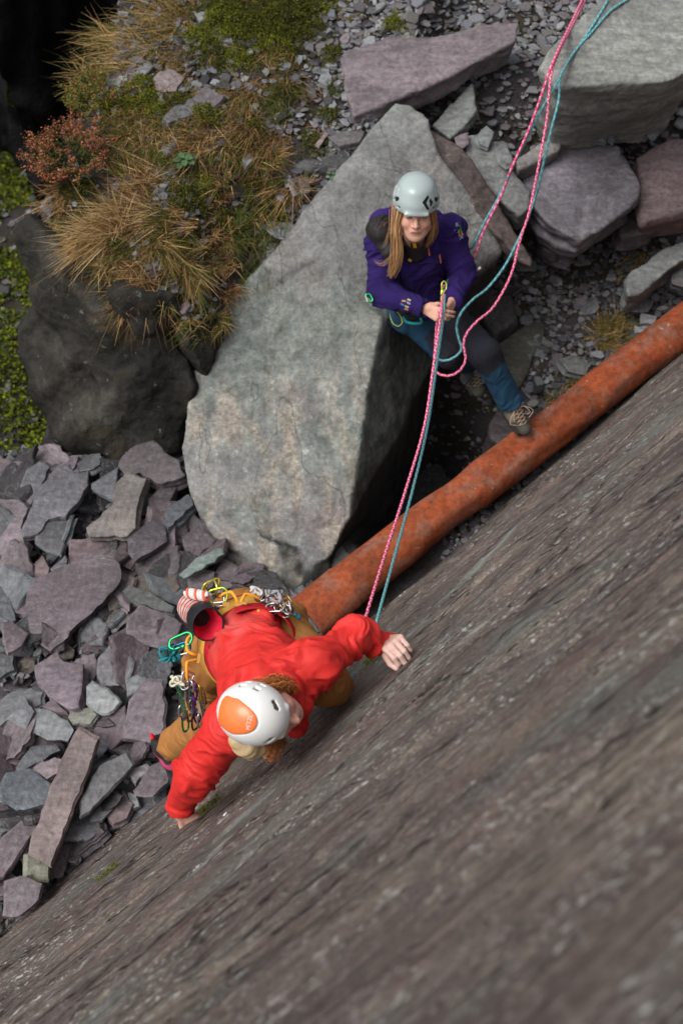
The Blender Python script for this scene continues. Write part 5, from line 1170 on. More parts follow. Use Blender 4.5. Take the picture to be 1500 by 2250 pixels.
# =================================================================== the woman in purple
def belayer():
    D = at_d; HC = D(913, 461, 6.40)
    Fv = nrm(-FW * .80 - UP * .58 - RT * .03); Uv = nrm(UP - Fv * np.dot(UP, Fv) + RT * .02); Uv = nrm(Uv - Fv * np.dot(Uv, Fv)); Rr = np.cross(Fv, Uv) * 1.0
    if np.dot(Rr, RT) > 0: Rr = -Rr              # her right is to the left of the photo
    neck = D(908, 535, 6.62)
    Ls, Rs = D(985, 512, 6.70), D(842, 540, 6.64); Le, Re = D(1016, 604, 6.78), D(838, 645, 6.68); Lw, Rw = D(993, 662, 6.60), D(934, 678, 6.54)
    pel = D(930, 672, 7.02); Lh, Rh = D(962, 675, 7.0), D(900, 685, 7.02)
    Lk, La = D(1064, 775, 6.83), D(1122, 885, 7.02); Rk, Ra = D(985, 775, 6.98), D(1030, 800, 7.36)
    ch = D(915, 560, 6.70); wa = D(925, 640, 6.90)
    Lt, Rt = La + nrm(D(1170, 950, 7.12) - La) * .01, 0
    joints = [HC, Ls, Rs, Le, Re, Lw, Rw, Lk, La, Rk, Ra, pel, D(975, 700, 6.4)]
    # ---- body
    s = SDF(joints, .2, .0042); skin_head(s, HC, Rr, Fv, Uv, 1.14, neck)
    s.cone(ch, wa, .10, .09, .04, flat=(FW, .75)); s.cone(Ls, Rs, .05, .05, .05); s.cone(wa, pel, .09, .11, .05); s.cone(neck, ch, .05, .08, .04)
    for a, b, c, r in ((Ls, Le, Lw, 1), (Rs, Re, Rw, 1)): s.cone(a, b, .045, .036, .03); s.cone(b, c, .036, .026, .02)
    for a, b, c in ((Lh, Lk, La), (Rh, Rk, Ra)): s.cone(a, b, .075, .048, .03); s.cone(b, c, .048, .034, .02)
    # hands closed round the ropes in front of the belt
    grip = D(972, 690, 6.50)
    hand(s, Lw, grip + UP * -.045 - Lw + RT * -.01, nrm(-RT * .9 + FW * .25), 1, (.62, .68, .72, .78), k=.95, thumb=(.8, .5, .9))
    hand(s, Rw, grip + UP * -.02 - Rw + RT * .02, nrm(FW * .85 + UP * .25 + RT * .2), 1, (.45, .52, .6, .66), k=.95, thumb=(.8, .6, .6))
    V, F = s.mesh(); T = np.tile(np.array([.60, .335, .245]), (len(V), 1)); T = paint_head(V, T, HC, Rr, Fv, Uv, 1.14)
    body = mk('person', V, F, M_SKIN, None, True, T)
    tag(body, 'woman in purple fleece, blue trousers and pale grey helmet, belaying against the big boulder', 'person')
    # ---- jacket
    s = SDF([Ls, Rs, Le, Re, Lw, Rw, wa, HC, pel], .17, .0048)
    s.cone(ch, wa, .142, .132, .05, flat=(nrm(FW + UP * .3), .85)); s.cone(wa, D(932, 662, 6.96), .135, .138, .05, flat=(FW, .85), cut=(False, True)); s.cone(Ls, Rs, .088, .086, .05)
    for a, b, c in ((Ls, Le, Lw), (Rs, Re, Rw)): s.cone(a, b, .086, .066, .035); s.cone(b, c + (c - b) * .02, .067, .043, .02, cut=(False, True))
    s.cone(neck + Uv * -.02, D(908, 550, 6.66), .075, .10, .04)
    s.cone(Lw + (Le - Lw) * .12, Lw, .047, .045, .012, cut=(False, True)); s.cone(Rw + (Re - Rw) * .12, Rw, .047, .045, .012, cut=(False, True))
    col_ = D(907, 545, 6.60)
    segs = [(Ls, Le, .085), (Le, Lw, .06), (Rs, Re, .085), (Re, Rw, .06), (ch, pel, .15)]
    def jt(V, N):
        T = np.tile(np.array([.018, .007, .082]), (len(V), 1)); T *= (1 + .15 * fbm(V * 4, 2, 3))[:, None]
        return T
    jacket = sdf_part('fleece_jacket', s, M_FLEECE, body, jt, lambda V, N: limb_wrinkle(V, N, segs, .0105, 5, 21, .9))
    s = SDF([neck, col_], .14, .0045); s.cone(D(908, 550, 6.60), D(912, 524, 6.52), .074, .066, .02, cut=(True, True)); s.cone(D(907, 550, 6.62), D(911, 518, 6.49), .054, .056, .004, 's')
    sdf_part('collar', s, M_LINING, body, (.016, .013, .016), lambda V, N: limb_wrinkle(V, N, [(D(907, 556, 6.6), D(910, 530, 6.52), .07)], .004, 6, 12))
    # hood lying behind the neck, black lining showing
    s = SDF([D(845, 500, 6.45), D(905, 540, 6.6), D(1000, 480, 6.7), D(840, 450, 6.7)], .12, .0048)
    s.ell(D(838, 502, 6.50), (.074, .085, .060), None, .02); s.ell(D(858, 545, 6.50), (.055, .055, .045), None, .03); s.cone(D(826, 505, 6.54), D(868, 558, 6.49), .050, .034, .03)
    sdf_part('hood_lining', s, M_LINING, body, (.016, .013, .014), lambda V, N: limb_wrinkle(V, N, [(D(830, 470, 6.5), D(868, 555, 6.5), .07)], .009, 8, 16))
    s = SDF([D(845, 470, 6.6), D(960, 480, 6.7)], .14, .0048)
    s.cone(D(838, 490, 6.62), D(880, 470, 6.72), .060, .055, .03); s.cone(D(880, 470, 6.72), D(955, 480, 6.72), .05, .05, .04); s.cone(D(826, 530, 6.60), D(840, 486, 6.62), .04, .055, .03)
    sdf_part('hood', s, M_FLEECE, body, (.026, .009, .105), lambda V, N: limb_wrinkle(V, N, [(D(820, 500, 6.6), D(960, 480, 6.7), .07)], .006, 9, 18))
    # helpers for bits that lie on the cloth
    def on_surf(px, py, obj, lift=.003):
        o = CAM; d = nrm(ray(px, py)); dg = bpy.context.evaluated_depsgraph_get(); ok, loc, n, i = obj.ray_cast(Vector(o), Vector(d))
        return (np.array(loc) + np.array(n) * lift, np.array(n)) if ok else (D(px, py, 6.5), -FW)
    bpy.context.view_layer.update(); collar_ = next(o for o in body.children if o.name.startswith('collar'))
    def strap(name, pts, w, th, col, mat, obj, parent, lift=.004):
        P = [];Nn = []
        for q in pts:
            o_ = q[2] if len(q) > 2 else obj; a, n = on_surf(q[0], q[1], o_, q[3] if len(q) > 3 else lift); P.append(a); Nn.append(n)
        P = catmull(P, 4) if len(P) > 2 else np.array([P[0] + (P[1] - P[0]) * u for u in np.linspace(0, 1, 5)]); Tn = np.gradient(P, axis=0); n = np.mean(Nn, 0); V = []; F = []
        for i in range(len(P)):
            d = nrm(Tn[i]); sd = nrm(np.cross(d, n)); u = nrm(np.cross(sd, d))
            V += [P[i] - sd * w / 2, P[i] + sd * w / 2, P[i] + sd * w / 2 + u * th, P[i] - sd * w / 2 + u * th]
        for i in range(len(P) - 1):
            for k in range(4): F.append([4 * i + k, 4 * i + (k + 1) % 4, 4 * i + 4 + (k + 1) % 4, 4 * i + 4 + k])
        F += [[3, 2, 1, 0], [4 * len(P) - 4 + k for k in range(4)]]
        return mk(name, V, F, mat, parent, False, tint=col)
    strap('zip_placket', [(908, 533, collar_, .006), (906, 548, jacket, .034), (901, 572, jacket, .016)], .034, .003, (.012, .010, .012), M_LINING, jacket, body, .006)
    strap('zip_flap', [(909, 533, collar_, .013), (906, 548, jacket, .042), (902, 568, jacket, .024)], .018, .004, (.62, .33, .012), M_WEB, jacket, body, .013)
    strap('zip_pull', [(938, 541), (941, 562)], .0055, .004, (.75, .16, .05), M_CORD, jacket, body)
    strap('zip_pull', [(964, 559), (966, 577)], .0055, .004, (.75, .18, .06), M_CORD, jacket, body)
    # embroidery on the sleeves
    emb = bpy.data.objects.new('sleeve_embroidery', None); COL.objects.link(emb); emb.parent = body
    for a, b, w, c in [((1002, 490), (1004, 498), .014, (.22, .27, .30)), ((1009, 495), (1012, 510), .012, (.03, .28, .16)), ((1006, 505), (1009, 520), .008, (.65, .30, .05)), ((1011, 502), (1014, 516), .006, (.35, .50, .08)),
                       ((998, 506), (1003, 511), .006, (.45, .55, .6)), ((1007, 520), (1017, 515), .006, (.60, .12, .22)), ((1009, 526), (1015, 519), .005, (.10, .42, .50)), ((1012, 520), (1016, 524), .005, (.55, .15, .5))]:
        strap('stitching', [a, b], w, .0015, tuple(.6 * q for q in c), M_WEB, jacket, emb, .002)
    for a, b, c in [((883, 661), (892, 662), (.65, .30, .12)), ((895, 658), (902, 661), (.60, .52, .20)), ((894, 664), (902, 668), (.40, .32, .62)), ((880, 667), (888, 671), (.06, .22, .35)), ((890, 672), (898, 675), (.55, .55, .25)), ((889, 678), (897, 680), (.70, .28, .12))]:
        strap('stitching', [a, b], .009, .0015, tuple(.65 * q for q in c), M_WEB, jacket, emb, .002)
    tag(emb, 'small coloured motifs stitched on the sleeves')
    # ---- trousers
    s = SDF([Lh, Rh, Lk, La, Rk, Ra, wa], .18, .0052)
    s.cone(D(928, 655, 6.96), pel, .125, .135, .05, flat=(FW, .9)); s.cone(Lh, Rh, .115, .115, .06)
    for a, b, c, cf in ((Lh, Lk, La, .066), (Rh, Rk, Ra, .06)): s.cone(a, b, .104, .076, .04); s.cone(b, c, .078, cf, .03, cut=(False, True))
    hem = La + (Lk - La) * .12; s.cone(hem, La + (La - Lk) * .02, .070, .076, .006, cut=(True, True)); s.cone(hem, La + (La - Lk) * .05, .056, .056, .002, 's', cut=(True, False))
    def tt(V, N):
        T = np.tile(np.array([.010, .044, .088]), (len(V), 1)) * (1 + .2 * fbm(V * 7, 3, 5))[:, None]
        for a, b in ((Lk, La), (Rk, Ra)):
            h = Lh if a is Lk else Rh; d = np.linalg.norm(V - (a + (h - a) * .16 + (b - a) * .05), axis=1); up = ((V - a) @ nrm(np.array([.35, -.2, .9]) + RT * .5)) > -.035
            al = (V - a) @ nrm(b - h); m = sstep(-al, -.12, -.10) * sstep(al, -.17, -.15) * sstep((V - a) @ nrm(-FW + RT * .5), -.02, .0); T = T * (1 - m[:, None] * (1 if a is Lk else sstep(-al, -.10, -.06)[:, None])) + np.array([.013, .014, .022]) * m[:, None] * (1 if a is Lk else sstep(-al, -.10, -.06)[:, None])
        return T
    segs = [(Lh, Lk, .1), (Lk, La, .075), (Rh, Rk, .1), (Rk, Ra, .07)]
    trou = sdf_part('trousers', s, M_TROUSER, body, tt, lambda V, N: limb_wrinkle(V, N, segs, .0055, 15, 20, .7))
    # ---- boots
    for nm, ank, toe, heel_up, sd in (('boot', La, D(1168, 948, 6.98), 1, 1), ('boot', Ra, D(1054, 850, 7.32), 1, -1)):
        f = nrm(toe - ank); upv = nrm((ank - toe) * .15 + np.array([0, 0, 1]) - f * f[2]); upv = nrm(upv - f * np.dot(upv, f)); sdv = np.cross(f, upv)
        base = ank - upv * .055; hp = base - f * .04; tp = base + f * .175
        s = SDF([ank, hp, tp], .11, .0036)
        s.cone(ank + upv * .04, ank - upv * .02, .048, .046, .02, cut=(True, False)); s.cone(hp, base + f * .06, .040, .040, .03); s.cone(base + f * .05 + upv * .006, tp - f * .02, .042, .036, .03, flat=(upv, .85)); s.cone(ank - upv * .01 + f * .01, base + f * .09, .042, .034, .03)
        s.box(base + f * .055 - upv * .040, (.105, .042, .013), [f, sdv, upv], .012, .008)
        def bt(V, N, base=base, f=f, upv=upv):
            T = np.tile(np.array([.16, .135, .10]), (len(V), 1)) * (1 + .2 * fbm(V * 30, 3, 5))[:, None]; hgt = (V - base) @ upv; fr = (V - base) @ f
            m = sstep(fr, .085, .095)[:, None]; T = T * (1 - m) + np.array([.060, .058, .048]) * m; m = sstep(-hgt, .022, .026)[:, None]; return T * (1 - m) + np.array([.020, .020, .019]) * m
        bo = sdf_part('boot', s, M_SHOE, body, bt)
        A = Acc()
        for k in range(5):
            c = ank + (f * (.055 + .018 * k) + upv * (.012 - .0125 * k)) + upv * (.008); 
            for q in (-1, 1):
                P = [c + sdv * .030 * q - upv * .010, c + sdv * .012 * q + upv * .010 + f * .004, c - sdv * .030 * q + f * .018 - upv * .010]; V_, F_, U_ = tube(catmull(P, 6), .0022, 6); A.add(V_, F_, (.42, .30, .22))
        for q, dz in ((-1, .02), (1, .03), (1, .0), (-1, .0)):
            c = ank + f * .05 + upv * .022; P = [c, c + sdv * q * .035 + upv * .01 + f * .01, c + sdv * q * (.055 + dz) - upv * .01 + f * .05, c + sdv * q * .04 - upv * .03 + f * (.05 + dz)]; V_, F_, U_ = tube(catmull(P, 8), .002, 6); A.add(V_, F_, (.45, .33, .25))
        A.build('laces', M_CORD, bo)
        s = SDF([ank, ank + upv * .06], .08, .004); s.cone(ank + upv * .045, ank + upv * .01, .038, .044, .01, cut=(True, True)); sdf_part('sock', s, M_TROUSER, body, (.26, .29, .30))
    # ---- helmet
    kk = 1.15; HH = HC + Uv * .012 - Fv * .004; cT, sT = math.cos(R(4)), math.sin(R(4)); F0, U0 = Fv, Uv; Fv, Uv = F0 * cT - U0 * sT, U0 * cT + F0 * sT
    P = lambda r, f, u: HH + kk * (Rr * r + Fv * f + Uv * u); S = lambda *a: np.array(a) * kk; ax = [Rr, Fv, Uv]
    s = SDF(corners(P, (-.12, -.14, -.02), (.12, .14, .17)), .04, .0027)
    s.ell(P(0, -.006, .040), S(.101, .126, .104), ax, .0); s.cone(P(-.045, .112, .020), P(.045, .112, .020), .009, .009, .02)
    s.ell(P(0, .004, .100), S(.070, .092, .042), ax, .03)
    s.box(P(0, 0, -.078), S(.16, .18, .094), ax, .002, .004, 's')
    s.ell(P(0, -.006, .034), S(.090, .117, .102), ax, .0, 's')
    for e in (-1, 1):
        for r, f, u, a, b, c, tl in [(.094, .050, .062, .022, .040, .011, .55), (.096, -.012, .086, .02, .034, .012, .1), (.084, .074, .036, .020, .014, .007, .3), (.085, -.07, .075, .02, .03, .010, -.3)]:
            A2 = nrm(Fv + Uv * tl * 1.0); A3 = nrm(np.cross(Rr, A2)); s.ell(P(e * r, f, u), S(a, b, c), [Rr, A2, A3], .003, 's')
        s.cone(P(e * .078, .035, .108), P(e * .092, .080, .036), .0065, .0045, .004, 's'); s.cone(P(e * .088, -.030, .110), P(e * .103, .030, .040), .0065, .0045, .004, 's'); s.cone(P(e * .092, .012, .086), P(e * .100, .056, .040), .0040, .0040, .004, 's')
    helm = sdf_part('helmet', s, M_HELMET, body, (.335, .400, .395))
    s = SDF(corners(P, (-.12, -.14, -.02), (.12, .14, .17)), .02, .0034); s.ell(P(0, -.006, .036), S(.0895, .1165, .1015), ax, 0); s.box(P(0, 0, -.075), S(.16, .18, .088), ax, .002, 0, 's'); s.ell(P(0, -.006, .034), S(.080, .107, .094), ax, 0, 's')
    sdf_part('liner', s, M_LINING, helm, (.018, .020, .022))
    # emblem: black diamond with a notch, raised on the shell
    bpy.context.view_layer.update()
    def decal(name, polys, obj, col, parent, mat, lift=.0014):
        bm = bmesh.new()
        for po in polys: bm.faces.new([bm.verts.new((q[0], q[1], 0)) for q in po])
        bmesh.ops.triangulate(bm, faces=bm.faces[:]); bmesh.ops.subdivide_edges(bm, edges=bm.edges[:], cuts=4, use_grid_fill=True); bmesh.ops.triangulate(bm, faces=bm.faces[:])
        bm.verts.ensure_lookup_table(); V = [on_surf(v.co.x, v.co.y, obj, lift)[0] for v in bm.verts]; F = [[v.index for v in f.verts] for f in bm.faces]; bm.free()
        return mk(name, V, F, mat, parent, False, tint=col)
    E = lambda L: [(780 + X / 5.357, 370 + Y / 5.357) for X, Y in L]
    decal('emblem', [E([(852, 314), (866, 340), (834, 404), (856, 452), (868, 474), (850, 492), (820, 450), (788, 400)]), E([(884, 350), (912, 398), (884, 452), (872, 430), (880, 410), (866, 386)])], helm, (.008, .010, .012), helm, M_LINING)
    A = Acc()
    for e in (-1, 1):
        Pp = [P(e * .080, .035, .010), P(e * .076, .040, -.04), P(e * .050, .055, -.085), P(0, .060, -.118)]; V_, F_, U_ = tube(catmull(Pp, 6), .0032, 6); A.add(V_, F_, (.02, .02, .022))
        Pp = [P(e * .082, -.04, .010), P(e * .080, .0, -.035), P(e * .066, .046, -.062)]; V_, F_, U_ = tube(catmull(Pp, 6), .0030, 6); A.add(V_, F_, (.02, .02, .022))
    A.build('chin_strap', M_WEB, helm)
    # ---- hair: long and loose over her right shoulder
    g = []
    for a in np.linspace(0, 1, 6):
        g.append([P(-.0 - .060 * 1 - .012 * a, .02 - .03 * a, .020) if False else HC + kk * (Rr * (.068 + .016 * a) + Fv * (.045 - .05 * a) + Uv * .018), D(872 - 4 * a, 500 + 2 * a, 6.38), D(876 - 10 * a, 545, 6.42), D(872 - 8 * a, 580, 6.46), D(858 - 8 * a + 8 * (a > .5), 612 - 10 * a, 6.50)])
    pal = [(.30, .155, .065), (.40, .23, .10), (.22, .11, .045), (.50, .31, .15), (.34, .17, .08)]
    strands('hair', [np.array(q) for q in g], 560, pal, body, 4, .0016, .0085, core=.013)
    g2 = [[HC + kk * (-Rr * .072 + Fv * .035 + Uv * .015), D(950, 500, 6.42), D(945, 525, 6.47), D(935, 545, 6.52)], [HC + kk * (-Rr * .078 + Fv * .01 + Uv * .015), D(956, 495, 6.45), D(950, 520, 6.5), D(940, 545, 6.56)]]
    strands('hair', [np.array(q) for q in g2], 110, pal, body, 6, .0016, .005, core=.010)
    g3 = [[D(856, 475, 6.50), D(840, 492, 6.44), D(826, 512, 6.46)], [D(862, 480, 6.46), D(850, 520, 6.43), D(842, 552, 6.46)], [D(868, 560, 6.43), D(840, 580, 6.47), D(822, 570, 6.50)]]
    strands('hair', [np.array(q) for q in g3], 40, pal, body, 7, .0006, .008)
    # ---- harness
    har = bpy.data.objects.new('harness', None); COL.objects.link(har); har.parent = body
    A = Acc(); bp = catmull([D(868, 676, 6.98), D(880, 690, 6.86), D(905, 698, 6.80), D(935, 690, 6.80), D(965, 668, 6.80), D(985, 650, 6.84)], 8)
    V_, F_, U_ = tube(bp, .020, 8); A.add(V_, F_, (.012, .016, .02)); A.build('waist_belt', M_WEB, har)
    A = Acc(); V_, F_, U_ = tube(catmull([D(886, 697, 6.76), D(893, 707, 6.74), D(910, 711, 6.73), D(925, 709, 6.74), D(924, 699, 6.75)], 8), .0075, 8); A.add(V_, F_, (.02, .30, .32)); A.build('gear_loop', M_CORD, har)
    A = Acc(); V_, F_, U_ = tube(catmull([D(982, 632, 6.70), D(985, 642, 6.68), D(976, 652, 6.68), D(971, 640, 6.66), D(983, 626, 6.68), D(984, 615, 6.7)], 6), .009, 8); A.add(V_, F_, (.01, .12, .13)); A.build('tie_in_knot', M_CORD, har)
    return dict(body=body, grip=grip, D=D)

# =================================================================== the climber in red
def climber():
    D = at_d; HC = D(582, 1568, 4.40)
    Fv = nrm(RT * .86 - UP * .20 - FW * .42); Uv = nrm(-FW * .86 - RT * .50); Uv = nrm(Uv - Fv * np.dot(Uv, Fv)); Rr = np.cross(Fv, Uv)
    if np.dot(Rr, UP) > 0: Rr = -Rr          # his right points down in the photo
    neck = D(592, 1535, 4.56)
    Ls, Rs = D(692, 1470, 4.68), D(508, 1600, 4.66); Le, Lw = D(782, 1396, 4.82), D(856, 1420, 4.93)
    Re, Rw = D(432, 1692, 4.80), D(396, 1776, 5.03)
    ch = D(585, 1500, 4.74); wa = D(545, 1425, 4.98); pel = D(535, 1402, 5.16)
    Lh, Rh = D(612, 1382, 5.20), D(470, 1452, 5.22); Lk, La = D(724, 1506, 4.93), D(704, 1478, 5.36)
    Rk, Ra = D(455, 1588, 5.42), D(378, 1640, 5.82)

    s = SDF([HC, Ls, Rs, Le, Lw, Re, Rw, Lk, La, Rk, Ra, pel], .19, .0042); skin_head(s, HC, Rr, Fv, Uv, 1.03, neck)
    s.cone(ch, wa, .11, .095, .04); s.cone(Ls, Rs, .055, .055, .05); s.cone(wa, pel, .09, .11, .05)
    for a, b, c in ((Ls, Le, Lw), (Rs, Re, Rw)): s.cone(a, b, .05, .04, .03); s.cone(b, c, .042, .028, .02)
    for a, b, c in ((Lh, Lk, La), (Rh, Rk, Ra)): s.cone(a, b, .08, .05, .03); s.cone(b, c, .05, .035, .02)
    hd = on_face(934, 1436, .040) - (Lw + SN * .030)
    hand(s, Lw + nrm(hd) * .006 + SN * .022, nrm(hd), nrm(-SN - SV * .25), -1, (.82, .84, .86, .90), spread=.0, k=1.22, thumb=(.5, .9, .8))
    hd = on_face(428, 1806, -.03) - Rw
    hand(s, Rw, nrm(hd - SN * .02), nrm(-SN), 1, (.55, .55, .58, .6), k=1.05, thumb=(.9, .8, .3))
    V, F = s.mesh(); T = np.tile(np.array([.60, .32, .25]), (len(V), 1)); T = paint_head(V, T, HC, Rr, Fv, Uv, 1.03, (.25, .09, .03))
    dh = np.minimum(np.linalg.norm(V - Lw, axis=1), 9); m = sstep(dh, .05, .16) * (dh < .3); m = m * .55; T = T * (1 - m[:, None]) + np.array([.66, .52, .47]) * m[:, None]   # chalk on the fingers
    body = mk('person', V, F, M_SKIN, None, True, T)
    tag(body, 'climber in red jacket, tan trousers and white and orange helmet on the rock face', 'person')
    # ---- jacket
    s = SDF([Ls, Rs, Le, Lw, Re, Rw, wa, HC, pel], .19, .0046)
    hemc = D(540, 1408, 5.05); s.cone(ch, wa, .165, .150, .06, flat=(nrm(SN), .82)); s.cone(wa, hemc, .148, .148, .04, flat=(nrm(SN), .9), cut=(False, True)); s.cone(Ls, Rs, .092, .088, .07)
    s.cone(Ls, Le, .084, .066, .045); s.cone(Le, Lw, .066, .040, .025, cut=(False, True)); s.cone(Rs, Re, .086, .074, .045); s.cone(Re, Rw, .074, .044, .03, cut=(False, True))
    s.cone(D(640, 1490, 4.62), D(700, 1450, 4.66), .07, .07, .05); s.cone(neck, ch, .085, .12, .05)
    s.cone(D(625, 1525, 4.56), D(655, 1545, 4.62), .035, .035, .03); s.cone(D(655, 1545, 4.62), D(650, 1590, 4.70), .035, .035, .03)
    segs = [(Ls, Le, .09), (Le, Lw, .06), (Rs, Re, .09), (Re, Rw, .065), (D(520, 1560, 4.7), D(600, 1390, 4.95), .16)]
    def jt(V, N):
        T = np.tile(np.array([.60, .024, .020]), (len(V), 1)); c = D(505, 1400, 4.92); d = np.linalg.norm(V - c, axis=1); m = sstep(-d, -.20, -.04) * sstep(fbm(V * 9, 3, 3), -.35, .35) * .38
        T = T * (1 - m[:, None]) + np.array([.55, .16, .15]) * m[:, None]
        return T
    jacket = sdf_part('shell_jacket', s, M_SHELL, body, jt, lambda V, N: limb_wrinkle(V, N, segs, .0145, 25, 17, 1.0))
    bpy.context.view_layer.update()
    # cuff tabs
    for c, o in ((Lw, Le), (Rw, Re)):
        a = c + (o - c) * .08; x, y, z = frame(o - c); Pq = [a + (x * math.cos(q) + y * math.sin(q)) * .0455 for q in np.linspace(0, 6.283, 24, endpoint=False)]; V_, F_, U_ = tube(np.array(Pq), .0045, 6, closed=True)
        mk('cuff_band', V_, F_, M_WEB, body, True, tint=(.10, .008, .012))
    # ---- hood folded behind the neck, in jacket cloth; cream lining below the helmet
    s = SDF([D(505, 1625, 4.5), D(600, 1640, 4.55)], .12, .0046); s.cone(D(528, 1626, 4.56), D(582, 1644, 4.60), .040, .034, .03); s.cone(D(545, 1640, 4.56), D(550, 1650, 4.66), .040, .03, .03)
    sdf_part('buff', s, M_TROUSER, body, (.47, .34, .19), lambda V, N: limb_wrinkle(V, N, [(D(510, 1610, 4.5), D(610, 1665, 4.6), .05)], .008, 31, 26))
    # ---- trousers
    s = SDF([Lh, Rh, Lk, La, Rk, Ra, wa], .20, .005)
    s.cone(wa, pel, .120, .145, .05); s.cone(Lh, Rh, .125, .122, .06); s.ell(D(535, 1368, 5.26), (.155, .14, .11), None, .05)
    s.cone(Lh, Lk, .112, .080, .04); s.cone(Lk, La, .082, .065, .03); s.cone(Rh, Rk, .112, .090, .04); s.cone(Rk, Ra, .092, .070, .03, cut=(False, True)); s.cone(Ra + (Rk - Ra) * .1, Ra, .074, .068, .01, cut=(False, True))
    segs = [(Lh, Lk, .1), (Lk, La, .08), (Rh, Rk, .1), (Rk, Ra, .085)]
    sdf_part('trousers', s, M_TROUSER, body, lambda V, N: np.array([.36, .155, .042]) * (1 + .12 * fbm(V * 7, 3, 5))[:, None], lambda V, N: limb_wrinkle(V, N, segs, .009, 35, 18, .8))
    # ---- climbing shoes
    for ank, toe in ((Ra, D(408, 1728, 5.80)), (La, La + np.array([.06, -.05, -.10]))):
        heel = ank + nrm(ank - toe) * .035 + FW * .02 - UP * 0; f = nrm(toe - heel); upv = nrm(-FW - f * np.dot(-FW, f) + SN * .2); upv = nrm(upv - f * np.dot(upv, f)); sdv = np.cross(f, upv)
        hp = D(343, 1622, 5.80) if ank is Ra else heel; Lf = .25; f = nrm(toe - hp)
        s = SDF([hp, hp + f * Lf, ank], .09, .0036)
        s.cone(hp + f * .02, hp + f * .12, .034, .036, .02); s.cone(hp + f * .12, hp + f * (Lf - .03), .038, .024, .02, flat=(upv, .8)); s.cone(ank, hp + f * .05, .044, .036, .03)
        s.box(hp + f * .115 - upv * .022, (.125, .036, .008), [f, sdv, upv], .007, .006)
        def st(V, N, hp=hp, f=f, upv=upv):
            h = (V - hp) @ upv; fr = (V - hp) @ f; lat = np.abs((V - hp) @ np.cross(f, upv)); T = np.tile(np.array([.018, .018, .020]), (len(V), 1))
            m = (sstep(fr, .03, .05) * sstep(-np.abs(h - .002), -.009, -.006) * sstep(-fr, -.19, -.17))[:, None]; T = T * (1 - m) + np.array([.50, .05, .14]) * m
            return T
        sh = sdf_part('climbing_shoe', s, M_SHOE, body, st)
        P_ = catmull([hp - f * .006 + upv * .02, hp - f * .018 + upv * .045, hp + f * .004 + upv * .062], 6); V_, F_, U_ = tube(P_, .008, 8); mk('pull_tab', V_, F_, M_WEB, sh, True, tint=(.62, .01, .03))
    # ---- helmet: white shell, orange crown panel, slots
    kk = .97; HH = HC - Fv * .018
    P = lambda r, f, u: HH + kk * (Rr * r + Fv * f + Uv * u); S = lambda *a: np.array(a) * kk; ax = [Rr, Fv, Uv]
    s = SDF(corners(P, (-.13, -.15, -.02), (.13, .15, .17)), .01, .0025)
    s.ell(P(0, -.006, .040), S(.112, .134, .116), ax, 0); s.cone(P(-.05, .104, .018), P(.05, .104, .018), .013, .013, .012)
    s.box(P(0, 0, -.088), S(.18, .2, .092), ax, .002, .006, 's'); s.ell(P(0, -.006, .034), S(.102, .128, .106), ax, 0, 's')
    Q = nrm(Fv)
    for e in (-1, 1):
        A2 = nrm(Fv * .92 - Rr * e * .35 + Uv * -.2); A3 = nrm(np.cross(A2, Uv)); 
        for q in (0, .5, 1): s.cone(P(e * (.070 - .018 * q), .082 + .018 * q, .072), P(e * .048, .052, .118), .0080, .0050, .004, 's')
        for f0, u0 in ((.012, .082), (-.045, .082)):
            s.box(P(e * .108, f0, u0), S(.022, .012, .008), [Rr, Fv, Uv], .003, .003, 's'); s.box(P(e * .114, f0, u0 - .034), S(.02, .014, .007), [Rr, Fv, Uv], .003, .003, 's')
        s.cone(P(e * .112, .055, .058), P(e * .117, .015, .040), .007, .005, .004, 's')
        s.cone(P(e * .070, -.115, .055), P(e * .095, -.085, .060), .006, .006, .004, 's')
    # groove round the crown panel
    def crown(m=48, g=0.0):
        out = []
        for a in np.linspace(0, 2 * math.pi, m, endpoint=False):
            c, q = math.cos(a), math.sin(a); r = .073 * q * (1.0 + .10 * math.cos(a * 2)); f = -.022 + (.076 + .018 * max(0, c) ** 4) * c
            if c > 0: r *= 1 - .25 * math.sin(a) ** 2 * c
            if c < -.5: f = -.022 - .076 * (.5 + .5 * min(1, (-c - .5) * 1.2 + .55)); 
            out.append((r * (1 + g), f + g * .0))
        return out
    cr = crown()
    def dome(r, f, lift=0):
        rr = np.array([.112, .134, .116]) + lift / kk; q = 1 - (r / rr[0]) ** 2 - ((f + .006) / rr[1]) ** 2; return P(r, f, .040 + rr[2] * math.sqrt(max(q, .0)))
    for i in range(len(cr)):
        a = dome(*cr[i], .001); b = dome(*cr[(i + 1) % len(cr)], .001); s.cone(a, b, .0028, .0028, .002, 's')
    helm = sdf_part('helmet', s, M_HELMET, body, (.74, .745, .73))
    cm = (sum(c[0] for c in cr) / len(cr), sum(c[1] for c in cr) / len(cr)); V = [dome(*cm, .003)]; F = []; m = len(cr); fr = (.25, .5, .75, .93, .985, .985)
    for k, q in enumerate(fr):
        for c in cr: V.append(dome(cm[0] + (c[0] - cm[0]) * q * .97, cm[1] + (c[1] - cm[1]) * q * .97, (.0035, .0035, .003, .0028, .002, -.004)[k]))
    for i in range(m): F.append([0, 1 + i, 1 + (i + 1) % m])
    for k in range(len(fr) - 1):
        for i in range(m): F.append([1 + k * m + i, 1 + (k + 1) * m + i, 1 + (k + 1) * m + (i + 1) % m, 1 + k * m + (i + 1) % m])
    pan = mk('crown_panel', V, F, M_HELMET, helm, True, tint=(.85, .185, .045))
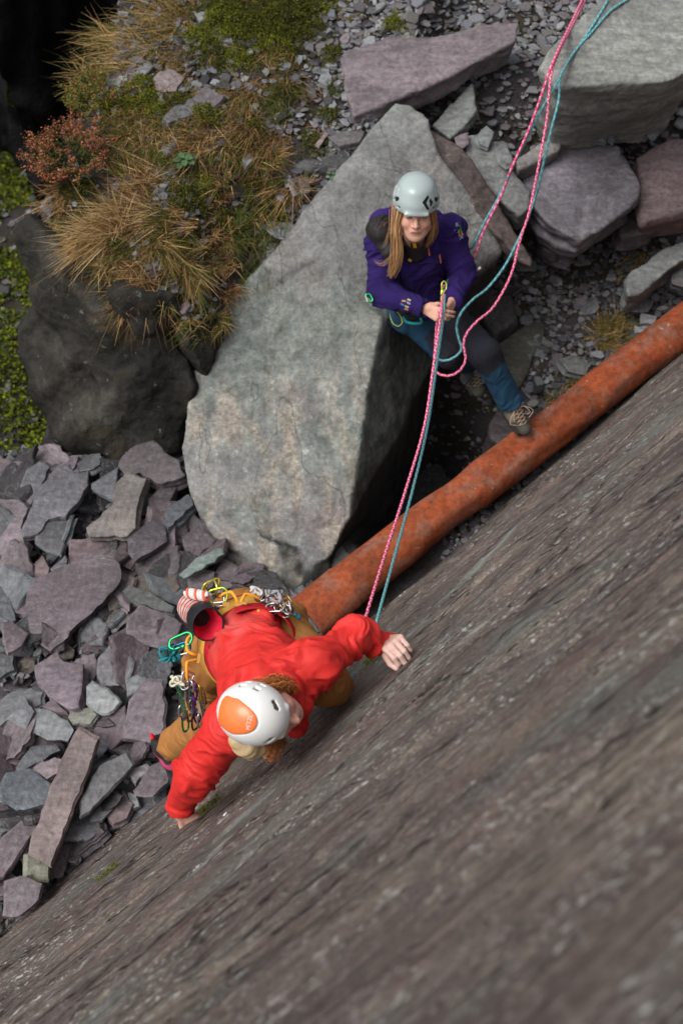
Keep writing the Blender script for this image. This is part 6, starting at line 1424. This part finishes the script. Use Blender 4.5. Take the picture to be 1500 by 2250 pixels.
    s = SDF(corners(P, (-.12, -.14, -.02), (.12, .14, .15)), .01, .0034); s.ell(P(0, -.006, .036), S(.1015, .1275, .1055), ax, 0); s.box(P(0, 0, -.082), S(.17, .2, .088), ax, .002, 0, 's'); s.ell(P(0, -.006, .034), S(.09, .116, .096), ax, 0, 's'); sdf_part('liner', s, M_LINING, helm, (.10, .07, .05))
    # white lettering at the front of the panel
    cu = bpy.data.curves.new('lettering', 'FONT'); cu.body = 'PETZL'; cu.size = .016; cu.extrude = .0006; cu.align_x = 'CENTER'; cu.align_y = 'CENTER'
    to = bpy.data.objects.new('lettering', cu); COL.objects.link(to); bpy.context.view_layer.update(); me = bpy.data.meshes.new_from_object(to.evaluated_get(bpy.context.evaluated_depsgraph_get())); bpy.data.objects.remove(to)
    nv = len(me.vertices); co = np.empty(nv * 3); me.vertices.foreach_get('co', co); co = co.reshape(-1, 3)
    out = np.array([dome(-x * 1.25, .044 - y * 1.25, .0040 + z) for x, y, z in co]); me.vertices.foreach_set('co', out.astype(np.float32).ravel()); me.update()
    t = NT('white_print', .5); me.materials.clear(); me.materials.append(t.done((.80, .62, .55))); lo = bpy.data.objects.new('lettering', me); COL.objects.link(lo); lo.parent = helm
    A = Acc()
    for e in (-1, 1):
        Pp = [P(e * .088, .030, .004), P(e * .080, .040, -.04), P(e * .048, .055, -.088), P(0, .062, -.120)]; V_, F_, U_ = tube(catmull(Pp, 6), .0032, 6); A.add(V_, F_, (.35, .36, .38))
    A.build('chin_strap', M_WEB, helm)
    # ---- ginger curls
    pal = [(.46, .15, .035), (.36, .11, .028), (.58, .24, .07), (.28, .08, .02)]
    g = [[P(-.085, -.02, .0), D(620, 1500, 4.50), D(640, 1508, 4.53)], [P(-.088, .02, .0), D(630, 1508, 4.47), D(648, 1520, 4.52)], [P(-.080, -.05, .0), D(606, 1498, 4.50), D(628, 1500, 4.54)]]
    strands('curls', [np.array(q) for q in g], 170, pal, body, 14, .0015, .009, .0060, 150, core=.010)
    g = [[P(.080, .03, -.02), D(605, 1640, 4.50), D(600, 1662, 4.53), D(585, 1668, 4.56)], [P(.082, .0, -.02), D(590, 1640, 4.52), D(588, 1664, 4.56)], [P(.075, .05, -.03), D(618, 1632, 4.50), D(612, 1655, 4.53)]]
    strands('curls', [np.array(q) for q in g], 150, [(.16, .05, .016), (.22, .07, .02), (.28, .09, .025)], body, 15, .0015, .008, .0060, 150, core=.009)
    # ---- harness: tan padded belt, leg loop edges, orange gear loops
    har = bpy.data.objects.new('harness', None); COL.objects.link(har); har.parent = body
    W = D(549, 1418, 5.06); ew = nrm(wa - pel); hx = nrm(D(650, 1350, 5.06) - D(450, 1470, 5.10)); hy = nrm(np.cross(ew, hx)); hx = np.cross(hy, ew)
    if np.dot(hy, UP) < 0: hy = -hy
    def ring(c, rx, ry, a0, a1, up, n=60): return [c + hx * math.cos(a) * rx + hy * math.sin(a) * ry + ew * up for a in np.linspace(a0, a1, n)]
    def band(name, rx, ry, w, th, a0, a1, col, mat, up=0, c=None, flare=.0, wob=None):
        c = W if c is None else c; V = []; F = []; n = 60
        for i, a in enumerate(np.linspace(a0, a1, n)):
            d = hx * math.cos(a) + hy * math.sin(a); p = c + hx * math.cos(a) * rx + hy * math.sin(a) * ry + ew * up; ww = w * (wob(a) if wob else 1)
            for k in range(10):
                q = 2 * math.pi * k / 10; V.append(p + ew * (ww / 2 * np.sign(math.cos(q)) * abs(math.cos(q)) ** .6) + d * (th / 2 * math.sin(q) + flare * math.cos(q)))
        for i in range(n - 1):
            for k in range(10): F.append([10 * i + k, 10 * i + (k + 1) % 10, 10 * i + 10 + (k + 1) % 10, 10 * i + 10 + k])
        return mk(name, V, F, mat, har, True, tint=col)

    band('waist_belt', .192, .176, .085, .020, R(-40), R(250), (.60, .33, .06), M_WEB, flare=-.012)
    band('belt_lining', .187, .171, .135, .012, R(-40), R(250), (.42, .010, .018), M_WEB, up=.008, flare=-.014)
    band('belt_edge', .202, .186, .020, .014, R(-40), R(250), (.42, .010, .018), M_WEB, up=-.055)
    LOOPS = {}
    def gloop(nm, pts, r=.0062, col=(.85, .36, .03)):
        P_ = catmull(pts, 8); V_, F_, U_ = tube(P_, r, 8); mk('gear_loop', V_, F_, M_CORD, har, True, tint=col); LOOPS[nm] = P_
    def G(X, Y, d, c=(320, 1260), k=4.1667): return D(c[0] + X / k, c[1] + Y / k, d)
    gloop('backtop', [G(845, 262, 4.96), G(820, 215, 4.96), G(785, 172, 4.98), G(730, 180, 5.0), G(690, 205, 5.02), G(660, 215, 5.05)])
    gloop('righttop', [G(875, 262, 4.96), G(895, 215, 4.96), G(920, 190, 4.97), G(985, 205, 4.98), G(1045, 232, 5.0), G(1080, 250, 5.05)])
    gloop('left', [G(465, 745, 4.98), G(430, 735, 4.97), G(390, 710, 4.97), G(375, 660, 4.98), G(385, 600, 4.99), G(425, 550, 5.0)])
    gloop('leftlow', [G(465, 790, 4.98), G(400, 805, 4.96), G(378, 825, 4.95), G(378, 900, 4.95), G(385, 985, 4.97), G(420, 1060, 5.02), G(520, 1080, 5.1)])
    gloop('rightlow', [G(1030, 330, 4.97), G(1050, 365, 4.97), G(1110, 355, 4.98), G(1125, 380, 5.0), G(1100, 340, 5.1)])
    for X, Y, w, h in ((885, 268, 85, 26), (738, 285, 62, 40), (488, 780, 28, 90)):
        c = G(X, Y, 4.955); V_, F_ = slate_mesh(np.array([(-w, -h), (w, -h), (w, h), (-w, h)]) / 4.1667 * .00176 * .5, .006, 5, .5, 0, 0); x = RT * .97 + UP * -.15; x = nrm(x); y = nrm(np.cross(-FW, x)); mk('keeper_tab', c + V_[:, :1] * x + V_[:, 1:2] * y - V_[:, 2:] * FW, F_, M_WEB, har, False, tint=(.52, .27, .07))
    return dict(body=body, G=G, D=D, Lw=Lw, har=har, W=W)
BEL = belayer(); CLI = climber()
# ------------------------------------------------------------------ ropes
def rope(name, strands_, mat, label, r=.0066):
    A = Acc()
    for pts in strands_:
        P = catmull(np.array(pts), 14); V_, F_, U_ = tube(P, r, 10); A.add(V_, F_, (1, 1, 1), U_)
    return tag(A.build(name, mat), label, 'rope')
k1 = lambda X, Y, d: at_d(740 + X / 3, 360 + Y / 3, d)
k4 = lambda X, Y, d: at_d(700 + X / 1.875, Y / 1.875, d)
_pb = next((o for o in bpy.data.objects if str(o.get('label', '')).startswith('pale grey boulder')), None)
bpy.context.view_layer.update()
def over(X, Y, dz=0):        # lying on the pale boulder
    px, py = 700 + X / 1.875, Y / 1.875
    if _pb is not None:
        ok, loc, n, i = _pb.ray_cast(Vector(CAM), Vector(nrm(ray(px, py))))
        if ok: return np.array(loc) + np.array([0, 0, .010 + dz])
    return at_z(px, py, 1.62 + dz)
def gr_(X, Y, dz): return ground_at(700 + X / 1.875, Y / 1.875, dz)
pink_main = [k1(705, 800, 6.70), k1(704, 850, 6.64), k1(690, 920, 6.50), k1(686, 985, 6.44), k1(672, 1080, 6.44), k1(640, 1300, 6.38), at_d(932, 935, 6.22), at_d(890, 1080, 5.92), at_d(845, 1220, 5.55), at_d(805, 1350, 5.20), at_d(785, 1420, 5.12), at_d(700, 1440, 5.10), at_d(620, 1450, 5.10)]
pink_loop = [k1(690, 925, 6.49), k1(672, 985, 6.50), k1(655, 1080, 6.56), k1(648, 1200, 6.62), k1(640, 1330, 6.66), k1(668, 1382, 6.66), k1(740, 1396, 6.64), k1(808, 1362, 6.62), k1(846, 1290, 6.60), k1(834, 1190, 6.58), k1(856, 1115, 6.57), k1(925, 1035, 6.58), k1(1020, 955, 6.62), k1(1110, 810, 6.66), k1(1162, 680, 6.68), k1(1190, 560, 6.68), k1(1222, 450, 6.66), k1(1262, 330, 6.64), k1(1300, 150, 6.62), k4(905, 680, 6.58), k4(940, 480, 6.54), k4(946, 400, 6.50), k4(960, 290, 6.50), k4(1000, 190, 6.66), k4(1050, 95, 6.90), k4(1098, -5, 7.15), k4(1130, -90, 7.3)]
pink_back = [k1(850, 660, 6.98), k1(905, 615, 6.86), k1(960, 455, 6.84), k1(1020, 330, 6.82), k1(1090, 190, 6.78), k4(790, 700, 6.68), k4(870, 520, 6.60), k4(930, 350, 6.52), k4(968, 245, 6.52), k4(1050, 70, 6.88), k4(1092, -20, 7.15), k4(1120, -90, 7.3)]
pink_tail = [k1(850, 760, 6.90), k1(890, 728, 6.84), k1(925, 700, 6.80)]
rope('climbing_rope', [pink_main, pink_loop, pink_back, pink_tail], M_PINK, 'pink climbing rope with pale flecks running from the belayer down to the climber')
V_, F_, U_ = tube(np.array([k1(924, 701, 6.802), k1(946, 683, 6.79)]), .0072, 10)
ob = mk('rope_end', V_, F_, M_CORD, bpy.data.objects['climbing_rope'], True, tint=(.75, .72, .72))
teal_main = [k1(712, 800, 6.72), k1(712, 850, 6.65), k1(706, 920, 6.51), k1(702, 985, 6.46), k1(692, 1080, 6.47), k1(660, 1300, 6.42), at_d(939, 935, 6.26), at_d(905, 1080, 5.97), at_d(867, 1220, 5.62), at_d(830, 1355, 5.22), at_d(822, 1390, 5.12), at_d(790, 1408, 5.06), at_d(730, 1425, 5.04), at_d(660, 1440, 5.10), at_d(620, 1450, 5.12)]
teal_loop = [k1(705, 925, 6.52), k1(708, 990, 6.52), k1(690, 1080, 6.60), k1(668, 1200, 6.66), k1(655, 1265, 6.70), k1(675, 1292, 6.70), k1(730, 1294, 6.68), k1(790, 1262, 6.66), k1(820, 1215, 6.64), k1(800, 1145, 6.62), k1(788, 1060, 6.60), k1(822, 975, 6.60), k1(900, 890, 6.64), k1(990, 820, 6.70), k1(1100, 680, 6.72), k1(1180, 530, 6.71), k1(1240, 400, 6.70), k1(1300, 235, 6.68), k4(905, 760, 6.64), k4(950, 560, 6.58), k4(985, 420, 6.54), over(992, 335, .03), over(1040, 240), over(1120, 120), over(1180, 20), over(1210, -60)]
teal_back = [k1(850, 590, 6.98), k1(900, 528, 6.88), k1(980, 370, 6.86), k1(1060, 230, 6.84), k1(1140, 65, 6.78), k4(780, 725, 6.70), k4(900, 482, 6.60), k4(975, 350, 6.52), over(1040, 240, .012), over(1125, 135), over(1200, 50), over(1275, 0), over(1350, -60)]
rope('climbing_rope', [teal_main, teal_loop, teal_back], M_TEAL, 'teal blue climbing rope running beside the pink one to the climber')

# ------------------------------------------------------------------ carabiners and the rest of the rack
def carabiner(c, along, normal, col, gate, label, L=.100, W=.060, r=.0052, group='carabiners on the harnesses', screw=False, bent=False):
    a = nrm(along); n = nrm(np.array(normal) - a * np.dot(normal, a)); b = np.cross(n, a); root = bpy.data.objects.new('carabiner', None); COL.objects.link(root); root.location = c
    h = L / 2; w = W / 2
    pts = [(-h * .72, -w * .80), (-h, -w * .35), (-h * .98, w * .2), (-h * .72, w * .85), (0, w * .95), (h * .68, w * .95), (h, w * .45), (h * .96, -w * .3), (h * .66, -w * .95)]
    P = catmull([a * x + b * y for x, y in pts], 7); V_, F_, U_ = tube(P, r, 8); mk('frame', V_, F_, M_ANO, root, True, tint=col)
    g0 = a * (-h * .72) + b * (-w * .80); g1 = a * (h * .66) + b * (-w * .95); P = [g0, (g0 + g1) / 2 + (b * w * .25 if bent else 0), g1]; V_, F_, U_ = tube(catmull(P, 5), r * .72, 8); g = mk('gate', V_, F_, M_ANO, root, True, tint=gate)
    if screw:
        V_, F_, U_ = tube(np.array([g0 * .62 + g1 * .38, g0 * .25 + g1 * .75]), r * 1.5, 10); mk('sleeve', V_, F_, M_ANO, g, True, tint=gate)
    return tag(root, label, 'carabiner', group)
def G(X, Y, d, c=(320, 1260), k=4.1667): return at_d(c[0] + X / k, c[1] + Y / k, d)
def G2(X, Y, d): return G(X, Y, d, (320, 1440))
def car(p0, p1, n, col, gate, label, **kw):
    p0 = np.array(p0); p1 = np.array(p1); return carabiner((p0 + p1) / 2, p1 - p0, n, col, gate, label, L=np.linalg.norm(p1 - p0), W=kw.pop('W', .058), **kw)
SIL = (.55, .55, .56); YEL = (.62, .50, .06); LIM = (.45, .58, .05); GRN = (.03, .42, .13); BLU = (.03, .16, .34); PUR = (.17, .03, .33); BRZ = (.42, .26, .12); GRY = (.22, .22, .23); RED = (.55, .05, .03)
tv = -FW
car(G(520, 150, 5.06), G(672, 88, 5.02), tv + UP * .8 + RT * .5, YEL, SIL, 'gold and silver carabiner standing up beside the red and white cord knot')
car(G(560, 170, 5.08), G(650, 110, 5.00), tv * .3 + UP * .3 + RT, (.5, .42, .12), SIL, 'second gold carabiner behind the upright one')
car(G(578, 222, 5.00), G(748, 190, 4.99), tv, LIM, SIL, 'lime yellow carabiner clipped to the top of the orange gear loop')
car(G(600, 262, 5.03), G(720, 225, 5.02), tv + UP * .4, SIL, SIL, 'plain silver carabiner under the lime yellow one')
car(G(222, 662, 5.00), G(425, 580, 4.98), tv + UP * .3, GRN, (.05, .55, .22), 'green locking carabiner with a screw sleeve on the left gear loop', screw=True, W=.05)
car(G(240, 722, 5.03), G(408, 668, 5.01), tv + UP * .2, BLU, SIL, 'blue carabiner below the green locking one', W=.045)
car(G(1100, 320, 4.99), G(1270, 300, 4.98), tv + UP * .6, (.45, .42, .40), SIL, 'silver carabiner lying across the right side of the belt', W=.04)
car(G(1060, 290, 5.02), G(1190, 245, 4.99), tv, RED, SIL, 'red carabiner half hidden under the grey slings', W=.035)
car(G(1245, 210, 5.01), G(1298, 300, 5.00), tv + RT * .5, BRZ, BRZ, 'bronze carabiner at the right end of the rack', W=.05)
car(G(1040, 150, 5.02), G(1060, 250, 5.00), tv, SIL, SIL, 'silver carabiner holding the knotted white sling', W=.045)
car(G(1130, 290, 5.02), G(1160, 200, 4.98), tv + RT * .4, GRY, SIL, 'dark grey carabiner amid the grey slings', W=.045)
car(G(1200, 340, 5.03), G(1330, 380, 5.02), tv + UP * .3, (.35, .28, .10), SIL, 'brass coloured carabiner beside the teal cam lobes', W=.035)
car(G2(375, 245, 4.96), G2(400, 150, 4.96), tv + RT * .6, SIL, SIL, 'silver carabiner hooked over the lower left gear loop', W=.05)
car(G2(330, 300, 4.98), G2(410, 215, 4.97), tv + UP * .3, GRY, SIL, 'grey carabiner at the head of the hanging rack', W=.04)
# quickdraws and wires that hang at the lower left
def quickdraw(p0, p1, wcol, c1, c2, label, w=.012):
    p0 = np.array(p0); p1 = np.array(p1); d = nrm(p1 - p0); root = bpy.data.objects.new('quickdraw', None); COL.objects.link(root); root.location = p0; n = nrm(tv - d * np.dot(tv, d)); sd = np.cross(d, n); L = np.linalg.norm(p1 - p0)
    m = 10; V = []; F = []
    for i in range(m + 1):
        u = .28 + .44 * i / m; q = d * L * u + n * .003 * math.sin(u * 9) + sd * .006 * math.sin(u * 5)
        for a, b in ((-1, -1), (1, -1), (1, 1), (-1, 1)): V.append(q + sd * w / 2 * a + n * .0018 * b)
    for i in range(m):
        for k in range(4): F.append([4 * i + k, 4 * i + (k + 1) % 4, 4 * i + 4 + (k + 1) % 4, 4 * i + 4 + k])
    F += [[3, 2, 1, 0], [4 * m + k for k in range(4)]]; mk('sling', V, F, M_WEB, root, False, tint=wcol)
    for nm, u, cc, s_ in (('upper_carabiner', .14, c1, 1), ('lower_carabiner', .86, c2, -1)):
        hl = L * .16; w_ = .019; nn = nrm(n * .6 + sd * .8 * s_); bb = np.cross(nn, d); pts = [(-hl, -w_ * .5), (-hl, w_ * .6), (0, w_), (hl, w_ * .8), (hl, -w_ * .4), (0, -w_ * .8)]
        P = catmull([d * L * u + d * x + bb * y for x, y in pts], 6, True); V_, F_, U_ = tube(P, .0042, 7, True); mk(nm, V_, F_, M_ANO, root, True, tint=cc)
    return tag(root, label, 'quickdraw', 'quickdraws hanging at the left hip')
quickdraw(G2(300, 260, 4.99), G2(335, 545, 5.12), (.05, .06, .05), GRN, SIL, 'quickdraw with a dark sling, leftmost of the hanging rack')
quickdraw(G2(340, 250, 4.98), G2(365, 680, 5.14), (.02, .20, .07), SIL, GRN, 'longest quickdraw, ending in a green carabiner over the tan knee')
quickdraw(G2(380, 240, 4.97), G2(405, 590, 5.10), (.13, .085, .055), GRY, BRZ, 'quickdraw with a brown sling and bronze carabiner')
quickdraw(G2(415, 240, 4.96), G2(430, 470, 5.04), (.02, .30, .10), SIL, GRY, 'short quickdraw with a bright green sling')
quickdraw(G2(445, 260, 4.97), G2(450, 665, 5.10), (.16, .03, .30), PUR, (.05, .05, .06), 'quickdraw with a purple sling ending in a black nut')
quickdraw(G2(480, 280, 4.98), G2(505, 645, 5.09), (.42, .33, .18), YEL, SIL, 'quickdraw with a cream sling right of the purple one')
quickdraw(G2(515, 330, 5.00), G2(545, 690, 5.10), (.06, .05, .07), BRZ, (.08, .05, .13), 'dark quickdraw half under the red jacket')
quickdraw(G2(400, 300, 5.02), G2(480, 600, 5.14), (.25, .24, .22), SIL, PUR, 'grey quickdraw slanting behind the purple one')
rgx = np.random.default_rng(21)
for k in range(9):       # wires and nuts crowded on the hanging rack
    a = G2(rgx.uniform(300, 520), rgx.uniform(260, 330), 5.0); b_ = a + (G2(0, 1, 5) - G2(0, 0, 5)) * rgx.uniform(150, 300) + (G2(1, 0, 5) - G2(0, 0, 5)) * rgx.normal(20, 25) + FW * rgx.uniform(.02, .08)
    root = bpy.data.objects.new('wired_nut', None); COL.objects.link(root); root.location = a; d = b_ - a; sd = nrm(np.cross(d, tv))
    V_, F_, U_ = tube(catmull([np.zeros(3), d * .5 + sd * .006, d, d * 1.02 - sd * .006, d * .5 - sd * .006, sd * -.002], 6), .0015, 6); mk('wire', V_, F_, M_ANO, root, True, tint=(.35, .35, .34))
    V_, F_ = slate_mesh(np.array([(-.008, -.006), (.008, -.006), (.006, .006), (-.006, .006)]), .014, k, .5, 0, 0); x = sd; y = nrm(d); mk('nut', d * 1.02 + V_[:, :1] * x + V_[:, 1:2] * y + V_[:, 2:] * tv, F_, M_ANO, root, False, tint=[(.10, .10, .11), (.45, .08, .05), (.07, .06, .16), (.40, .30, .08), (.3, .3, .3)][k % 5])
    tag(root, 'small metal nut on a steel wire in the crowded rack at the left hip', 'climbing nut', 'wired nuts at the left hip')
for k in range(10):
    c_ = G(rgx.uniform(1040, 1310), rgx.uniform(190, 350), rgx.uniform(4.99, 5.05)); a = rgx.uniform(0, 3.1)
    carabiner(c_, RT * math.cos(a) + UP * math.sin(a) + FW * .3, tv + RT * rgx.normal(0, .6) + UP * rgx.normal(0, .6), [(.10, .10, .11), (.35, .34, .33), (.20, .16, .12), (.06, .06, .07)][k % 4], (.4, .4, .4), 'small dark steel carabiner bunched with the slings at the right hip', L=.055, W=.032, r=.0036, group='steel carabiners bunched at the right hip')
# small pieces: wired nuts
def cordthing(name, pts, r, col, label, cat, mat=None, closed=False, n=8, extra=()):
    o = np.mean(pts, 0); P = catmull(np.array(pts) - o, n, closed); V_, F_, U_ = tube(P, r, 8, closed); A = Acc(); A.add(V_, F_, col)
    for pts2, r2, c2 in extra: P = catmull(np.array(pts2) - o, n); V_, F_, U_ = tube(P, r2, 8); A.add(V_, F_, c2)
    b = A.build(name, mat or M_CORD); b.location = o; return tag(b, label, cat)
def knot(c, R0, turns, jit, seed, flat=.5):
    rg = np.random.default_rng(seed); q = []; ph = rg.uniform(0, 6.28, 3)
    for t_ in np.linspace(0, turns * 2 * math.pi, turns * 9): q.append(np.array(c) + RT * math.cos(t_ + ph[0]) * R0 * (1 + .35 * math.sin(t_ * .37)) + UP * math.sin(t_ * 1.13 + ph[1]) * R0 * .8 + tv * math.sin(t_ * .71 + ph[2]) * R0 * flat + rg.normal(0, jit, 3))
    return q
cordthing('cord_coil', knot(G(225, 740, 5.02), .030, 6, .003, 3), .0052, (.015, .20, .23), 'teal cord coiled on the belay device below the green carabiner', 'cord', extra=[([G(190, 700, 4.99), G(200, 760, 4.98)], .007, (.02, .02, .02))])
cordthing('sling', knot(G(290, 985, 4.97), .019, 4, .003, 7), .0050, (.55, .55, .42), 'cream sling knotted at the head of the hanging rack', 'sling')
cordthing('sling', knot(G(1020, 165, 5.0), .017, 4, .003, 9), .0055, (.55, .53, .53), 'white sling knotted right of the orange gear loop', 'sling')
cordthing('sling', knot(G(1175, 210, 4.99), .026, 6, .004, 11), .0042, (.30, .30, .31), 'grey slings bunched at the right hip', 'sling')
cordthing('sling', knot(G(1110, 230, 5.03), .024, 4, .003, 13), .0045, (.04, .04, .045), 'black sling among the gear at the right hip', 'sling')
root = bpy.data.objects.new('cam_device', None); COL.objects.link(root); root.location = G(1380, 385, 5.04)
for k, (dx_, dy_) in enumerate(((-.5, .5), (.5, -.4))):
    V_, F_ = slate_mesh(blobpoly(.011, 7, np.random.default_rng(k)), .012, k, .02, 0, 0); x = nrm(RT + UP * -.5); y = nrm(np.cross(tv, x)); mk('cam_lobe', (V_[:, :1] * x + V_[:, 1:2] * y + V_[:, 2:] * tv) + x * .012 * dx_ * 1.6, F_, M_ANO, root, False, tint=[(.03, .35, .45), (.03, .18, .25)][k])
for q in (-.006, .006):
    V_, F_, U_ = tube(catmull([UP * q, -RT * .02 + UP * (.012 + q), -RT * .045 + UP * (.014 + q)], 6), .0018, 6); mk('wire', V_, F_, M_ANO, root, True, tint=(.2, .2, .2))
tag(root, 'camming device with teal lobes at the right end of the rack', 'cam')
# red and white braided cord bundle
P0, P1 = G(375, 175, 5.02), G(575, 215, 4.98); A = Acc(); ax = nrm(P1 - P0); x, y, _ = frame(ax)
for s_ in range(3):
    t_ = np.linspace(0, 1, 60); rr = .0125 * (1 + .2 * np.sin(t_ * 3)); P = (P1 - P0) * t_[:, None] + x * (np.cos(t_ * 17 + s_ * 2.09) * rr)[:, None] + y * (np.sin(t_ * 17 + s_ * 2.09) * rr)[:, None]
    V_, F_, U_ = tube(P, .0082, 8, cap=True); A.add(V_, F_, (.72, .64, .60) if s_ else (.60, .12, .09))
o = A.build('cord_bundle', M_CORD); o.location = P0; tag(o, 'thick red and white plaited cord above the chalk bag', 'cord')
# chalk bag
Bc, Tc = G(408, 300, 5.14), G(572, 468, 4.88); ax = nrm(Tc - Bc); L = np.linalg.norm(Tc - Bc); x, y, _ = frame(ax, RT); root = bpy.data.objects.new('chalk_bag', None); COL.objects.link(root); root.location = Bc
def lathe(prof, col, name, mat, wob=0, seed=0, parent=root, nseg=48, closeb=False):
    V = []; F = []; T = []
    for i, (z, r) in enumerate(prof):
        for k in range(nseg):
            a = 2 * math.pi * k / nseg; q = r * (1 + wob * fbm(np.array([[math.cos(a) * 1.6, math.sin(a) * 1.6, z * 22 + seed]]), 3, seed)[0]); V.append(ax * z + x * math.cos(a) * q + y * math.sin(a) * q * .92); T.append(col(max(z, 0), a) if callable(col) else col)
    for i in range(len(prof) - 1):
        for k in range(nseg): F.append([i * nseg + k, i * nseg + (k + 1) % nseg, (i + 1) * nseg + (k + 1) % nseg, (i + 1) * nseg + k])
    F.append([k for k in range(nseg)][::-1])
    return mk(name, V, F, mat, parent, True, tint=np.array(T))
def stripes(z, a):
    v = (z * 210 + .5 * math.sin(a * 3)) % 6
    return [(.62, .14, .10), (.66, .52, .48), (.30, .05, .05), (.12, .05, .07), (.60, .18, .12), (.68, .60, .58)][int(v) % 6]
lathe([(0, .03), (.006, .052)] + [(q, .060 + .003 * math.sin(q * 40)) for q in np.linspace(.012, L * .72, 60)], stripes, 'striped_cloth', M_FLEECE, .05, 2)
lathe([(L * .62, .055), (L * .63, .0645), (L * .78, .067), (L * .96, .067), (L, .0665), (L * 1.005, .064), (L * .99, .061)], (.012, .014, .018), 'black_rim', M_LINING, .03, 4)
lathe([(L * .45, .006), (L * .5, .03), (L * .66, .040), (L * .80, .050), (L * .92, .057), (L * .995, .0625)], (.62, .015, .045), 'red_lining', M_SHELL, .22, 6)
V_, F_, U_ = tube(np.array([x * .0 + ax * L * .8 + (-x * .05 + y * .045), ax * L * .9 + (-x * .052 + y * .047)]), .006, 8); mk('toggle', V_, F_, M_LINING, root, True, tint=(.02, .02, .02))
tag(root, 'striped red and white chalk bag with a black rim and red lining', 'chalk bag')
# gear on the belayer
car(k1(200, 860, 6.62), k1(222, 910, 6.62), tv, (.03, .50, .14), SIL, 'small bright green carabiner at the right hip of the woman', W=.03)
car(k1(240, 885, 6.66), k1(262, 915, 6.66), tv, SIL, SIL, 'small silver carabiner behind her bright green one', W=.025)
cordthing('accessory_cord', [k1(350, 960, 6.72), k1(352, 1010, 6.70), k1(372, 1055, 6.69), k1(405, 1070, 6.69), k1(430, 1045, 6.69), k1(418, 1005, 6.70), k1(385, 960, 6.72)], .0026, (.33, .36, .05), 'thin yellow green cord loop hanging from the belt of the woman', 'cord')
root = bpy.data.objects.new('belay_device', None); COL.objects.link(root); root.location = k1(705, 850, 6.62)
s = SDF([root.location], .05, .0026); c0 = np.array(root.location); s.box(c0, (.019, .016, .012), [RT, UP, tv], .006, .004)
for e in (-1, 1): s.cone(c0 + RT * .008 * e - UP * .02 + tv * .01, c0 + RT * .008 * e + UP * .02 - tv * .002, .0055, .0055, .002, 's')
V, F = s.mesh(); mk('housing', V - c0, F, M_ANO, root, True, tint=(.50, .50, .10))
P = catmull([RT * -.010 + UP * .012, RT * -.012 + UP * .045, UP * .060, RT * .012 + UP * .045, RT * .010 + UP * .012, RT * .008 - UP * .012 + tv * .016, RT * -.008 - UP * .012 + tv * .016], 6, True); V_, F_, U_ = tube(P, .0045, 8, True); mk('locking_carabiner', V_, F_, M_ANO, root, True, tint=(.45, .42, .08))
V_, F_, U_ = tube(catmull([RT * -.012 - UP * .01, RT * -.016 - UP * .03, RT * -.012 - UP * .045 + tv * .006, RT * .002 - UP * .03 + tv * .01], 6), .0028, 8); mk('wire_keeper', V_, F_, M_ANO, root, True, tint=(.52, .50, .12))
tag(root, 'yellow green belay device at the belt of the woman with both ropes through it', 'belay device')
# bolt hanger in the rock
p = on_face(490, 1796, .012); root = bpy.data.objects.new('bolt_hanger', None); COL.objects.link(root); root.location = p
hx_ = nrm(SU * .9 - SV * .15); hy_ = np.cross(SN, hx_)
V_, F_ = slate_mesh(np.array([(-.030, -.010), (-.010, -.014), (.020, -.012), (.030, 0), (.020, .012), (-.010, .014), (-.030, .008)]), .005, 3, .5, 0, 0); mk('plate', V_[:, :1] * hx_ + V_[:, 1:2] * hy_ + V_[:, 2:] * SN, F_, M_ANO, root, False, tint=(.60, .60, .57))
P = [(hx_ * math.cos(a) * .011 + SN * .004 + hx_ * .014 + hy_ * math.sin(a) * .008) for a in np.linspace(0, 6.28, 16, endpoint=False)]; V_, F_, U_ = tube(np.array(P), .0022, 8, True); mk('eye', V_, F_, M_ANO, root, True, tint=(.6, .6, .58))
P = [SN * -.01 - hx_ * .012, SN * .008 - hx_ * .012]; V_, F_, U_ = tube(np.array(P), .0055, 6); mk('bolt_head', V_, F_, M_ANO, root, False, tint=(.35, .35, .34))
tag(root, 'small steel bolt hanger fixed in the rock face below the lower hand', 'bolt hanger')
